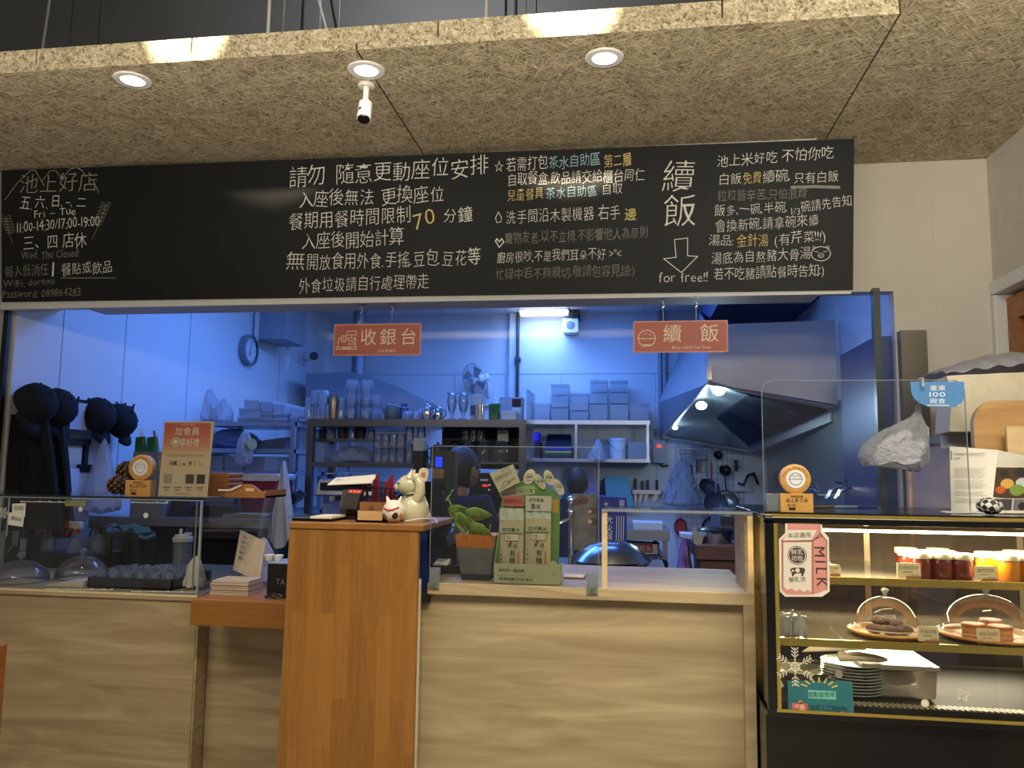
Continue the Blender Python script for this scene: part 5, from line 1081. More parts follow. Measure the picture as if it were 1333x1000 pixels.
# price tags on wooden feet
def price(x0, y0, x1, y1, y, z, lines, label):
    t = E('price_tag', label, 'price tag', (P((x0 + x1) / 2, y1, y).x, y, z), 'price tags in the display case')
    xa, xb = P(x0, y1, y).x, P(x1, y1, y).x; h = (P(x0, y0, y).z - P(x0, y1, y).z); mt = M((232, 214, 170), .6, var=.03, name='yellowish_card')
    bb = B().use(mt); bb.rbox(xa, xb, y, y + .002, z + .006, z + .006 + h, .004); f_ = Face((xa, y, z + .006), (1, 0, 0), (0, 0, 1)); w_ = xb - xa; bb.use(M((96, 76, 52), .7))
    f_.text(bb, lines, (w_ * .1, h * .55), (w_ * .9, h * .58), h * .28, jit=1); f_.line(bb, [(w_ * .25, h * .38), (w_ * .65, h * .40)], h * .03); f_.text(bb, 'NT.40', (w_ * .6, h * .12), (w_ * .92, h * .13), h * .16)
    bb.build('card', mt, t, ang=0, fix=False); B().box(xa + w_ * .35, xb - w_ * .02, y - .004, y + .012, z, z + .010).build('foot', M((150, 106, 60), .6, name='wooden_foot'), t)
price(1168, 733, 1199, 752, 2.342, zs1, '紅烏龍茶凍', 'price tag in front of the red jam jars'); price(1269, 737, 1298, 755, 2.342, zs1, '甜豆漿', 'price tag in front of the amber jam jars'); price(1074, 733, 1094, 747, 2.342, zs1, '奶酪', 'price tag half hidden by the milk carton sticker')
price(1195, 809, 1222, 829, 2.342, zs2, '米餡烏梅', 'price tag right of the wooden plate with brown cookies'); price(1272, 813, 1302, 833, 2.342, zs2, '肉桂三明治塔', 'price tag in front of the wooden plate with yellow cakes')
# wooden plates, pastries and domes
PLW = M((206, 150, 84), .45, var=.14, scale=7, stretch=(1, 14, 1), name='light_wood_plate')
def plate(x, y, z, r, label):
    o = B().lathe([(.001, .0), (r * .8, .0), (r, .012), (r, .017), (r * .95, .017), (r * .84, .008), (.001, .008)], (x, y, z), 40, cap=False).build('wooden_plate', PLW, loc=(x, y, z)); tag(o, label, 'plate')
pxa = atx(1155, 822, 2.44); plate(pxa, 2.44, zs2, .105, 'round wooden plate with brown cookies on the middle shelf')
pxb = atx(1288, 826, 2.45); plate(pxb, 2.45, zs2, .135, 'large round wooden plate with yellow cakes on the middle shelf')
CK = M((84, 62, 52), .85, var=.2, scale=60, bmp=.5, name='brown_cookie')
for k, (dx, dy, dz) in enumerate(((-.038, -.02, 0), (-.004, -.035, 0), (.036, -.025, 0), (-.018, .0, .02), (.02, .005, .012))):
    c_ = V((pxa + dx, 2.44 + dy, zs2 + .0085 + .013 + dz)); o = B().ball(c_, (.026, .024, .013), 16, 8).build('cookie', CK, loc=c_ - V((0, 0, .013))); tag(o, 'round brown cookie on the wooden plate under the left dome', 'cookie', 'brown cookies under the dome')
CKY = M((214, 152, 74), .6, var=.15, scale=30, name='golden_crust'); CKT = M((180, 106, 50), .5, var=.12, scale=30, name='brown_crust')
for k, (px, y, lb) in enumerate(((1267, 2.42, 'round golden layer cake at the left of the large wooden plate'), (1302, 2.40, 'round golden layer cake at the right of the large wooden plate'), (1290, 2.50, 'golden cake at the back of the large wooden plate'))):
    x = atx(px, 815, y); z = zs2 + .0085; t = E('layer_cake', lb, 'cake', (x, y, z)); 
    B().lathe([(.001, 0), (.028, 0), (.030, .004), (.029, .016), (.0305, .018), (.029, .028), (.001, .028)], (x, y, z), 22, cap=False).build('crumb', CKY, t); B().lathe([(.001, .028), (.030, .028), (.030, .035), (.027, .038), (.001, .038)], (x, y, z), 22, cap=False).build('crust', CKT, t)
cloche(pxa, 2.45, zs2 + .0175, .088, .085, 'glass dome over the brown cookies', .010, CLR2); cloche(pxb, 2.46, zs2 + .0175, .116, .098, 'glass dome over the yellow cakes', .012, CLR2)
for px, y, lb in ((1018, 2.36, 'small clear lidded jar, leftmost on the middle shelf'), (1031, 2.40, 'small clear lidded jar behind, second from the left on the middle shelf'), (1041, 2.37, 'small clear lidded jar, third from the left on the middle shelf')):
    x = atx(px, 815, y); t = E('glass_jar', lb, 'jar', (x, y, zs2)); B().lathe([(.001, .001), (.018, 0), (.021, .008), (.021, .034), (.016, .044), (.017, .05)], (x, y, zs2), 18, cap=False).build('jar', CUP, t); b = B(); b.lathe([(.018, .05), (.018, .056), (.001, .06)], (x, y, zs2), 18, cap=False); b.ball((x, y, zs2 + .063), .006); b.build('lid', CUP, t)
# lower deck: plates, tongs, tray, container
CEL = M((190, 196, 180), .25, var=.03, name='pale_celadon', coat=.3); cx = atx(1112, 915, 2.44)
for k in range(10):
    o = B().lathe([(.001, .001), (.05, .0), (.062, .004), (.084, .009), (.084, .0105), (.062, .0065), (.001, .0045)], (0, 0, 0), 36, cap=False).build('plate', CEL, loc=(0, 0, 0)) if k == 0 else o
    if k == 0: o.location = (cx, 2.45, ZD); tag(o, 'pale celadon plate in the stack behind the teal sticker', 'plate', 'stacked celadon plates')
    else: dup(o, (cx + .0008 * (k % 3 - 1), 2.45, ZD + k * .0085))
zpl = ZD + 9 * .0085 + .0125
t = E('serving_tongs', 'white and steel serving tongs lying on the celadon plates', 'tongs', (cx, 2.45, zpl)); WHP = M((226, 216, 200), .35, var=.03, name='warm_white_plastic')
for s_ in (0, 1): B().tube([V((cx - .04, 2.42 + .02 * s_, zpl + .008)), V((cx + .01, 2.40 + .035 * s_, zpl + .014 + .006 * s_)), V((cx + .06, 2.405 + .03 * s_, zpl + .012)), V((cx + .085, 2.42 + .01 * s_, zpl + .010))], [.010, .006, .008, .004], 8).build('arm', WHP, t)
lab(B().ball((cx + .02, 2.415, zpl + .010), (.035, .012, .006)).build('steel_insert', STEEL, t), 'steel insert')
o = B().hexa([(atx(1045, 880, 2.5), 2.50, zpl + .004), (atx(1128, 862, 2.5), 2.50, zpl + .018), (atx(1128, 862, 2.5), 2.50, zpl + .021), (atx(1045, 880, 2.5), 2.50, zpl + .007), (atx(1060, 870, 2.6), 2.58, zpl + .012), (atx(1116, 855, 2.6), 2.58, zpl + .03), (atx(1116, 855, 2.6), 2.58, zpl + .033), (atx(1060, 870, 2.6), 2.58, zpl + .015)]).build('paper_sheet', M((232, 224, 206), .7, name='white_sheet'), loc=(cx, 2.52, zpl)); tag(o, 'white folded sheet leaning behind the celadon plates', 'paper')
x = atx(1030, 905, 2.40); o = B().lathe([(.001, 0), (.05, 0), (.075, .05), (.078, .052), (.07, .046), (.001, .006)], (x + .045, 2.48, ZD), 32, cap=False).build('bowl', CEL, loc=(x + .045, 2.48, ZD)); tag(o, 'pale wide bowl at the lower left of the case behind the snowflake', 'bowl')
xa, xb = atx(1122, 900, 2.40), atx(1223, 900, 2.40); yA, yB = 2.40, 2.68; zt = ZD + .078
t = E('food_container', 'large frosted food container with lid on the case floor', 'container', ((xa + xb) / 2, 2.5, ZD)); WB = M((170, 132, 84), .5, var=.3, scale=10, name='pale_food')
CT = mix_glass('container_wall', (.9, .84, .76), .8, .42, hazecol=(.82, .74, .64), rough=.2)
b = B(); b.hexa([(xa + .012, yA, ZD), (xb - .008, yA, ZD), (xb, yA, zt), (xa + .005, yA, zt), (xa + .012, yB, ZD), (xb - .008, yB, ZD), (xb, yB, zt), (xa + .005, yB, zt)]); b.build('tub', CT, t, bevel=.008)
b = B(); b.rbox(xa + .0, xb + .004, yA - .006, yB + .006, zt, zt + .012, .005); b.build('lid', M((222, 210, 192), .25, var=.03, name='frosted_lid', coat=.5), t); B().ball(((xa + xb) / 2 + .01, (yA + yB) / 2, ZD + .035), (.075, .10, .024)).build('contents', WB, t)

# ================================================================== ON TOP OF THE CASE AND TO THE RIGHT
ZX = Z1 + .0005
award(1035, 2.36, ZX, 'round wooden award on its block on the display case', .042)
x = atx(1008, 655, 2.36); o = B().box(x - .024, x + .020, 2.350, 2.375, ZX, ZX + .05).build('card_holder', CLAMP, loc=(x, 2.36, ZX), bevel=.002); tag(o, 'small clear acrylic card holder left of the right hand award', 'holder')
xa, xb = atx(993.5, 580, 2.42), atx(1259, 580, 2.42); z1 = P(1000, 496, 2.42).z
t = E('acrylic_screen', 'large clear acrylic screen with rounded corners on the display case', 'screen', ((xa + xb) / 2, 2.42, ZX))
B().rbox(xa, xb, 2.420, 2.424, ZX, z1, .03, 6).build('sheet', ACRYL, t)
b = B().use(EDGE)
b.box(xa + .03, xb - .03, 2.4195, 2.4245, z1 - .0, z1 + .0018); b.box(xa - .0018, xa, 2.4195, 2.4245, ZX, z1 - .03); b.box(xb, xb + .0018, 2.4195, 2.4245, ZX, z1 - .03)
for cx_, s_ in ((xa + .03, 1), (xb - .03, -1)): b.tube([V((cx_ - s_ * .03 * math.cos(R(a_)), 2.422, z1 - .03 + .03 * math.sin(R(a_)))) for a_ in range(0, 91, 15)], .0018, 5)
b.build('sheet_edge', EDGE, t, ang=0)
f = Face((xa, 2.4195, ZX), (1, 0, 0), (0, 0, 1)); BL = M((72, 128, 186), .5, var=.03, name='blue_sticker'); b = B().use(BL); px_ = f.px
pl = [(1185, 497), (1255, 497), (1255, 518), (1252, 525), (1246, 527), (1246, 530), (1207, 530), (1207, 529), (1197, 525), (1189, 518), (1186, 510)]; f.poly(b, [px_(*p_) for p_ in pl], .0008); b.use(M((226, 232, 236), .5, name='white_print'))
f.ptext(b, '臺東', (1210, 508), (1231, 508), 8, .0014); f.ptext(b, '100', (1209, 516.5), (1232, 516.5), 9, .0014); f.ptext(b, '碗食', (1210, 525), (1231, 525), 8, .0014); f.pline(b, [(1207, 527.5), (1235, 528)], .0022)
tag(b.build('bowl_sticker', BL, loc=f.at(*px_(1220, 530)), ang=0, fix=False), 'blue bowl shaped sticker reading 臺東 100 on the clear screen', 'sticker')
# hanging clear plastic bag
rr = random.Random(4); n_ = 26
top_ = P(1196, 531, 2.45); prof = [((1193, 530), (1199, 530)), ((1191, 538), (1199, 538)), ((1186, 545), (1201, 545)), ((1170, 552), (1203, 551)), ((1152, 560), (1206, 559)), ((1136, 570), (1208, 570)), ((1122, 582), (1209, 582)), ((1117, 594), (1210, 594)), ((1122, 604), (1208, 602)), ((1150, 606), (1204, 608)), ((1178, 609), (1198, 612)), ((1186, 612), (1194, 613))]
vs = []; b = B()
for j, ((xl_, yl_), (xr_, yr_)) in enumerate(prof):
    a, c_ = P(xl_, yl_, 2.46), P(xr_, yr_, 2.46); m_ = (a + c_) / 2; h_ = (c_ - a) / 2; dep = min(.05, .006 + h_.length * .55)
    for i in range(n_):
        th = 2 * math.pi * i / n_; k_ = 1 + .10 * math.sin(5 * th + j * .9) + .06 * math.sin(9 * th - j * 1.7)
        vs.append(m_ + h_ * math.cos(th) * (1 if abs(math.cos(th)) > .9 else k_) + V((0, dep * math.sin(th) * k_, .006 * math.sin(7 * th + j))))
L_ = len(prof); fs = [(j * n_ + i, j * n_ + (i + 1) % n_, (j + 1) * n_ + (i + 1) % n_, (j + 1) * n_ + i) for j in range(L_ - 1) for i in range(n_)] + [tuple(range(n_ - 1, -1, -1)), tuple(range((L_ - 1) * n_, L_ * n_))]
t = E('plastic_bag', 'thin clear plastic bag hanging from the acrylic screen behind the blue sticker', 'bag', top_)
b.add(vs, fs).build('bag', BAG, t, ang=25); b = B(); b.tube([top_ + V((0, 0, -.004)), top_ + V((.002, 0, .05)), V((top_.x, 2.44, z1 + .004)), V((top_.x, 2.43, z1 + .006)), V((top_.x, 2.41, z1 + .004)), V((top_.x, 2.408, z1 - .02))], .004, 6); b.build('handle', BAG, t)
# magazine on a stand, wooden boards, ball, pens
def mag(f, b, w_, h_):
    b.use(M((60, 56, 54), .7)); f.text(b, 'Chishang Rice Restaurant', (w_ * .10, h_ * .86), (w_ * .90, h_ * .87), h_ * .055); f.rect(b, w_ * .03, h_ * .79, w_ * .05, h_ * .93, .001); f.text(b, '池上飯包', (w_ * .10, h_ * .80), (w_ * .28, h_ * .80), h_ * .035); b.use(M((150, 146, 138), .7))
    for k in range(20):
        if k in (6, 12, 16): continue
        f.line(b, [(w_ * .10, h_ * (.66 - .027 * k)), (w_ * (.92 - .06 * (k % 3)), h_ * (.66 - .027 * k))], h_ * .005)
def mag2(f, b, w_, h_):
    b.use(M((74, 54, 36), .5)); f.rect(b, 0, h_ * .25, w_, h_ * .72, .0008)
    for k, (x_, y_, r_, c_) in enumerate(((.2, .62, .12, (46, 40, 38)), (.6, .65, .15, (40, 38, 40)), (.3, .46, .16, (206, 160, 80)), (.65, .48, .15, (190, 196, 200)), (.55, .36, .18, (120, 150, 60)), (.85, .42, .12, (220, 200, 150)), (.15, .36, .12, (190, 90, 40)), (.9, .62, .10, (220, 170, 60)))):
        b.use(M(c_, .5, name='food_print')); f.disc(b, w_ * x_, h_ * y_, w_ * r_, .0010 + .0001 * k, ry=h_ * r_ * .5)
    for k, x_ in enumerate((.06, .5)): b.use(M((60 + 50 * k, 64 + 40 * k, 66 + 40 * k), .6)); f.rect(b, w_ * x_, h_ * .05, w_ * (x_ + .4), h_ * .22, .001)
    b.use(INK); f.disc(b, w_ * .7, h_ * .11, w_ * .09, .0014, ry=h_ * .06); b.use(M((170, 166, 158), .7))
    for k in range(3): f.line(b, [(w_ * .5, h_ * (.86 - .03 * k)), (w_ * .9, h_ * (.86 - .03 * k))], h_ * .005)
t = E('magazine', 'open magazine page with a food photo standing on the display case', 'magazine', (P(1290, 660, 2.5).x, 2.5, ZX)); YB = 2.50
MP = M((214, 208, 196), .5, var=.02, name='magazine_paper')
def P0(px, Y): p_ = P(px, 660, Y); p_.z = ZX + .002; return p_
zT = lambda px, py, Y: P(px, py, Y)
paper_quad([P0(1238, 2.50), P0(1290, 2.47), P(1299, 586, 2.52), P(1236, 581, 2.55)], 'left_page', '', '', .004, mag, MP, t); paper_quad([P0(1290, 2.47), P0(1345, 2.50), P(1350, 597, 2.56), P(1299, 586, 2.52)], 'right_page', '', '', .004, mag2, MP, t)
bb = B(); bb.box(P(1245, 660, 2.55).x, P(1340, 660, 2.55).x, 2.545, 2.62, ZX, ZX + .004); bb.box(P(1262, 660, 2.6).x, P(1330, 660, 2.6).x, 2.600, 2.606, ZX, ZX + .16); bb.build('stand', mix_glass('stand_acrylic', (.9, .9, .9), 1.0, .05), t)
OAK2 = wood_laminate('rounded_board_wood', (176, 134, 82), (206, 166, 112), (0, 0, 0), 1.2)
xa = P(1266, 560, 2.72).x; za = P(1300, 522, 2.72).z; o = B().rbox(xa, xa + .42, 2.71, 2.735, ZX, za, .075, 8).build('wooden_board', OAK2, loc=(xa + .2, 2.72, ZX)); tag(o, 'large wooden board with rounded corners standing behind the magazine', 'board')
xb_ = P(1310, 570, 2.66).x; zb = P(1320, 555, 2.66).z; o = B().rbox(xb_, xb_ + .2, 2.655, 2.668, ZX, zb, .006).build('wooden_plaque', wood_laminate('pale_plaque_wood', (206, 172, 122), (226, 198, 152), (0, R(90), 0)), loc=(xb_ + .1, 2.66, ZX)); tag(o, 'smaller pale wooden plaque at the right edge in front of the board', 'plaque')
def checker():
    mt, nt, b = new_mat('black_white_weave'); c = nd(nt, 'ShaderNodeTexChecker'); c.inputs['Scale'].default_value = 75; c.inputs[1].default_value = (.01, .01, .012, 1); c.inputs[2].default_value = (.62, .6, .55, 1); nt.links.new(coords(nt, (1, 1, 1), (.4, .5, .3)), c.inputs['Vector']); nt.links.new(c.outputs[0], b.inputs['Base Color']); return mt
x = atx(1288, 655, 2.40); o = B().ball((x, 2.40, ZX + .024), (.034, .03, .024), 16, 10).build('beanbag', checker(), loc=(x, 2.4, ZX)); tag(o, 'black and white checked beanbag at the foot of the magazine', 'beanbag')
x = atx(1252, 660, 2.37); o = B().sheet(lambda u, v: V((x - .05 + .10 * u, 2.345 + .05 * v, ZX + .0055 + .004 * math.sin(9 * u) * math.sin(7 * v))), 12, 6, .001).build('plastic_sleeve', BAG, loc=(x, 2.37, ZX)); tag(o, 'crumpled clear sleeve lying left of the checked beanbag', 'sleeve')
PENS = (((1056, 652), (1085, 655), M((120, 84, 44), .4, name='brown_pen'), 'brown pen lying behind the round award on the case'), ((1086, 652), (1115, 655), M((150, 180, 226), .3, name='pale_blue_pen'), 'pale blue pen lying on the case top'), ((1100, 649), (1140, 656), M((40, 70, 190), .3, name='blue_pen'), 'blue pen lying on the case top, rightmost of the pens'))
for k, ((a0, a1), (c0, c1), mt, lb) in enumerate(PENS):
    a, c_ = PZ(a0, 654, ZX), PZ(c0, 654, ZX); y_ = 2.60 + .03 * k; a = V((P(a0, 655, y_).x, y_, ZX + .005)); c_ = V((P(c0, 655, y_ + .03).x, y_ + .03, ZX + .005)); o = B().cyl(a, c_, .0048, .0042, 10).build('pen', mt, loc=a); tag(o, lb, 'pen')
# ================================================================== KITCHEN: LEFT WALL
XW = -2.95
def W(px, py, x=XW): return PX(px, py, x)
a, c = W(12, 507, XW + .02), W(184, 548, XW + .02); zr = 1.83
t = E('hook_rail', 'long black hook rail with caps on the left kitchen wall', 'hook rail', (XW, 3.9, zr)); B().box(XW + .001, XW + .02, 3.46, 4.36, zr - .02, zr + .02).build('rail', BLACK, t)
b_ = None
for k in range(11):
    y = 3.50 + .08 * k; B().tube([V((XW + .02, y, zr)), V((XW + .05, y, zr - .005)), V((XW + .06, y, zr + .03))], .006, 6).build('hook', BLACK, t)
NAVY = M((12, 13, 22), .9, var=.1, name='black_cloth'); MESH = M((28, 31, 44), .8, name='cap_panel')
def cap(y, z, x, label, roll=0):
    t = E('cap', label, 'cap', (x, y, z), 'black caps on the hook rail'); T = Matrix.Translation((x, y, z)) @ Matrix.Rotation(R(58), 4, 'Y') @ Matrix.Rotation(R(roll), 4, 'Z')
    b = B().use(NAVY); b.T = T; b.lathe([(.098, -.02), (.10, .0), (.098, .03), (.086, .066), (.058, .092), (.02, .103), (.001, .104)], (0, 0, 0), 24, cap=False); b.use(MESH)
    for k in range(6): b.ball((.07 * math.cos(k * 1.047), .07 * math.sin(k * 1.047), .081), .006, 8, 5)
    b.ball((0, 0, .106), .009, 8, 5); b.build('crown', NAVY, t)
    b = B(); b.T = T; n_ = 12; vs = []
    for i in range(n_ + 1):
        a_ = R(-75 + 150 * i / n_); vs += [(.096 * math.cos(a_), .096 * math.sin(a_), -.012), ((.096 + .07 * math.cos(a_ * .9)) * math.cos(a_ * .92), (.10 + .035 * math.cos(a_)) * math.sin(a_ * .92), -.030 - .02 * math.cos(a_))]
    b.add(vs, [(2 * i, 2 * i + 1, 2 * i + 3, 2 * i + 2) for i in range(n_)]); o = b.build('brim', NAVY, t); md = o.modifiers.new('thick', 'SOLIDIFY'); md.thickness = .004
for k, (px, py, lb) in enumerate(((46, 527, 'black cap nearest the opening on the hook rail'), (73, 533, 'second black cap from the opening on the hook rail'), (126, 543, 'third black cap from the opening, beyond the white bag top'), (154, 550, 'black cap farthest from the opening on the hook rail'))):
    q = W(px, py, XW + .12); cap(q.y, q.z, XW + .11, lb, 20 * k)
# dark aprons hanging below the first caps
def drape(name, label, cat, y0, y1, zt, zb, x, mt, wob=.02, seed=1, flare=0.0, th=.01):
    ph = seed * 1.7
    fn = lambda u, v: V((x + .012 + wob * (math.sin(13 * u + ph) + .5 * math.sin(23 * u + 2 * v)) * (.3 + .7 * (1 - v)) + .03 * (1 - v), y0 + (y1 - y0) * u + flare * (u - .5) * (1 - v), zb + (zt - zb) * v - .04 * math.sin(math.pi * u) * (v > .9)))
    o = B().sheet(fn, 24, 10, th).build(name, mt, loc=(x, (y0 + y1) / 2, zb)); return tag(o, label, cat)
def apron(pts, Y, label, mt, sd):
    (tl, tr, br, bl) = [P(x, y, Y) for x, y in pts]; x_lim = -2.958
    def fn(u, v):
        p_ = (bl.lerp(br, u)).lerp(tl.lerp(tr, u), v); p_.x = max(p_.x, x_lim + .002 * u)
        return p_ + V((0, .018 * math.sin(15 * u + sd) * (1.2 - v) + .01 * math.sin(31 * u + 3 * v), 0))
    o = B().sheet(fn, 26, 10, .02).build('apron', mt, loc=(bl + br) / 2); return tag(o, label, 'apron')
apron(((4, 540), (62, 540), (84, 690), (-20, 690)), 3.475, 'black apron hanging from the hook rail beside the black post', NAVY, 1)
apron(((40, 545), (84, 545), (102, 700), (60, 700)), 3.60, 'dark navy apron hanging behind the black apron on the hook rail', M((20, 24, 40), .85, name='navy_cloth'), 2)
# paper dispenser, notes, bags on the wall
q0, q1 = W(91, 540), W(114, 540); t = None
o = B().box(XW + .02, XW + .12, W(92, 540, XW + .12).y, W(114, 540, XW + .12).y, 1.68, 1.82).build('paper_box', M((200, 204, 212), .6, name='white_carton'), loc=(XW + .06, q0.y, 1.68)); tag(o, 'white paper box hanging between the caps', 'box')
ya, yb_ = W(70, 572, XW + .1).y, W(119, 572, XW + .1).y
t = E('document_rack', 'dark wall rack holding white papers under the caps', 'rack', (XW, (ya + yb_) / 2, 1.5))
B().box(XW + .001, XW + .10, ya, yb_, 1.60, 1.635).build('top', DARK, t); B().box(XW + .001, XW + .09, yb_ - .03, yb_, 1.36, 1.60).build('side', DARK, t)
B().box(XW + .10, XW + .13, yb_ - .10, yb_, 1.46, 1.50).build('clip', BLACK, t)
lab(B().box(XW + .03, XW + .08, ya + .01, yb_ - .04, 1.47, 1.61).build('papers', PAPER, t), 'white papers')
o = B().sheet(lambda u, v: V((XW + .11 + .02 * math.sin(3 * v), ya + .01 + (yb_ - ya - .02) * u, 1.20 + .28 * v)), 6, 10, .004).build('note_sheet', M((206, 210, 220), .7, var=.05, scale=40, name='printed_sheet'), loc=(XW + .1, ya, 1.2)); tag(o, 'hanging white printed sheets below the document rack', 'paper')
q = W(132, 610, XW + .14); crumple('plastic_bag', (XW + .19, q.y - .06, 1.24), .12, .10, .40, BAG, 'white translucent bag hanging below the third cap', 'bag', seed=9, taper=.72, k=.12)
# clock
XW = -2.896
q = W(320, 456, XW); t = E('wall_clock', 'round grey rimmed wall clock on the left kitchen wall', 'clock', q); r = .118
B().lathe([(r * .84, .05), (r * .88, .055), (r, .05), (r * 1.02, .03), (r, 0), (.001, 0)], q, 36, (1, 0, 0), cap=False).build('rim', M((126, 130, 140), .4, name='grey_rim'), t)
b = B().use(M((226, 228, 230), .5, name='clock_face')); f = Face(q + V((.036, 0, 0)), (0, 1, 0), (0, 0, 1)); f.disc(b, 0, 0, r * .86, 0, 32); b.use(INK)
for k in range(12): a_ = R(30 * k); f.line(b, [(r * .68 * math.cos(a_), r * .68 * math.sin(a_)), (r * .76 * math.cos(a_), r * .76 * math.sin(a_))], .006)
b.build('face', KWHITE, t, ang=0, fix=False); b = B().use(INK); f.line(b, [(-.012, -.035), (.006, .02), (.022, .070)], .005, .003); f.line(b, [(0, 0), (-.012, -.05)], .006, .004); b.build('hands', INK, t, ang=0, fix=False)
XW = -2.872
t = E('wall_cabinet', 'grey box duct high on the left kitchen wall right of the clock', 'duct', (XW, 5.9, 2.47)); y0, y1 = W(332, 440, XW).y, W(362, 440, XW).y
B().box(XW + .001, XW + .03, y0 - .02, y0, 2.47, 2.949).build('edge', KWHITE, t); B().box(XW + .001, XW + .24, y0, y1, 2.49, 2.949).build('body', M((150, 152, 160), .5, name='grey_panel'), t)
for k in range(3): B().tube([V((XW + .1, y1 - .05 + .02 * k, 2.488)), V((XW + .1, y1 - .04 + .03 * k, 2.40)), V((XW + .09, y1 - .05 + .02 * k, 2.33 - .02 * k))], .004, 5).build('cable', KWHITE, t)
q = W(392, 465, XW); t = E('security_camera', 'small white camera with a black lens on the left kitchen wall', 'camera', q); b = B(); b.box(XW + .001, XW + .03, q.y - .04, q.y + .04, q.z - .07, q.z + .05); b.build('bracket', KWHITE, t); B().cyl(q + V((.03, .03, .01)), q + V((.14, -.06, .0)), .045, n=18).build('body', KWHITE, t); B().cyl(q + V((.141, -.061, .0)), q + V((.15, -.07, -.001)), .038, n=18).build('lens', BLACK, t)
# left hood
HS = M((140, 146, 158), .4, .5, .08, 3, name='hood_steel')
def hexpx(pts0, Y0, Y1, name, mt, parent, grow=0):
    pl = [P(x, y, Y0) for x, y in pts0]; return B().prism(pl, (0, Y1 - Y0, 0)).build(name, mt, parent, ang=0)
t = E('range_hood', 'left steel range hood with a sloped front in the back corner', 'range hood', (-2.3, 6.6, 2.0)); Yh = 6.35
hexpx([(398, 546), (541, 546), (541, 518), (506, 503), (485, 492), (458, 484), (398, 487)], Yh, 7.15, 'canopy', HS, t); q = P(466, 484, 6.75)
b = B(); b.cyl((q.x, 6.75, 2.3), (q.x, 6.75, 2.949), .058, n=20); b.cyl((q.x, 6.75, 2.66), (q.x, 6.75, 2.69), .062, n=20); b.build('flue', HS, t)
# left storage rack
def rack(name, label, x0, x1, y0, y1, levels, legs_h, mt, post=.03, lip=.03):
    t = E(name, label, 'rack', ((x0 + x1) / 2, y0, 0))
    for x in (x0, x1 - post):
        for y in (y0, y1 - post): B().box(x, x + post, y, y + post, 0, legs_h).build('leg', mt, t)
    for z in levels: B().box(x0, x1, y0 - .002, y1 + .002, z - lip, z).build('shelf', mt, t)
    return t
LR = (-2.84, P(384, 560, 4.98).x, 4.98, 5.5); rack('steel_rack', 'steel storage rack at the left holding white food boxes', *LR, (1.80, 1.62, 1.47, 1.2, .4), 1.80, M((150, 156, 170), .35, .6, .06, name='rack_steel'))
rack('steel_rack', 'steel rack behind the left end of the central glass shelf', P(386, 560, 5.6).x, P(400, 560, 5.6).x + .25, 5.56, 5.9, (1.80, 1.62, 1.47, 1.2, .4), 1.80, M((150, 156, 170), .35, .6, .06, name='rack_steel'))
WBX = mix_glass('white_food_box', (.9, .92, .95), .8, .5, hazecol=(.82, .84, .88), rough=.3)
def fbox(x0, x1, y0, y1, z0, z1, label, mt=WBX, group='white food boxes on the left rack', name='food_box', lid=True):
    t = E(name, label, 'box', ((x0 + x1) / 2, (y0 + y1) / 2, z0), group)
    d_ = .005
    B().hexa([(x0 + d_, y0 + d_, z0), (x1 - d_, y0 + d_, z0), (x1, y0, z1 - .012), (x0, y0, z1 - .012), (x0 + d_, y1 - d_, z0), (x1 - d_, y1 - d_, z0), (x1, y1, z1 - .012), (x0, y1, z1 - .012)]).build('tub', mt, t)
    if lid: B().box(x0 - .001, x1 + .001, y0 - .001, y1 + .001, z1 - .012, z1).build('lid', mt, t)
    return t
Yb = 5.04
for (px0, py0, px1, py1, dep, lb) in ((308, 543, 338, 556, 0, 'bottom left white food box on the left rack'), (338, 545, 372, 557, 0, 'bottom right white food box on the left rack'), (310, 531, 338, 543, 0, 'middle left white food box on the left rack'), (338, 537, 355, 545, 0, 'thin middle white food box on the left rack'), (355, 538, 372, 546, 0, 'small right middle white food box on the left rack'),
        (317, 520, 337, 531, 0, 'top left white food box on the left rack'), (338, 522, 354, 536, 0, 'top middle white food box on the left rack'), (355, 525, 371, 538, 0, 'top right white food box on the left rack'), (374, 542, 386, 556, .02, 'tall clear tub right of the white food boxes'), (387, 545, 398, 556, .02, 'clear tub at the right end of the left rack top'), (376, 530, 398, 542, .02, 'clear carton stacked on the tubs at the right end of the left rack')):
    fbox(P(px0 + .4, py1, Yb).x, P(px1 - .4, py1, Yb).x, Yb + dep, Yb + .26, P(px0, py1, Yb).z if py1 < 555 else 1.8005, P(px0, py0, Yb).z, lb)
q = P(262, 555, 5.08); crumple('plastic_bag', (q.x, 5.16, 1.8005), .09, .08, .24, BAG, 'tall clear bag of supplies on the left end of the left rack', 'bag', seed=11, taper=.3); q = P(285, 555, 5.08); crumple('plastic_bag', (q.x, 5.13, 1.8005), .07, .07, .17, BAG, 'clear bag with beige packets left of the white food boxes', 'bag', seed=12, taper=.3)
q = P(300, 585, 5.1); crumple('plastic_bag', (P(296, 585, 5.1).x, 5.15, 1.6205), .24, .10, .14, mix_glass('blue_plastic', (.5, .65, .95), 1.2, .55, bmp=.8, hazecol=(.35, .55, .95)), 'bright blue crumpled bag on the second level of the left rack', 'bag', seed=14, taper=.3)
q = P(330, 600, 4.9); crumple('plastic_bag', (P(318, 600, 4.92).x, 4.92, 1.50), .05, .03, .24, BAG, 'clear twisted bag hanging in front of the left rack', 'bag', seed=15, taper=-.3)
tag(B().cyl(V((P(322, 583, 4.93).x, 4.93, 1.645)), V((P(331, 583, 4.93).x, 4.90, 1.645)), .036, n=18).build('tape_roll', M((176, 160, 110), .5, name='cream_roll'), loc=P(326, 583, 4.93)), 'cream roll lying in front of the blue bag on the left rack', 'roll')
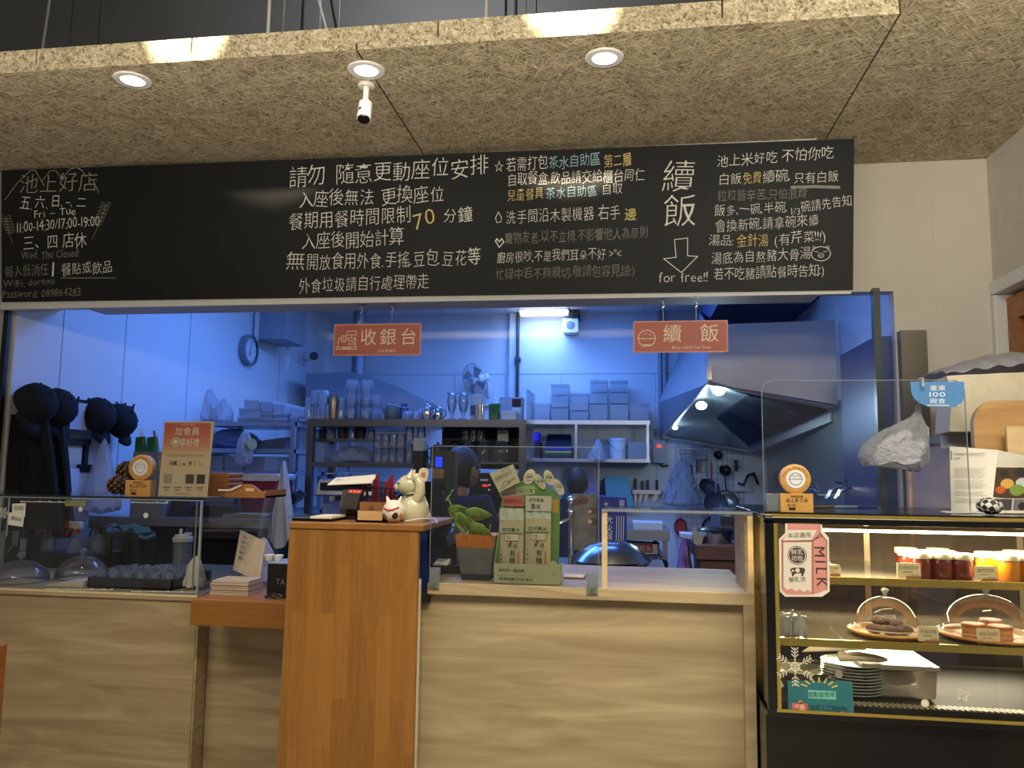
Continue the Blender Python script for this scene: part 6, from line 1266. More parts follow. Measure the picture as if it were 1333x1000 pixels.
for px0, px1, lb in ((262, 290, 'grey tub at the left of the third rack level'), (292, 316, 'grey tub in the middle of the third rack level'), (318, 362, 'wide pale tub on the third level of the left rack')): fbox(P(px0, 605, Yb).x, P(px1, 605, Yb).x, Yb, Yb + .3, 1.4705, P(px0, 594, Yb).z, lb, WBX, 'tubs on the third rack level')
xa, xb = P(332, 580, 5.1).x, P(372, 580, 5.1).x; o = B().hexa([(xa, 5.1, 1.6205), (xb, 5.1, 1.6205), (xb - .01, 5.1, 1.70), (xa + .06, 5.1, 1.68), (xa, 5.3, 1.6205), (xb, 5.3, 1.6205), (xb - .01, 5.3, 1.71), (xa + .06, 5.3, 1.69)]).build('storage_tray', M((96, 100, 116), .5, name='grey_tray'), loc=(xa, 5.1, 1.6205)); tag(o, 'grey sloped tray on the second level of the left rack', 'tray')
# prep table on the left with cooler, crate, tray
ZP = 1.225; x0, x1 = -2.88, P(366, 680, 3.95).x
t = E('prep_table', 'long steel prep table behind the glass display box', 'table', ((x0 + x1) / 2, 3.95, 0)); B().box(x0, x1, 3.95, 4.56, ZP - .045, ZP).build('top', STEELX, t)
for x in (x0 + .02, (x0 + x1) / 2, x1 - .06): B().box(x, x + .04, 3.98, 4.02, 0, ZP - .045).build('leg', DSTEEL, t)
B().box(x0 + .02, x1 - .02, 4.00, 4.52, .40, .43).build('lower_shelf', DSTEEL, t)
b = B().use(M((28, 30, 44), .6, name='dark_cabinet')); b.box(x0 + .05, x1 - .1, 4.2, 4.5, .43, ZP - .06); b.build('cabinet', DARK, t)
xa, xb = P(312, 640, 4.28).x, P(361, 640, 4.28).x; t = E('cooler_box', 'maroon cooler box with a pale lid on the steel prep table', 'cooler', ((xa + xb) / 2, 4.28, ZP)); z1 = P(335, 617, 4.28).z
B().hexa([(xa + .01, 4.28, ZP), (xb - .01, 4.28, ZP), (xb, 4.28, z1 - .04), (xa, 4.28, z1 - .04), (xa + .01, 4.5, ZP), (xb - .01, 4.5, ZP), (xb, 4.5, z1 - .04), (xa, 4.5, z1 - .04)]).build('body', M((120, 24, 58), .4, name='maroon_plastic'), t, bevel=.01); lab(B().rbox(xa - .004, xb + .006, 4.27, 4.51, z1 - .04, z1, .012).build('lid', M((196, 198, 204), .4, name='pale_lid'), t), 'pale lid')
xa, xb = max(P(173, 600, 4.0).x, -2.87), P(216, 600, 4.0).x; t = E('storage_crate', 'grey crate of green packets on the prep table left of the poster', 'crate', ((xa + xb) / 2, 4.0, ZP)); B().box(xa, xb, 4.0, 4.2, ZP, P(190, 588, 4.0).z).build('crate', M((120, 124, 140), .5, name='grey_crate'), t)
zc_ = P(190, 588, 4.0).z + .0005; GP = M((46, 110, 52), .35, var=.2, scale=20, name='green_packet')
for px, lb in ((180, 'left green packet standing on the grey crate'), (195, 'right green packet standing on the grey crate')): x = P(px, 590, 4.04).x; o = B().hexa([(x - .026, 4.04, zc_), (x + .026, 4.04, zc_), (x + .03, 4.045, zc_ + .085), (x - .028, 4.045, zc_ + .08), (x - .026, 4.08, zc_), (x + .026, 4.08, zc_), (x + .03, 4.06, zc_ + .085), (x - .028, 4.06, zc_ + .08)]).build('packet', GP, loc=(x, 4.06, zc_), bevel=.006); tag(o, lb, 'packet')
for px, h, mt, lb in ((186, .13, CHROME, 'thin steel stirrer behind the green packets'), (203, .12, REDP, 'red stick behind the green packets'), (208, .10, KWHITE, 'white straw packet right of the green packets')): x = P(px, 590, 4.13).x; tag(B().cyl((x, 4.13, zc_), (x - .02, 4.13, zc_ + h), .006, n=8).build('stick', mt, loc=(x, 4.13, zc_)), lb, 'stick')
for px0, px1, y, z0, h, mt, lb in ((290, 345, 4.05, ZP, .02, M((176, 160, 124), .6, name='beige_tray'), 'beige wooden tray lying on the prep table behind the glass'), (250, 300, 4.06, ZP, .06, M((54, 40, 40), .5, name='dark_brown_box'), 'dark brown box on the prep table behind the glass'), (222, 248, 4.05, ZP, .10, M((40, 46, 80), .6, name='navy_bag'), 'dark blue folded bag on the prep table')):
    xa, xb = P(px0, 670, y).x, P(px1, 670, y).x; tag(B().rbox(xa, xb, y, y + .16, z0 + .0005, z0 + h, min(h * .4, .012)).build('flat_box', mt, loc=((xa + xb) / 2, y, z0)), lb, 'box')
q = P(375, 640, 3.88); fnT = lambda u, v: V((P(363 + 6 * (1 - v) * 0, 640, 4.3).x + (.05 + .10 * (1 - v)) * (u - .35) + .03 * (1 - v) * 0, 4.3 + .02 * math.sin(14 * u + 2 * v), 1.10 + .38 * v - .07 * abs(u - .5) * (1 - v)))
o = B().sheet(lambda u, v: V((q.x - .02 + (.006 + .13 * (1 - v) ** .8) * (u - .5), 3.86 + .014 * math.sin(13 * u + 2 * v), 1.18 + .35 * v - .09 * (1 - v) * abs(math.sin(2.6 * u + .4)))), 18, 12, .006).build('towel', M((196, 204, 220), .9, var=.04, name='white_towel'), loc=q); tag(o, 'white towel hanging left of the wooden cashier stand', 'towel')

# ================================================================== CENTRAL STEEL SHELF AND GLASSWARE
SY0, SY1 = 4.6, 5.0; sx0, sx1 = P(398, 600, SY0).x, P(684, 600, SY0).x; sz = 1.795; szm = P(540, 603, SY0).z
SB = M((98, 100, 106), .32, .85, .06, 4, name='shelf_tube_steel')
t = E('steel_shelf', 'large steel tube shelf full of glassware in the kitchen middle', 'shelf', ((sx0 + sx1) / 2, SY0, 0))
for x in (sx0, sx1 - .04):
    for y in (SY0, SY1 - .04): B().box(x, x + .04, y, y + .04, 0, sz - .045).build('leg', SB, t)
B().box(sx0, sx1, SY0, SY1, sz - .045, sz).build('top', SB, t)
B().box(sx0 + .04, sx1 - .04, SY0 + .003, SY1 - .003, szm - .03, szm).build('shelf', SB, t)
zu = P(450, 571, SY0 + .1).z; B().box(P(408, 571, 4.75).x, P(496, 571, 4.75).x, 4.72, 4.95, zu - .018, zu).build('riser_shelf', SB, t)
xl0 = P(573, 570, 4.9).x; b = B()
b.box(xl0, sx1 - .045, 4.955, 4.96, szm + .0, sz - .045)
for k in range(7): z = sz - .07 - .030 * k; b.hexa([(xl0, 4.945, z), (sx1 - .045, 4.945, z), (sx1 - .045, 4.945, z + .010), (xl0, 4.945, z + .010), (xl0, 4.957, z + .008), (sx1 - .045, 4.957, z + .008), (sx1 - .045, 4.957, z + .018), (xl0, 4.957, z + .018)])
b.build('louver_panel', M((52, 54, 58), .4, .3, name='dark_louver'), t, ang=0)
B().box(sx1 + .003, sx1 + .009, SY0 - .02, SY1, szm - .12, sz + .18).build('side_pane', PANE, t)
zl = P(650, 640, SY0).z; B().box(P(625, 640, SY0).x, sx1 - .04, SY0 + .003, SY1 - .003, P(650, 604, SY0).z - .03, P(650, 600, SY0).z - .01).build('drawer_front', M((110, 112, 120), .3, .6, name='dull_steel_front'), t)
zt = sz + .0005
def put(name, cat, prof, px, Y, z, mt, label, group=None, s_=1, n=18, lid=None):
    x = P(px, 540, Y).x; o = B().lathe([(r * s_, h * s_) for r, h in prof], (x, Y, z), n, cap=False).build(name, mt, loc=(x, Y, z)); return tag(o, label, cat, group)
UPG = [(.001, .088), (.028, .088), (.031, .084), (.036, 0), (.033, 0), (.029, .08), (.001, .082)]     # upturned tumbler
UPT = [(.001, .135), (.026, .135), (.029, .13), (.034, 0), (.031, 0), (.027, .124), (.001, .126)]
LB1 = 'upturned clear glass on the steel shelf top, in the cluster at its left end'; G1 = 'upturned glasses at the left end of the shelf top'
for k, (px, Y, z, pf) in enumerate(((403, 4.68, 0, UPT), (411, 4.66, 0, UPG), (418, 4.64, 0, UPG), (425, 4.66, 0, UPG), (411, 4.66, .089, UPG), (420, 4.65, .089, UPG), (404, 4.85, 0, UPT), (414, 4.85, 0, UPT), (445, 4.68, 0, UPT))): put('glass', 'glass', pf, px, Y, zt + z, CUP, LB1 if k < 8 else 'upturned tall clear glass right of the brown shaker', G1 if k < 8 else None)
put('shaker', 'shaker', [(.001, .002), (.026, 0), (.030, .004), (.034, .11), (.030, .15), (.026, .152), (.001, .152)], 434, 4.66, zt, M((150, 136, 118), .2, .8, name='bronze_steel'), 'bronze steel shaker on the shelf top beside the stacked jars')
JARP = [(.001, .002), (.036, 0), (.04, .006), (.04, .058), (.034, .072), (.035, .08), (.031, .08), (.030, .072), (.036, .056), (.036, .008), (.001, .006)]
for k, (px, lv) in enumerate(((457, 3), (477, 3), (468, 2), (488, 2))):
    for j in range(lv): put('glass_jar', 'jar', JARP, px, 4.66 if k < 2 else 4.78, zt + j * .081, CUP, 'clear glass jar in the stacked columns on the shelf top', 'stacked clear jars on the shelf top')
def pot(px, Y, z, r, h, mt, label, name='teapot', cat='teapot', spout=-1, handle=1):
    x = P(px, 540, Y).x; o = E(name, label, cat, (x, Y, z)); B().lathe([(.001, 0), (r * .9, 0), (r, h * .12), (r, h * .7), (r * .82, h * .95), (r * .3, h), (.001, h)], (x, Y, z), 24, cap=False).build('body', mt, o)
    b = B(); b.lathe([(r * .7, h * .96), (r * .5, h * 1.03), (.001, h * 1.05)], (x, Y, z), 18, cap=False); b.ball((x, Y, z + h * 1.12), r * .16); b.build('lid', mt, o)
    B().tube([V((x + spout * r * .9, Y, z + h * .45)), V((x + spout * r * 1.25, Y, z + h * .7)), V((x + spout * r * 1.5, Y, z + h * 1.0))], [r * .22, r * .15, r * .10], 8).build('spout', mt, o)
    B().tube([V((x + handle * r * .9, Y, z + h * .85)), V((x + handle * r * 1.4, Y, z + h * .8)), V((x + handle * r * 1.45, Y, z + h * .4)), V((x + handle * r * .95, Y, z + h * .2))], r * .1, 6).build('handle', mt if mt != CHROME else BLACK, o)
pot(510, 4.68, zt, .045, .095, M((96, 106, 104), .35, name='grey_green_enamel'), 'grey green round kettle on the shelf top', 'kettle', 'kettle')
put('canister', 'canister', [(.001, 0), (.028, 0), (.028, .075), (.022, .08), (.022, .10), (.001, .10)], 526, 4.70, zt, M((70, 84, 130), .4, name='blue_grey_canister'), 'blue grey canister behind the small glasses on the shelf top')
SM = [(.001, .048), (.020, .048), (.024, .044), (.028, 0), (.025, 0), (.021, .041), (.001, .043)]
for px, Y in ((533, 4.65), (542, 4.64), (538, 4.75), (529, 4.63)): put('small_glass', 'glass', SM, px, Y, zt, CUP, 'small clear glass on the shelf top left of the steel teapots', 'small glasses beside the teapots')
pot(556, 4.68, zt, .036, .085, CHROME, 'left polished steel teapot on the shelf top'); pot(570, 4.74, zt, .034, .08, CHROME, 'right polished steel teapot on the shelf top')
PAR = [(.001, 0), (.028, 0), (.028, .006), (.008, .012), (.008, .03), (.022, .06), (.03, .11), (.024, .15), (.036, .165), (.034, .165), (.022, .15), (.028, .11), (.020, .065), (.001, .04)]
for px, lb in ((588, 'left tall parfait glass on the shelf top'), (603, 'right tall parfait glass on the shelf top')): put('parfait_glass', 'glass', PAR, px, 4.66, zt, CUP, lb, 'parfait glasses')
x = P(621, 540, 4.72).x; o = E('paper_can', 'tall white can with a brown print on the shelf top', 'can', (x, 4.72, zt)); B().lathe([(.001, 0), (.04, 0), (.043, .15), (.045, .152), (.04, .154), (.001, .15)], (x, 4.72, zt), 22, cap=False).build('can', M((206, 204, 200), .6, name='paper_white'), o); lab(B().lathe([(.0412, .03), (.0422, .09)], (x, 4.72, zt), 22, cap=False).build('label', M((120, 104, 96), .6, var=.3, scale=60, name='brown_print'), o), 'brown printed band')
put('steel_cup', 'cup', [(.001, .001), (.026, 0), (.028, .09), (.026, .09), (.024, .004), (.001, .004)], 624, 4.63, zt, CHROME, 'steel cup in front of the tall white can'); 
x = P(643, 540, 4.66).x; tag(B().hexa([(x - .03, 4.65, zt), (x + .03, 4.65, zt), (x + .035, 4.65, zt + .10), (x - .032, 4.65, zt + .10), (x - .03, 4.70, zt), (x + .03, 4.70, zt), (x + .035, 4.70, zt + .10), (x - .032, 4.70, zt + .10)]).build('green_pouch', GP, loc=(x, 4.67, zt), bevel=.006), 'bright green pouch on the shelf top', 'pouch')
x = P(662, 540, 4.66).x; fbox(x - .045, x + .045, 4.65, 4.74, zt, zt + .055, 'low white tub at the right end of the shelf top', KWHITE, None, 'tub'); bb = B().use(M((170, 178, 190), .5, name='pale_carton')); bb.box(x - .08, x + .06, 4.80, 4.92, zt, zt + .15); bb.use(BLACK); bb.box(x + .0, x + .055, 4.798, 4.8, zt + .09, zt + .14); bb.use(KWHITE); bb.box(x + .0, x + .055, 4.798, 4.8, zt + .045, zt + .085); tag(bb.build('carton', KWHITE, loc=(x, 4.85, zt), ang=0), 'carton with a black patch behind the low white tub', 'carton')
# inside the shelf
zu += .0005; zm = szm + .0005
for px, mt, lb in ((421, M((50, 44, 44), .5), 'dark cup at the left of the small riser shelf'), (447, M((70, 62, 64), .5), 'dark brown jar in the middle of the riser shelf'), (471, M((60, 56, 62), .5), 'wide dark jar at the right of the riser shelf')): put('dark_jar', 'jar', [(.001, 0), (.024, 0), (.028, .05), (.028, .062), (.001, .064)], px, 4.82, zu, mt, lb, None, 1.05 if px < 440 else 1.25)
for px in (433, 459, 484): put('glass', 'glass', UPG, px, 4.8, zu, CUP, 'clear glass between the dark jars on the riser shelf', 'glasses on the riser shelf', .75)
for k, px in enumerate((494, 503, 513, 523, 534, 549)):
    for j in range(2): put('glass', 'glass', UPT if k > 3 else UPG, px, 4.70, zm + j * (.136 if k > 3 else .089), CUP, 'upturned clear glass stacked inside the steel shelf below the bar', 'stacked glasses inside the steel shelf', .82 if k > 3 else 1.0)
for k, px in enumerate((497, 508, 519, 530, 541, 553)): put('glass', 'glass', UPT, px, 4.84, zm, CUP, 'upturned clear glass in the rear row inside the steel shelf', 'rear glasses inside the steel shelf', .9)
xa = P(405, 590, 4.7).x; tag(B().box(xa, xa + .085, 4.70, 4.9, zm, zu - .03).build('clear_box', PLAST, loc=(xa, 4.8, zm)), 'clear tall box at the left inside the steel shelf', 'box')
crumple('plastic_bag', (P(460, 590, 4.78).x, 4.78, zm), .145, .08, .105, BAG, 'wide clear plastic bag under the riser shelf', 'bag', seed=21, taper=.15)
KB = M((24, 26, 30), .3, name='black_kettle'); pot(571, 4.70, zm, .045, .11, KB, 'black kettle with a thin handle inside the steel shelf', 'kettle', 'kettle', 1, -1); pot(593, 4.76, zm, .045, .13, M((30, 32, 36), .35, name='black_pot'), 'second black pot inside the steel shelf beside the kettle', 'pot', 'pot', 1, 1)
BJ = [(.001, 0), (.05, 0), (.054, .01), (.054, .105), (.042, .125), (.042, .14), (.001, .14)]; BJM = mix_glass('dim_jar', (.7, .74, .8), 1.5, .18, hazecol=(.3, .33, .36))
for px, lb in ((611, 'large dim glass jar with a dark lid, left of three inside the shelf'), (631, 'large dim glass jar, middle of three inside the shelf'), (652, 'large dim glass jar, right of three inside the shelf')): put('storage_jar', 'jar', BJ, px, 4.74, zm, BJM, lb)
for px in (607, 617, 626): put('glass', 'glass', UPG, px, 4.74, zm + .1405, BJM, 'dim upturned glass on top of the large jars', 'dim glasses on the jars', .8)
x = P(654, 560, 4.80).x; tag(B().box(x - .03, x + .03, 4.80, 4.86, zm + .141, zm + .21).build('white_carton', KWHITE, loc=(x, 4.83, zm + .141)), 'white carton on the right large jar', 'carton')
# espresso machine on a back bench
ZE = 1.16; xa, xb = P(394, 660, 4.05).x, P(541, 660, 4.05).x
t = E('back_bench', 'dark bench behind the cashier stand carrying the coffee machine', 'bench', ((xa + xb) / 2, 4.05, 0)); B().box(xa, xb, 4.05, 4.5, ZE - .04, ZE).build('top', DSTEEL, t); B().box(xa + .02, xb - .02, 4.08, 4.48, 0, ZE - .04).build('body', DARK, t)
ZE += .0005; xa, xb = P(407, 660, 4.1).x, P(486, 660, 4.1).x; zt2 = P(440, 624, 4.1).z; SIL = M((168, 172, 182), .25, .7, .05, name='machine_silver')
t = E('coffee_machine', 'silver coffee machine behind the cashier stand', 'coffee machine', ((xa + xb) / 2, 4.1, ZE))
B().rbox(xa, xb, 4.24, 4.45, ZE, zt2, .02).build('body', SIL, t); B().hexa([(xa - .01, 4.12, zt2 - .09), (xb, 4.12, zt2 - .09), (xb, 4.14, zt2), (xa + .015, 4.14, zt2), (xa, 4.24, zt2 - .10), (xb, 4.24, zt2 - .10), (xb, 4.24, zt2), (xa + .015, 4.24, zt2)]).build('group_head', SIL, t, bevel=.008)
B().box(xa, xb, 4.10, 4.24, ZE, ZE + .035).build('drip_tray', CHROME, t); lab(B().box(xa + .03, xb - .02, 4.118, 4.122, zt2 - .06, zt2 - .02).build('front_panel', BLACK, t), 'black panel')
for dx in (.08, .2): B().cyl((xa + dx, 4.17, zt2 - .12), (xa + dx, 4.17, zt2 - .09), .03, n=18).build('portafilter', CHROME, t); 
B().cyl(W(386, 662, P(386, 662, 4.05).x) if False else P(388, 645, 4.14), P(377, 650, 4.0), .034, n=20).build('steam_knob', BLACK, t); lab(B().tube([P(398, 644, 4.16), P(388, 638, 4.1), P(380, 645, 4.05)], .008, 6).build('steam_arm', CHROME, t), 'chrome arm')
for dx in (.03, .16): B().tube([V((xa + dx, 4.2, zt2)), V((xa + dx, 4.2, zt2 + .03)), V((xa + dx + .1, 4.2, zt2 + .03)), V((xa + dx + .1, 4.2, zt2))], .004, 6).build('cup_rail', CHROME, t)
pot(520, 4.38, ZE, .045, .20, BLACK, 'black grinder hopper on the bench right of the coffee machine', 'grinder', 'grinder')
for px, lb in ((500, 'white cup in a row on the steel shelf lower level, left'), (509, 'white cup in a row on the steel shelf lower level, right')): pass
xa, xb = P(538, 580, 4.2).x, P(552, 580, 4.2).x; t = E('cup_dispenser', 'white box device on a dark pedestal left of the person', 'dispenser', ((xa + xb) / 2, 4.2, ZE)); B().rbox(xa, xb, 4.2, 4.28, P(545, 587, 4.2).z, P(545, 570, 4.2).z, .006).build('head', M((170, 174, 180), .4), t); B().box(xa + .0, xb - .005, 4.21, 4.28, ZE, P(545, 587, 4.2).z).build('pedestal', DARK, t)
# cash register screen with blue display
t = E('register_screen', 'dark register screens with a small blue display left of the person', 'screen', (P(575, 640, 3.75).x, 3.75, 1.0)); Yr = 3.75
def scr(px0, py0, px1, py1, Y, d_, name, mt): b = B(); pbox(b, px0, py0, px1, py1, Y, d_, .004); return b.build(name, mt, t)
scr(563, 587, 577, 640, Yr, .04, 'customer_display', DARK); scr(577, 587, 592, 690, Yr + .01, .06, 'post', M((26, 30, 36), .5, name='dark_post')); lab(scr(567, 595, 575.5, 608, Yr - .003, .002, 'blue_display', M((20, 50, 255), .3, emit=1.6, name='blue_screen')), 'lit blue display')
lab(scr(563, 610, 578, 623, Yr - .004, .003, 'paper_label', M((130, 100, 76), .7, var=.3, scale=80, name='kraft_label')), 'kraft paper label'); scr(551, 627, 573, 692, Yr - .05, .03, 'main_screen', M((12, 12, 16), .15, name='screen_black'))
scr(555, 692, 600, 700, Yr - .1, .25, 'stand', BLACK)
# black oven with red digits
xa, xb = P(611, 640, 4.66).x, P(683, 640, 4.66).x; t = E('oven', 'black oven with red digits right of the person', 'oven', ((xa + xb) / 2, 4.62, .9)); B().box(xa, xb - .045, 4.645, 4.95, .9, P(640, 616, 4.66).z).build('body', BLACK, t)
f = Face((xa, 4.644, 1.0), (1, 0, 0), (0, 0, 1)); b = B().use(M((255, 50, 40), .4, emit=3, name='red_digits')); f.ptext(b, '195', (628, 634), (635, 634), 4.5); b.build('digits', BLACK, t, ang=0, fix=False); b = B().use(M((220, 220, 230), .4, emit=.6, name='white_digits')); f.ptext(b, '00', (635.5, 633), (639, 633), 4); f.ptext(b, '88', (635.5, 639), (638, 639), 3.5); f.ptext(b, 'OOO', (625, 626), (636, 626), 3); b.build('symbols', BLACK, t, ang=0, fix=False)
# ================================================================== KITCHEN: BACK WALL
YB_ = 7.2
t = E('ceiling_light', 'bright tube light on the kitchen ceiling at the back', 'light', (-.75, 6.95, 2.95)); xa, xb = P(678, 404, 7.0).x, P(739, 404, 7.0).x
B().box(xa - .01, xb + .01, 6.96, 7.06, 2.925, 2.9495).build('housing', KWHITE, t); B().box(xa, xb, 6.95, 7.05, 2.895, 2.925).build('tube', M((225, 238, 255), .4, emit=7, name='lit_tube'), t)
lamp('AREA', 'tube_glow', (-.75, 6.98, 2.885), 5, (.16, .42, 1), (0, 0, 0), .4, .06)
q = P(743, 424, 7.1); t = E('speaker', 'small white ceiling speaker box beside the tube light', 'speaker', q); B().rbox(q.x - .07, q.x + .07, 7.05, 7.19, q.z - .07, q.z + .06, .012).build('body', KWHITE, t); B().lathe([(.001, -.004), (.036, -.004), (.04, 0), (.04, .001)], (q.x, 7.049, q.z - .005), 20, (0, -1, 0)).build('grille', M((120, 128, 140), .6), t); lab(B().box(q.x - .06, q.x + .08, 7.04, 7.19, q.z + .06, 2.949).build('bracket', DARK, t), 'dark bracket')
# wall fan
q = P(618, 495, 7.0); t = E('wall_fan', 'white wall fan tilted down above the glass shelf', 'fan', q); d_ = V((-.55, -.75, -.25)).normalized(); r = .155
b = B()
for k in range(9): b.lathe([(r * (k + 1) / 9, .05 * (1 - ((k + 1) / 9) ** 2)), (r * (k + 1) / 9 + .0025, .05 * (1 - ((k + 1) / 9) ** 2))], q, 28, d_, cap=False)
x_ = d_.orthogonal().normalized(); y_ = d_.cross(x_)
for k in range(28):
    a_ = 2 * math.pi * k / 28; e_ = x_ * math.cos(a_) + y_ * math.sin(a_); b.tube([q + d_ * .05, q + e_ * r * .6 + d_ * .034, q + e_ * r, q + e_ * r * .8 - d_ * .03], .0018, 4)
b.tube([q + (x_ * math.cos(k * .2244) + y_ * math.sin(k * .2244)) * r for k in range(28)], .005, 6, True); b.build('guard', M((206, 206, 208), .4, name='white_guard'), t)
BLD = M((150, 152, 160), .5, name='grey_blade'); 
for k in range(4):
    a_ = R(90 * k + 20); e_ = x_ * math.cos(a_) + y_ * math.sin(a_); g_ = d_.cross(e_); c0 = q + e_ * .02; bl = [c0 - g_ * .015, c0 + g_ * .015, q + e_ * r * .85 + g_ * .05 + d_ * .014, q + e_ * r * .8 - g_ * .04 - d_ * .014]; B().prism(bl, d_ * .002).build('blade', BLD, t)
b = B(); b.cyl(q + d_ * .055, q - d_ * .02, .035, n=18); b.build('hub', M((206, 206, 208), .4, name='white_guard'), t); b = B(); b.cyl(q - d_ * .02, q - d_ * .14, .05, .035, 16); b.ball(q - d_ * .14, .04); b.build('motor', KWHITE, t); b = B(); b.tube([q - d_ * .12, V((q.x + .1, 7.12, q.z - .02)), V((q.x + .1, 7.15, q.z - .14))], .018, 8); b.box(q.x + .05, q.x + .15, 7.15, 7.199, q.z - .22, q.z - .08); b.build('wall_bracket', KWHITE, t)
# wall shelf
ys = 6.86; xa, xb = P(676, 548, ys).x, P(846, 548, ys).x; za, zb_ = 1.935, P(760, 597, ys).z
t = E('wall_shelf', 'two level steel wall shelf on the back kitchen wall', 'shelf', ((xa + xb) / 2, ys, zb_)); b = B(); b.box(xa, xb, ys, 7.199, za - .035, za); b.build('top', STEELX, t); b = B(); b.box(xa, xb, ys, 7.199, zb_ - .03, zb_); b.build('shelf', STEELX, t)
for x in (xb - .03, P(748, 570, ys).x, xa): B().box(x, x + .022, ys + .01, ys + .03, zb_, za - .035).build('post', STEEL, t)
za += .0005; zb_ += .0005; LABX = 'translucent food box stacked on the back wall shelf top'
for k, (px0, px1, levels) in enumerate(((692, 716, (525,)), (717, 740, (530, 514, 500)), (742, 766, (534, 512)), (768, 791, (525, 510, 495)), (794, 818, (525, 510, 495)), (820, 845, (525,)))):
    prev = za
    for j, py in enumerate(levels):
        z1 = P(px0, py, ys + .05).z; fbox(P(px0, py, ys + .05).x, P(px1, py, ys + .05).x, ys + .05, ys + .27, prev, z1, ('single translucent box, leftmost on the back wall shelf', 'translucent box in the three high stack second from the left on the back wall shelf', 'translucent box in the two high stack on the back wall shelf', 'translucent box in the middle three high stack on the back wall shelf', 'translucent box in the right three high stack on the back wall shelf', 'single translucent box, rightmost on the back wall shelf')[k] if len(levels) == 1 else ('bottom', 'second', 'top')[j] + ' box of the ' + ('', 'left three high', 'two high', 'middle three high', 'right three high', '')[k] + ' stack on the back wall shelf', WBX if (k + j) % 2 else PLAST, 'boxes on the back wall shelf', lid=j == len(levels) - 1); prev = z1 + .0005
BLUEP = M((20, 30, 220), .4, name='blue_plastic_solid'); x0, x1 = P(686, 560, ys + .05).x, P(700, 560, ys + .05).x; zt = zb_
for k in range(8): o = B().box(x0 - .02, x1 + .02 - .003 * (k % 2), ys + .05, ys + .25, zt + k * .018, zt + k * .018 + .014).build('dark_tray', M((40, 36, 50), .5), loc=(x0, ys + .1, zt + k * .018)); tag(o, 'dark flat tray in the stack under the blue basket', 'tray', 'dark trays under the blue basket')
o = B().hexa([(x0 - .01, ys + .05, zt + .1455), (x1 + .005, ys + .05, zt + .1455), (x1 + .012, ys + .05, zt + .225), (x0 - .015, ys + .05, zt + .225), (x0 - .01, ys + .2, zt + .1455), (x1 + .005, ys + .2, zt + .1455), (x1 + .012, ys + .2, zt + .225), (x0 - .015, ys + .2, zt + .225)]).build('blue_basket', BLUEP, loc=(x0, ys + .1, zt + .1455)); tag(o, 'bright blue plastic basket on the dark trays, back wall shelf', 'basket')
x0, x1 = P(708, 585, ys + .03).x, P(745, 585, ys + .03).x
for k, (c_, lb) in enumerate((((30, 32, 44), 'bottom dark tray'), ((44, 46, 66), 'second dark tray'), ((30, 90, 70), 'green rimmed tray'), ((196, 206, 70), 'yellow green tray'), ((30, 36, 120), 'navy tray'), ((60, 60, 190), 'violet blue tray'))):
    z = zt + k * .016; b = B().use(M(c_, .4, name='tray_colour')); b.hexa([(x0 + .015, ys + .03, z), (x1 - .015, ys + .03, z), (x1, ys + .03, z + .014), (x0, ys + .03, z + .014), (x0 + .015, ys + .26, z), (x1 - .015, ys + .26, z), (x1, ys + .26, z + .014), (x0, ys + .26, z + .014)]); tag(b.build('food_tray', BLACK, loc=(x0, ys + .1, z)), lb + ' in the coloured tray stack on the back wall shelf', 'tray', 'coloured trays on the back wall shelf')
o = B().hexa([(x0 + .005, ys + .04, zt + .0965), (x1 - .005, ys + .04, zt + .0965), (x1 - .02, ys + .16, zt + .215), (x0 + .02, ys + .16, zt + .215), (x0 + .005, ys + .06, zt + .0965), (x1 - .005, ys + .06, zt + .0965), (x1 - .02, ys + .18, zt + .215), (x0 + .02, ys + .18, zt + .215)]).build('dark_board', M((26, 28, 40), .5), loc=(x0, ys + .1, zt + .0965)); tag(o, 'dark tray leaning on the coloured tray stack', 'tray')
q = P(778, 590, ys); crumple('plastic_bag', (q.x, ys - .02, zb_ - .03), .085, .05, .20, BAG, 'clear bag with orange print hanging on the back wall shelf', 'bag', loc=(q.x, ys - .02, zb_ - .03), seed=33, taper=.65)
x = P(804.5, 590, ys + .12).x; t = E('bucket', 'white lidded bucket on the back wall shelf', 'bucket', (x, ys + .14, zb_)); B().lathe([(.001, 0), (.068, 0), (.080, .165), (.001, .165)], (x, ys + .14, zb_), 26, cap=False).build('body', KWHITE, t); B().lathe([(.084, .155), (.086, .175), (.08, .18), (.001, .178)], (x, ys + .14, zb_), 26, cap=False).build('rim', KWHITE, t); B().tube([V((x - .082, ys + .12, zb_ + .14)), V((x - .03, ys + .05, zb_ + .09)), V((x + .03, ys + .05, zb_ + .06)), V((x + .082, ys + .12, zb_ + .13))], .0025, 5).build('handle', CHROME, t)
fbox(P(817, 590, ys + .05).x, P(842, 590, ys + .05).x, ys + .05, ys + .25, zb_, P(817, 576, ys + .05).z, 'low white box right of the bucket on the back wall shelf', WBX, None)
q = P(858, 588, 7.1); t = E('control_box', 'grey wall control box with a red light', 'control box', q); B().rbox(q.x - .055, q.x + .055, 7.10, 7.199, q.z - .10, q.z + .10, .012).build('body', M((140, 142, 150), .4), t); lab(B().box(q.x - .02, q.x + .02, 7.095, 7.1, q.z + .035, q.z + .06).build('indicator', M((255, 70, 50), .4, emit=.8, name='red_lamp'), t), 'red indicator'); B().tube([V((q.x, 7.15, q.z - .10)), V((q.x + .03, 7.15, q.z - .13)), V((q.x + .08, 7.16, q.z - .12))], .006, 6).build('cable', BLACK, t)
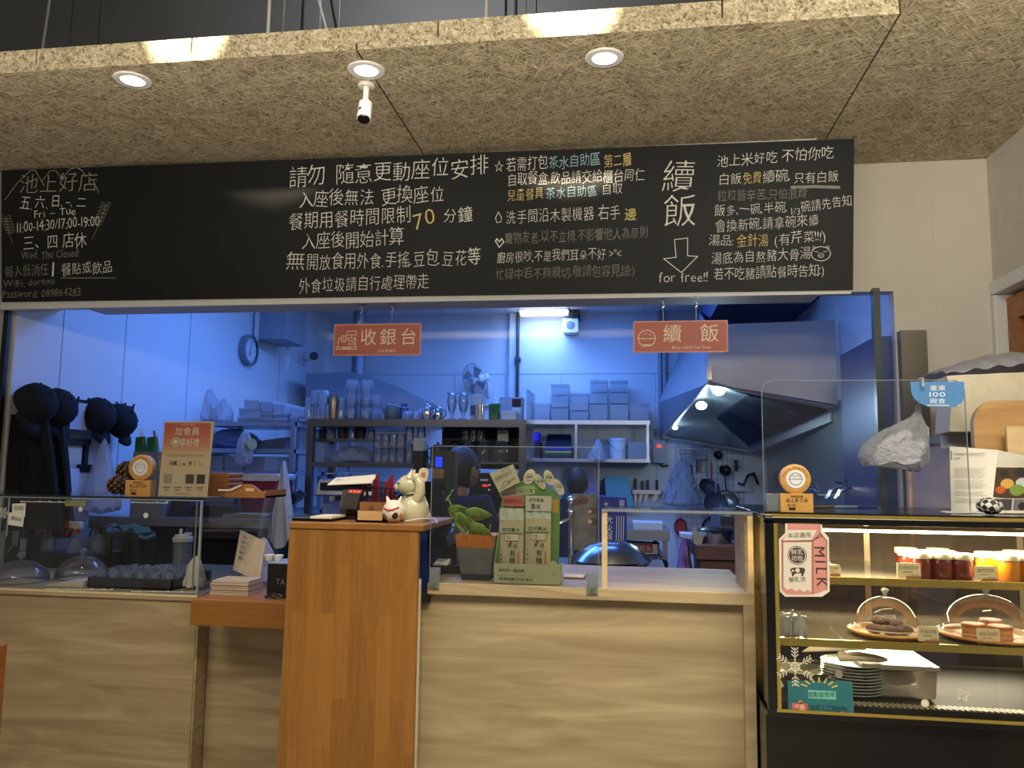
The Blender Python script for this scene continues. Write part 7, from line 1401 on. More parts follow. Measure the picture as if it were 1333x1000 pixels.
q = P(853, 566, 7.1); t = E('switch_box', 'small grey box with a black switch above the control box', 'switch box', q); B().rbox(q.x - .045, q.x + .045, 7.12, 7.199, q.z - .055, q.z + .055, .008).build('body', M((150, 152, 160), .4), t); B().box(q.x - .014, q.x + .014, 7.112, 7.12, q.z - .03, q.z + .03).build('switch', BLACK, t)
# boards and knives
def board(pts, Y, mt, label):
    pl = [P(x, y, Y) for x, y in pts]; o = B().prism(pl, (0, .014, 0)).build('cutting_board', mt, loc=pl[0], ang=0, bevel=.003); tag(o, label, 'cutting board')
board(((790, 662), (826, 664), (818, 622), (815, 619), (790, 620), (787, 624)), 7.10, M((110, 190, 206), .4, var=.03, name='cyan_board'), 'cyan cutting board leaning on the back wall')
board(((778, 662), (800, 662), (796, 622), (790, 620), (782, 626)), 7.14, M((30, 34, 40), .4, name='dark_board'), 'dark cutting board behind the cyan one'); board(((760, 662), (780, 664), (772, 612), (764, 612)), 7.15, M((150, 150, 200), .4, name='lilac_board'), 'lilac cutting board left of the dark one'); board(((730, 660), (746, 660), (744, 610), (734, 610)), 7.15, M((60, 120, 124), .4, name='green_board'), 'dull green cutting board left of the person at the back')
t = E('knife_rack', 'steel knife rack with four knives on the back wall', 'knife rack', P(842, 640, 7.15)); a, c = P(822, 640, 7.13), P(862, 636, 7.13); b = B(); b.box(a.x, c.x, 7.12, 7.13, a.z - .02, a.z + .015); b.box(a.x, c.x, 7.18, 7.199, a.z - .02, a.z + .015); b.box(a.x, a.x + .008, 7.12, 7.199, a.z - .02, a.z + .015); b.box(c.x - .008, c.x, 7.12, 7.199, a.z - .02, a.z + .015); b.build('rack', STEELX, t)
for px, top_, bot, wd, lb in ((827, 623, 662, .022, 'narrow knife at the left of the knife rack'), (836, 626, 657, .04, 'second knife in the rack, wide blade'), (843, 625, 657, .036, 'third knife in the rack, slanted'), (855, 625, 657, .05, 'rightmost wide cleaver in the rack')):
    p0 = P(px, top_, 7.15); p1 = P(px - (4 if wd > .03 else 0), bot, 7.15); x = p0.x; t = E('kitchen_knife', lb, 'knife', p0, 'knives in the steel rack'); zm_ = p0.z - .10; B().rbox(p0.x - .012, p0.x + .012, 7.146, 7.164, zm_, p0.z, .005).build('handle', BLACK, t); B().prism([V((x - wd * .5, 7.155, zm_)), V((x + wd * .5, 7.155, zm_)), V((p1.x + wd * .5, 7.155, p1.z + .04)), V((p1.x - wd * .3, 7.155, p1.z))], (0, .002, 0)).build('blade', STEEL, t)
q = P(888, 660, 6.7); crumple('plastic_bag', (P(888, 660, 6.95).x, 6.98, P(888, 661, 6.95).z), .17, .10, .42, mix_glass('kitchen_clear_plastic', (.9, .92, .96), 1.4, .25, bmp=.9, hazecol=(.8, .84, .9), rough=.15), 'big clear plastic bag hanging beside the wire grid', 'bag', seed=41, taper=.55)
# wire grid with tools
gx0, gx1 = P(880, 640, 7.18).x, P(968, 640, 7.18).x; gz0, gz1 = P(925, 716, 7.18).z, P(925, 582, 7.18).z; b = B(); n1 = 13; n2 = 16; GW = M((150, 160, 186), .4, .2, name='grid_wire')
for i in range(n1 + 1): x = gx0 + (gx1 - gx0) * i / n1; b.cyl((x, 7.185, gz0), (x, 7.185, gz1), .002, n=5)
for j in range(n2 + 1): z = gz0 + (gz1 - gz0) * j / n2; b.cyl((gx0, 7.181, z), (gx1, 7.181, z), .002, n=5)
tag(b.build('wire_grid', GW, loc=(gx0, 7.18, gz0)), 'wire grid on the back wall with ladles hanging', 'grid')
def ladle(px, py0, py1, r, mt, label, kind='ladle', hm=None):
    yq = 7.12 if kind == 'ladle' else (7.00 if py0 < 610 else 6.86); a = P(px, py0, yq); c = P(px + (3 if kind == 'ladle' else 0), py1, yq); t = E('ladle' if kind == 'ladle' else 'strainer', label, kind, a, None); B().tube([a + V((0, .03, .0)), a + V((0, .0, -.004)), a.lerp(c, .5), c + V((0, 0, r * .8))], .006, 6).build('handle', hm or STEEL, t)
    B().lathe([(r, 0), (r * .92, -r * .35), (r * .6, -r * .62), (.001, -r * .72), (.001, -r * .66), (r * .55, -r * .56), (r * .86, -r * .32), (r * .95, 0)], c, 22, (.1, -.8 if kind == 'ladle' else -.95, .35), cap=False).build('bowl', mt, t)
MSH = mix_glass('wire_mesh', (.5, .54, .62), .8, .35, hazecol=(.3, .33, .4)); BHD = M((30, 30, 36), .4); 
ladle(900, 606, 632, .03, STEEL, 'thin long spoon hanging at the left of the wire grid', hm=BHD); ladle(917, 600, 632, .065, DSTEEL, 'dark ladle hanging at the middle of the wire grid'); ladle(926, 602, 636, .075, MSH, 'mesh strainer with a red handle on the wire grid', 'strainer', REDP); ladle(932, 622, 655, .10, MSH, 'large mesh strainer standing low on the wire grid', 'strainer'); ladle(943, 612, 652, .10, STEEL, 'large steel ladle hanging at the right of the wire grid', hm=BHD); ladle(941, 602, 612, .05, BHD, 'round black pan lid hanging on the wire grid'); ladle(932, 580, 592, .04, BHD, 'dark scoop hanging high on the wire grid')
for px, py, r, lb in ((895, 592, .07, 'flat wire basket hanging at the upper left of the grid'), (912, 588, .08, 'round wire basket hanging at the upper middle of the grid')):
    q = P(px, py, 7.08); b = B()
    for k in range(4): b.tube([q + V((r * (1 - .08 * k) * math.cos(a_ * .3927), .8 * r * (1 - .08 * k) * math.sin(a_ * .3927), .04 - .035 * k)) for a_ in range(16)], .003, 5, True)
    for a_ in range(14): b.tube([q + V((r * math.cos(a_ * .4488), .8 * r * math.sin(a_ * .4488), .04)), q + V((r * .76 * math.cos(a_ * .4488), .6 * r * math.sin(a_ * .4488), -.065)), q + V((0, 0, -.07))], .002, 4)
    tag(b.build('wire_basket', GW, loc=q), lb, 'basket')
for px, lb in ((908, 'small red handle on the grid left'), (958, 'small dark handle at the right of the grid')): q = P(px, 606, 7.15); tag(B().box(q.x - .012, q.x + .012, 7.14, 7.17, q.z - .05, q.z + .05).build('peeler', M((120, 40, 40), .4) if px < 920 else BHD, loc=q), lb, 'tool')
for px, py, rx, rz, mt, lb in ((886, 686, .055, .075, M((130, 30, 44), .4, name='dark_red_lid'), 'dark red round lid hanging under the wire grid'), (927, 690, .09, .12, BHD, 'round black rimmed tray leaning under the wire grid')):
    q = P(px, py, 7.12); b = B(); b.T = Matrix.Translation(q) @ Matrix.Diagonal((rx, 1, rz, 1)); b.use(mt); b.lathe([(.8, -.02), (1, 0), (1, .02), (.001, .02)], (0, 0, 0), 28, (0, 1, 0), cap=False); b.use(M((200, 60, 60), .4) if px < 900 else M((130, 134, 160), .4)); b.lathe([(.001, -.012), (.78, -.014)], (0, 0, 0), 28, (0, 1, 0), cap=False); b.T = None; tag(b.build('round_tray', mt, loc=q), lb, 'tray')
# steel tables at the right back
ZT_ = 1.10; xa, xb = P(785, 690, 5.6).x, P(872, 690, 5.6).x
t = E('steel_table', 'steel work table behind the glass sneeze guard', 'table', ((xa + xb) / 2, 5.6, 0)); B().box(xa, xb, 5.6, 6.2, ZT_ - .07, ZT_).build('top', STEELX, t)
for x in (xa, xb - .05, xb - .10): B().box(x, x + .035, 5.62 if x != xb - .1 else 6.1, 5.66 if x != xb - .1 else 6.14, 0, ZT_ - .07).build('leg', STEEL, t)
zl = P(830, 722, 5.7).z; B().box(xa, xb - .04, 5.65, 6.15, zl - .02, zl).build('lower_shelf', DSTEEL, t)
fbox(P(824, 690, 5.7).x, P(863, 690, 5.7).x, 5.7, 5.95, ZT_ + .0005, P(824, 680, 5.7).z, 'wide white tub on the steel work table', KWHITE, None, 'tub')
def fishbox(f, b, w_, h_):
    b.use(M((140, 26, 74), .5, name='crimson_print')); f.rect(b, w_ * .02, h_ * .14, w_ * .88, h_ * .86, .001); b.use(SW); f.text(b, '海味特選鱈魚', (w_ * .04, h_ * .24), (w_ * .86, h_ * .24), h_ * .62, .002)
pts = [P(800, 720, 5.68), P(856, 722, 5.68), P(856, 709, 5.68), P(800, 705, 5.68)]; bb = B().use(M((206, 190, 196), .5, name='pale_pink_carton')); bb.hexa(pts + [p_ + V((.02, .18, 0)) for p_ in pts]); f = Face(pts[0], pts[1] - pts[0], pts[3] - pts[0]); fishbox(f, bb, (pts[1] - pts[0]).length, (pts[3] - pts[0]).length); tag(bb.build('carton', PAPER, loc=pts[0], ang=0, fix=False), 'white and crimson carton with white lettering under the steel table', 'carton')
for px, lb in ((833, 'dark pot on the lower shelf of the steel table, left'), (856, 'dark pot on the lower shelf of the steel table, right')): put('pot', 'pot', [(.001, 0), (.06, 0), (.065, .05), (.05, .07), (.01, .08), (.001, .09)], px, 5.55, P(845, 738, 5.55).z - .02, M((70, 74, 84), .25, .7, name='dull_pot'), lb)
# brown wooden crate, pot and rice cooker at the right
zcr = P(920, 710, 4.9).z; xa, xb = P(906, 720, 4.9).x, P(962, 720, 4.9).x; CRT = M((108, 74, 58), .6, var=.15, scale=6, stretch=(1, 1, 12), name='brown_crate')
t = E('wooden_cart', 'brown wooden cart carrying steel pans at the right of the kitchen', 'cart', ((xa + xb) / 2, 4.9, 0)); B().box(xa, xb, 4.9, 5.5, zcr - .085, zcr).build('top', CRT, t, bevel=.004); B().box(xa + .03, xb, 4.93, 5.45, 0, zcr - .09).build('body', CRT, t)
zcr += .0005; x = P(932, 700, 5.05).x; o = B().lathe([(.001, 0), (.10, 0), (.115, .07), (.11, .07), (.095, .005), (.001, .005)], (x, 5.12, zcr), 30, cap=False).build('steel_pan', CHROME, loc=(x, 5.12, zcr)); tag(o, 'round steel pan on the brown cart', 'pan'); tag(B().lathe([(.12, 0), (.122, .006), (.09, .02), (.001, .026)], (x + .01, 5.12, zcr + .0705), 30, cap=False).build('pan_lid', M((60, 62, 66), .25, .6, name='dark_steel_lid'), loc=(x, 5.12, zcr + .07)), 'dark lid on the round steel pan', 'lid')
pts = [P(903, 708, 5.0), P(913, 709, 5.0), P(916, 700, 5.0), P(903, 686, 5.0)]; tag(B().prism(pts, (0, .2, 0)).build('steel_plate', STEEL, loc=pts[0], ang=0), 'slanted steel plate at the left of the round pan', 'plate')
x = P(947, 690, 5.35).x; t = E('rice_cooker', 'grey rice cooker behind the round pan', 'rice cooker', (x, 5.38, zcr)); z0 = zcr; B().lathe([(.001, 0), (.09, 0), (.10, .03), (.10, .17), (.09, .20), (.001, .21)], (x, 5.38, z0), 28, cap=False).build('body', M((112, 120, 128), .35, .4, name='grey_cooker'), t); B().box(x - .05, x + .04, 5.272, 5.29, z0 + .10, z0 + .15).build('panel', DARK, t)
crumple('sack', (P(891, 735, 5.2).x, 5.2, P(893, 738, 5.2).z - .25), .055, .09, .47, M((150, 110, 150), .7, var=.4, scale=14, name='printed_sack'), 'crumpled red and white printed sack left of the brown cart', 'sack', seed=51, taper=.2)
tag(B().hexa([P(885, 699, 5.06), P(905, 703, 5.06), P(906, 696, 5.06), P(885, 695, 5.06)] + [p_ + V((0, .06, .01)) for p_ in (P(885, 699, 5.06), P(905, 703, 5.06), P(906, 696, 5.06), P(885, 695, 5.06))]).build('folded_cloth', M((200, 204, 214), .8, name='white_cloth'), loc=P(895, 705, 5.1)), 'white folded cloth on the printed sack', 'cloth')
# ================================================================== RANGE HOOD, COOKING WALL
S(B().box(1.20, 1.219, 3.74, 7.19, 0, 1.92).build('trim_11', M((128, 138, 150), .3, .75, .1, 2, name='wall_steel')))
t = E('range_hood', 'big stainless range hood at the right of the kitchen with lit lamps', 'range hood', (.9, 5.5, 1.9)); Yn, Yf = 4.75, 6.9
HF = M((206, 198, 188), .45, .35, .10, 1.5, name='hood_front_steel')
nl = [P(921, 423, Yn), P(1145, 416, Yn), P(1142, 527, Yn), P(922, 499, Yn)]; 
for p_ in (nl[1], nl[2]): p_.x = 1.195
B().prism([nl[0], nl[1], nl[2], nl[3]], (0, .02, 0)).build('front_panel', HF, t, ang=0)
fl = [P(909, 404, Yf), V((1.19, Yf, 2.9)), P(980, 588, Yf), P(863, 569, Yf)]; fl[2].x = min(fl[2].x, 1.19); fl[1].z = min(fl[0].z, 2.93); fl[0].z = fl[1].z
sd = [nl[3] + V((0, .02, 0)), nl[0] + V((0, .02, 0)), fl[0], P(857, 524, Yf), P(863, 569, Yf)]
b = B(); sx = V((.012, 0, 0)); b.add(sd + [p_ + sx for p_ in sd], [(0, 1, 2), (0, 2, 3), (0, 3, 4), (5, 7, 6), (5, 8, 7), (5, 9, 8)] + [(i, (i + 1) % 5, (i + 1) % 5 + 5, i + 5) for i in range(5)])
b.build('side_panel', HS, t, ang=0)
rim = [nl[3], P(863, 569, Yf), fl[2], V((1.19, Yn + .05, nl[2].z - .02))]
lip = B(); 
for a, c in ((0, 1), (1, 2), (3, 0)): lip.tube([rim[a], rim[c]], .012, 6)
lip.build('lip', STEEL, t)
# inner faces: sloped lamp plate and louvred filters
ia = P(930, 506, Yn + .15); ic = P(945, 548, 6.0); INN = M((170, 184, 190), .28, .7, .05, name='bright_steel')
B().add([nl[3] + V((.01, .03, .0)), P(864, 567, Yf), fl[2], P(935, 545, 6.1), P(975, 515, Yn + .1)], [(0, 1, 3, 4), (1, 2, 3)]).build('lamp_plate', INN, t, ang=0)
fa, fb, fc, fd = P(930, 541, 6.12), P(974, 579, 6.75), P(1128, 532, Yn + .12), P(972, 512, Yn + .12)
fc.x = min(fc.x, 1.18); b = B().use(M((64, 72, 96), .3, .7, name='filter_steel')); b.add([fa, fb, fc, fd], [(0, 1, 2, 3)]); n_ = (fb - fa).cross(fd - fa).normalized(); n_ = n_ if n_.z < 0 else -n_; b.use(M((120, 130, 150), .25, .8, name='louvre_steel'))
for k in range(30):
    u = (k + .5) / 30; p0, p1 = fa.lerp(fd, u) + n_ * .012, fb.lerp(fc, u) + n_ * .012; b.tube([p0, p1], .008, 5)
b.build('filter', DSTEEL, t)
q0, q1 = P(976, 581, 6.8), P(1128, 536, Yn + .14); q1.x = min(q1.x, 1.185); q0.x = min(q0.x, 1.18); b = B(); b.prism([q0, q1, q1 + V((0, 0, -.06)), q0 + V((0, 0, -.06))], (.012, 0, 0)); b.build('gutter', STEEL, t)
for px, py, Y, lb in ((913, 528, 5.35, 'lit hood lamp'), (936, 509, 4.98, 'lit hood lamp'), (879, 557, 6.45, 'lit hood lamp')):
    q = P(px, py, Y - .10); s_ = 1 if px != 879 else .6; B().ball(q, (.036 * s_, .036 * s_, .028 * s_), 16, 10).build('lamp_bulb', M((225, 245, 255), .3, emit=6, name='lit_hood_bulb'), t)
    lamp('POINT', 'hood_glow', q + V((0, -.05, -.06)), 3.0 * s_, (.62, .88, 1), size=.03)
# ducts above the hood
b = B(); b.box(.60, 1.215, 5.2, 6.6, 2.62, 2.949); S(b.build('trim_12', M((56, 82, 130), .5, name='dark_blue_duct')))
tag(B().box(nl[0].x - .01, nl[0].x + .02, Yn - .02, Yn - .001, nl[3].z + .02, nl[3].z + .10).build('hook', CHROME, loc=nl[3]), 'small chrome hook at the left edge of the big hood', 'hook')
# refrigerator column and things on the cooking wall
xa, xb = P(1166, 480, 3.68).x, P(1199.5, 480, 3.68).x; t = None
tag(B().box(xa, xb + .0, 3.60, 3.648, 0, P(1180, 431, 3.62).z).build('steel_column', M((116, 112, 104), .3, .7, .12, 5, name='column_steel'), loc=(xa, 3.6, 0)), 'tall stainless column at the right of the kitchen opening', 'column')
o = B().box(1.10, 1.195, 3.70, 4.3, 0, P(1157, 440, 3.75).z).build('fridge_side', M((58, 72, 120), .35, .5, name='blue_grey_steel'), loc=(1.15, 3.8, 0)); tag(o, 'blue grey steel cabinet side behind the dark post', 'cabinet')
lab(B().tube([(1.098, 3.74, 1.86), (1.085, 3.74, 1.85), (1.085, 3.74, 1.76), (1.098, 3.74, 1.75)], .006, 6).build('handle', CHROME, None, loc=(1.1, 3.74, 1.8)), 'chrome handle') if False else None
t = E('stove', 'low dark stove range along the right kitchen wall', 'stove', (1.0, 5.0, 0)); B().box(.92, 1.195, 4.36, 6.4, 0, 1.02).build('body', DSTEEL, t); B().box(.90, 1.195, 4.35, 6.4, 1.02, 1.06).build('top', M((80, 84, 92), .25, .7), t)
xa = P(985, 660, 3.5).x; 
for px, lb in ((1076, 'small steel tap above the stove, left one'), (1118, 'steel tap with lever above the stove, middle'), (1132, 'dark tap lever above the stove, right one')):
    q = PX(px, 645, 1.195); t = E('wall_tap', lb, 'tap', q, 'taps on the cooking wall'); q.z = min(q.z, 1.42); b = B(); b.cyl(q, q + V((-.06, 0, 0)), .022, n=12); b.tube([q + V((-.05, 0, .01)), q + V((-.09, -.02, .04)), q + V((-.15, -.04, .02)), q + V((-.17, -.04, -.02))], .012, 8); b.build('spout', CHROME, t); B().tube([q + V((-.05, 0, .02)), q + V((-.06, .03, .06)), q + V((-.10, .05, .07))], .009, 6).build('lever', CHROME if px < 1130 else DARK, t)
# black tray and white bottle at the box end, tap hose on the wall
zt_ = 1.3855; b = B(); a, c = P(960, 658, 2.62), P(1000, 655, 2.75)
q = P(972, 622, 6.9); t = E('outlet_box', 'white wall plate with a black hose at the right back corner', 'wall plate', q); B().rbox(q.x - .07, q.x + .07, 7.16, 7.199, q.z - .12, q.z + .05, .01).build('plate', KWHITE, t); B().tube([V((q.x - .04, 7.13, q.z - .05)), V((q.x, 7.10, q.z - .06)), V((q.x + .04, 7.10, q.z + .02)), V((q.x + .09, 7.12, q.z + .04)), V((q.x + .13, 7.14, q.z - .06))], .011, 6).build('hose', BLACK, t)

# ================================================================== BACK COUNTER WITH WOK, POSTERS, TAP
ZW = P(790, 741, 3.35).z; xa, xb = -.42, P(868, 740, 3.3).x
t = E('rear_counter', 'low dark counter behind the oak counter carrying the wok', 'counter', ((xa + xb) / 2, 3.2, 0)); B().box(xa, xb, 3.10, 3.75, ZW - .04, ZW).build('top', DSTEEL, t); B().box(xa + .02, xb - .02, 3.12, 3.72, 0, ZW - .04).build('body', DARK, t); ZW += .0005
x = P(796, 735, 3.38).x; zr_ = P(796, 731, 3.36).z; t = E('wok', 'upturned steel wok on its wire stand behind the sneeze guard', 'wok', (x, 3.4, ZW)); B().lathe([(.165, 0), (.168, .003), (.150, .022), (.11, .060), (.06, .078), (.001, .082), (.001, .079), (.058, .075), (.107, .057), (.147, .02)], (x, 3.4, zr_), 40, cap=False).build('dome', M((150, 158, 172), .2, .95, .05, 3, name='wok_steel'), t)
b = B(); b.tube([V((x + .15 * math.cos(a_ * .3927), 3.4 + .15 * math.sin(a_ * .3927), zr_ - .012)) for a_ in range(16)], .006, 6, True)
for a_ in (30, 100, 150, 210, 270, 330): b.tube([V((x + .15 * math.cos(R(a_)), 3.4 + .15 * math.sin(R(a_)), zr_ - .012)), V((x + .11 * math.cos(R(a_)), 3.4 + .11 * math.sin(R(a_)), ZW + .004))], .005, 6)
b.build('stand', STEEL, t); B().lathe([(.001, 0), (.08, .0), (.13, .028), (.12, .028), (.001, .006)], (x, 3.4, ZW), 28, cap=False).build('bowl', M((60, 64, 72), .3, .6), t)
tag(B().box(P(815, 735, 3.5).x, P(838, 735, 3.5).x, 3.6, 3.68, ZW, P(825, 728, 3.6).z).build('foil_pack', CHROME, loc=(P(826, 735, 3.6).x, 3.6, ZW)), 'small shiny pack at the right of the wok', 'pack')
STN = M((110, 110, 112), .7, var=.35, scale=18, name='stone_print'); pts = [P(745, 716, 3.66), P(778, 716, 3.66), P(778, 644, 3.66), P(745, 643, 3.66)]; b = B().use(STN); b.hexa(pts + [p_ + V((0, .05, 0)) for p_ in pts]); f = Face(pts[0], pts[1] - pts[0], pts[3] - pts[0]); b.use(M((96, 62, 44), .6, name='brown_print'))
for x_, y_ in ((771, 665), (772, 679), (760, 652), (750, 654)): f.disc(b, *f.px(x_, y_), .022, .001, 12, .016); 
b.use(M((206, 170, 140), .6)); f.disc(b, *f.px(768, 679), .010, .0014, 10); f.disc(b, *f.px(768, 666), .008, .0014, 10); tag(b.build('printed_panel', STN, loc=pts[0], ang=0, fix=False), 'grey stone patterned panel with brown pictures left of the blue box', 'panel')
BX = M((24, 44, 140), .5, var=.05, name='blue_carton'); pts = [P(779, 716, 3.62), P(816, 718, 3.62), P(816, 648, 3.62), P(779, 646, 3.62)]; b = B().use(BX); b.hexa(pts + [p_ + V((.0, .12, 0)) for p_ in pts]); f = Face(pts[0], pts[1] - pts[0], pts[3] - pts[0]); b.use(M((200, 206, 220), .6, name='white_print2'))
for ch, y_ in zip('大火侯', (681, 692, 702)): f.ptext(b, ch, (789, y_), (798, y_), 11, .0015)
f.ptext(b, '大', (786, 661), (793, 660), 9, .0015)
for k in range(4): f.pline(b, [(803 + 3 * k, 672), (802 + 3 * k, 708)], .0025)
b.use(M((130, 140, 190), .6)); f.rect(b, *f.px(806, 662), *f.px(813, 651), .0012); tag(b.build('blue_carton', BX, loc=pts[0], ang=0, fix=False), 'blue carton with white lettering behind the wok', 'carton')
x = P(743, 700, 3.5).x; t = E('tap', 'tall chrome tap behind the rice display', 'tap', (x, 3.5, ZW)); zt_ = P(743, 652, 3.5).z; B().cyl((x, 3.5, ZW), (x, 3.5, zt_), .012, n=12).build('pipe', CHROME, t); b = B(); b.ball((x, 3.5, zt_), (.02, .02, .022)); b.ball((x, 3.5, zt_ - .05), .018); b.build('valve', CHROME, t); B().tube([V((x, 3.5, zt_ - .08)), V((x - .03, 3.48, zt_ - .085)), V((x - .06, 3.47, zt_ - .10))], .008, 6).build('spout', CHROME, t)
# cabinet with napkin packs at the far right
zs_ = P(1250, 568, 3.2).z; t = E('storage_cabinet', 'cabinet with a beige back right of the steel column', 'cabinet', (1.4, 3.1, 0)); B().box(1.15, 1.565, 3.08, 3.58, zs_ - .03, zs_).build('top', M((92, 74, 66), .5, name='brown_board'), t); BGE = M((206, 176, 150), .7, var=.04, name='beige_board'); B().box(1.15, 1.30, 3.50, 3.53, 1.0, zs_ - .03).build('back', BGE, t); xk = P(1236, 600, 3.1).x; B().box(xk, 1.56, 3.10, 3.5, 0, zs_ - .03).build('body', BGE, t); B().box(xk, 1.56, 3.088, 3.099, 0, zs_ - .03).build('door', M((70, 54, 50), .5, name='dark_brown_board'), t); B().box(1.15, xk, 3.10, 3.5, 1.0, 1.03).build('shelf', BGE, t)
NAP = M((222, 212, 186), .6, var=.04, scale=60, name='cream_wrapping'); zs_ += .0005
xa = P(1216, 530, 3.12).x; zn = P(1250, 497, 3.12).z; t = E('napkin_pack', 'cream wrapped napkin pack with a floral print on the cabinet', 'pack', (xa + .2, 3.2, zs_))
def npk(u, v): return V((xa + (1.562 - xa) * u, 3.12 - .02 * math.sin(math.pi * v) + .006 * math.sin(23 * u + 8 * v), zs_ + .002 + (zn - zs_ + .02 * u) * v))
B().sheet(npk, 24, 8, .14).build('pack', NAP, t); b = B(); f = Face((xa, 3.094, zs_), (1, 0, 0), (0, 0, 1)); c_ = f.px(1318, 502); b.use(M((206, 150, 144), .6)); f.disc(b, c_[0], c_[1], .016, .002); b.use(INK)
for k in range(9): f.disc(b, c_[0] + .03 * math.cos(k * 2.4) * (k / 5), c_[1] - .03 + .05 * math.sin(k * 1.7), .004, .002, 6)
f.ptext(b, '櫻', (1322, 521), (1332, 521), 10, .003); b.build('print', INK, t, ang=0, fix=False)
b = B(); b.sheet(lambda u, v: V((xa + .04 + (1.56 - xa - .04) * u, 3.1 + .3 * v, zn + .012 + (.02 + .085 * math.sin(math.pi * (.1 + .55 * u)) ** 1.5) * math.sin(math.pi * (.15 + .8 * v)) + .006 * math.sin(31 * u + 13 * v))), 24, 8, .003); tag(b.build('plastic_wrap', BAG, loc=(xa + .2, 3.2, zn)), 'crumpled clear plastic lying on the cream napkin pack', 'plastic wrap')
tag(B().sheet(lambda u, v: V((xa - .0 + .26 * u, 3.075 + .004 * math.sin(20 * u), zs_ - .05 + .05 * v + .02 * (1 - u) * 0)), 12, 3, .002).build('plastic_skirt', BAG, loc=(xa, 3.07, zs_)), 'clear plastic hanging over the cabinet edge under the napkin pack', 'plastic wrap')

# ================================================================== PEOPLE
SKIN = M((150, 108, 88), .5, var=.04, name='skin'); HAIR = M((22, 19, 20), .5, var=.15, scale=90, stretch=(1, 1, 8), bmp=.4, name='black_hair'); SHIRT = M((22, 26, 50), .85, var=.08, name='navy_shirt')
def skin_body(name, joints, edges, mt, parent, sub=2):
    me = bpy.data.meshes.new(name); base = WL[parent]; me.from_pydata([tuple(V(j[0]) - base) for j in joints], edges, []); o = bpy.data.objects.new(name, me); col.objects.link(o); o.parent = parent
    sk = o.modifiers.new('skin', 'SKIN'); sk.use_smooth_shade = True
    for i, j in enumerate(joints): me.skin_vertices[0].data[i].radius = (j[1], j[2] if len(j) > 2 else j[1])
    me.skin_vertices[0].data[0].use_root = True
    sb = o.modifiers.new('sub', 'SUBSURF'); sb.levels = sub; sb.render_levels = sub; me.materials.append(mt); return o
def head(b, c, fwd, h=.225):
    """egg shaped head with face, ears; c = centre, fwd = facing direction"""
    fwd = V(fwd).normalized(); r_ = V((0, 0, 1)).cross(fwd).normalized() * -1; u_ = V((0, 0, 1))
    Mx = Matrix((fwd, -r_, u_)).transposed().to_4x4(); Mx.translation = c; b.T = Mx; k = h / .225
    def sh(d_):
        q = 1.0
        if d_.z < -.2: q *= 1 - .26 * (-d_.z - .2) * (1.1 - .7 * max(0, d_.x))
        if d_.x > .5 and abs(d_.z) < .5: q *= .965
        if d_.x < -.4 and d_.z < -.1: q *= .95
        return q
    b.ball((0, 0, 0), (.098 * k, .077 * k, .115 * k), 26, 18, sh)
    b.hexa([(.088 * k, -.008 * k, .012 * k), (.088 * k, .008 * k, .012 * k), (.094 * k, .003 * k, .022 * k), (.094 * k, -.003 * k, .022 * k), (.112 * k, -.013 * k, -.026 * k), (.112 * k, .013 * k, -.026 * k), (.085 * k, .014 * k, -.03 * k), (.085 * k, -.014 * k, -.03 * k)])
    for s_ in (-1, 1):
        b.ball((-.002 * k, s_ * .078 * k, -.006 * k), (.020 * k, .010 * k, .032 * k), 12, 8); b.ball((-.008 * k, s_ * .086 * k, .004 * k), (.014 * k, .006 * k, .022 * k), 10, 6)
    b.ball((.082 * k, 0, -.052 * k), (.012 * k, .024 * k, .007 * k), 12, 6); b.T = None; return Mx, k
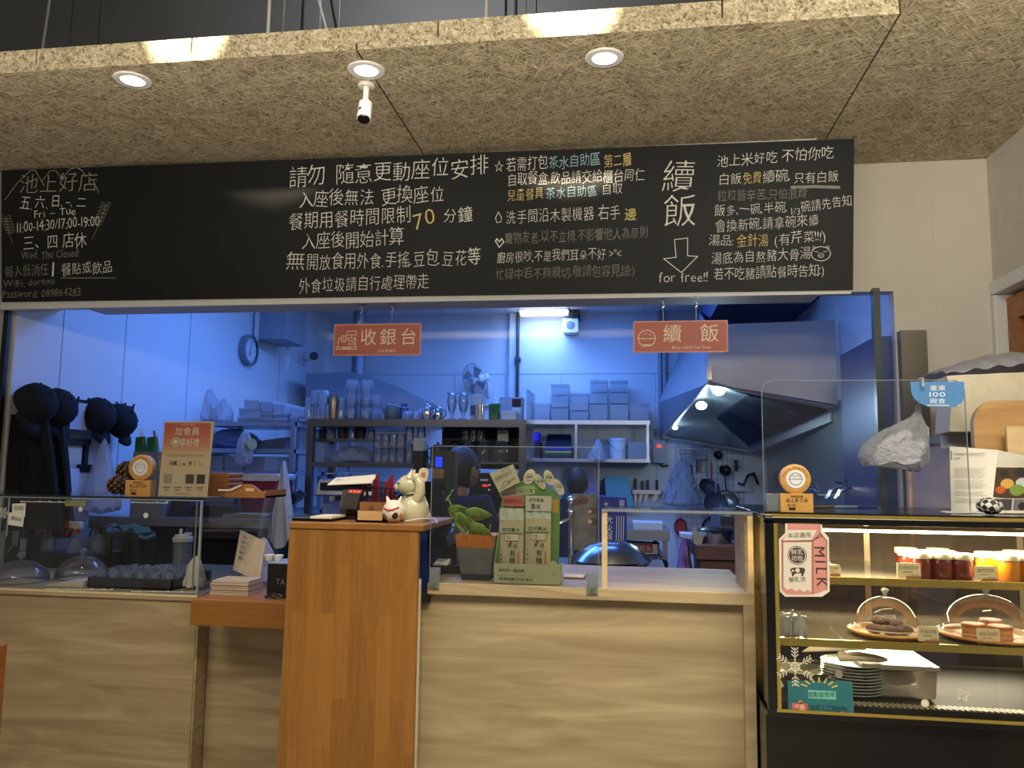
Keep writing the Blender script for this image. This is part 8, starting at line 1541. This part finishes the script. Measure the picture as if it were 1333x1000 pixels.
def person(label, hc, fwd, sh_dir, arms, pose_hair, name='person'):
    t = E(name, label, 'person', (hc.x, hc.y, 0))
    b = B().use(SKIN); Mx, k = head(b, hc, fwd); b.build('head', SKIN, t, ang=70)
    b = B(); b.T = Mx
    for s_ in (-1, 1): b.ball((.086 * k, s_ * .032 * k, .008 * k), (.008, .014, .008), 10, 6)
    b.build('eyes', INK, t); b = B(); b.T = Mx
    def hs(d_):
        ss = lambda x, w_=.10: max(0, min(1, x / w_)) ** 2 * (3 - 2 * max(0, min(1, x / w_)))
        m_ = max(ss(d_.x - .95 * d_.z - .14 - .25 * (abs(d_.y) > .8)), ss(-d_.z - .72 - .25 * max(0, -d_.x)), ss(min(abs(d_.y) - .72, d_.x + .30, .12 - d_.z) + .0))
        return 1.085 - .19 * m_ + .010 * math.sin(16 * d_.y + 11 * d_.x + 5 * d_.z)
    b.ball((-.006 * k, 0, .006 * k), (.100 * k, .081 * k, .115 * k), 44, 32, hs); b.build('hair', HAIR, t, ang=60)
    sd_ = V(sh_dir).normalized(); nb = hc + V(fwd).normalized() * -.02 + V((0, 0, -.10)); ns = hc + V((0, 0, -.13)) - V(fwd).normalized() * .03; z0 = ns.z
    pel = V((ns.x, ns.y, z0 - .52)); ch = V((ns.x, ns.y, z0 - .15))
    J = [(pel, .15, .11), (V((ns.x, ns.y, z0 - .32)), .14, .10), (ch, .165, .12), (ns + V((0, 0, -.02)), .075, .065), (nb, .052, .052)]; Ed = [(0, 1), (1, 2), (2, 3), (3, 4)]
    body = skin_body('neck', [(ns + V((0, 0, -.05)), .06), (ns + V((0, 0, .02)), .053), (nb + V((0, 0, .02)), .052)], [(0, 1), (1, 2)], SKIN, t)
    J2 = J[:4]; E2 = [(0, 1), (1, 2), (2, 3)]
    for s_, (el, wr) in zip((-1, 1), arms):
        i = len(J2); sh2 = ns + sd_ * .175 * s_ + V((0, 0, -.05)); J2 += [(sh2, .072), (sh2.lerp(el, .55), .056)]; E2 += [(2, i), (i, i + 1)]
        skin_body('arm', [(sh2.lerp(el, .5), .046), (el, .042), (el.lerp(wr, .5), .036), (wr, .026)], [(0, 1), (1, 2), (2, 3)], SKIN, t)
        d_ = (wr - el).normalized(); xs = d_.orthogonal().normalized(); ys_ = d_.cross(xs); b = B(); pc = wr + d_ * .045; b.ball(pc, (.036, .030, .042), 12, 8)
        for f_ in range(4): o_ = wr + d_ * .07 + xs * (-.024 + .016 * f_); L_ = (.062, .072, .068, .052)[f_]; b.tube([o_, o_ + d_ * L_ * .5 + ys_ * .006, o_ + d_ * L_ * .85 + ys_ * .024], [.0085, .008, .006], 7)
        o_ = wr + d_ * .03 - xs * .03; b.tube([o_, o_ - xs * .022 + d_ * .025, o_ - xs * .024 + d_ * .05], [.010, .009, .007], 7); b.build('hand', SKIN, t, ang=60)
    for s_ in (-1, 1):
        i = len(J2); hp = pel + sd_ * .09 * s_; kn = hp + V((0, -.02, -.40)); an = V((hp.x, hp.y + .02, .09)); kn.z = (hp.z + .09) * .52; J2 += [(hp + V((0, 0, -.08)), .085), (kn, .062), (an, .05)]; E2 += [(0, i), (i, i + 1), (i + 1, i + 2)]
    skin_body('clothes', J2, E2, SHIRT, t)
    for s_ in (-1, 1): hp = pel + sd_ * .09 * s_; B().hexa([(hp.x - .045, hp.y - .18, 0), (hp.x + .045, hp.y - .18, 0), (hp.x + .04, hp.y - .16, .05), (hp.x - .04, hp.y - .16, .05), (hp.x - .045, hp.y + .08, 0), (hp.x + .045, hp.y + .08, 0), (hp.x + .04, hp.y + .07, .09), (hp.x - .04, hp.y + .07, .09)]).build('shoe', BLACK, t, bevel=.012)
    return t
hc = P(603, 613, 4.15)
sh0 = hc + V((.02, .02, -.27))
person('person in a navy shirt with short black hair turned away beside the register screens', hc, (.52, .85, -.12), (.85, -.52, 0), ((hc + V((-.16, .16, -.52)), hc + V((.10, .34, -.50))), (hc + V((.22, -.10, -.48)), hc + V((.20, .12, -.28)))), None)
hc = P(752, 630, 6.25)
t = person('person at the back seen from behind in dark clothes with a white mask strap', hc, (.1, 1, -.1), (1, -.1, 0), ((hc + V((-.21, .06, -.46)), hc + V((-.12, .28, -.46))), (hc + V((.20, .06, -.46)), hc + V((.12, .28, -.46)))), None)
b = B()
for s_ in (-1, 1): b.tube([hc + V((s_ * .080, .01, .02)), hc + V((s_ * .088, .0, -.01)), hc + V((s_ * .082, .02, -.045)), hc + V((s_ * .07, .07, -.05))], .004, 6)
lab(b.build('mask_strap', KWHITE, t), 'white mask straps')

# wooden chair at the far left edge, only the side of its back in view
q = P(4.5, 890, 2.25); x = q.x; zt = P(3, 838, 2.25).z; t = E('wooden_chair', 'brown wooden chair at the far left edge in front of the serving counter', 'chair', (x - .2, 2.05, 0)); CW = M((150, 96, 46), .45, var=.12, scale=8, stretch=(1, 1, 8), name='chair_wood')
B().box(x - .36, x - .04, 2.23, 2.25, zt - .16, zt - .02).build('backrest', CW, t, bevel=.004); B().box(x - .40, x, 1.84, 2.25, .43, .46).build('seat', CW, t, bevel=.006)
for dx in (-.40, -.035): B().box(x + dx, x + dx + .035, 2.22, 2.255, 0, zt).build('leg', CW, t, bevel=.003); B().box(x + dx, x + dx + .035, 1.84, 1.875, 0, .43).build('leg', CW, t, bevel=.003)
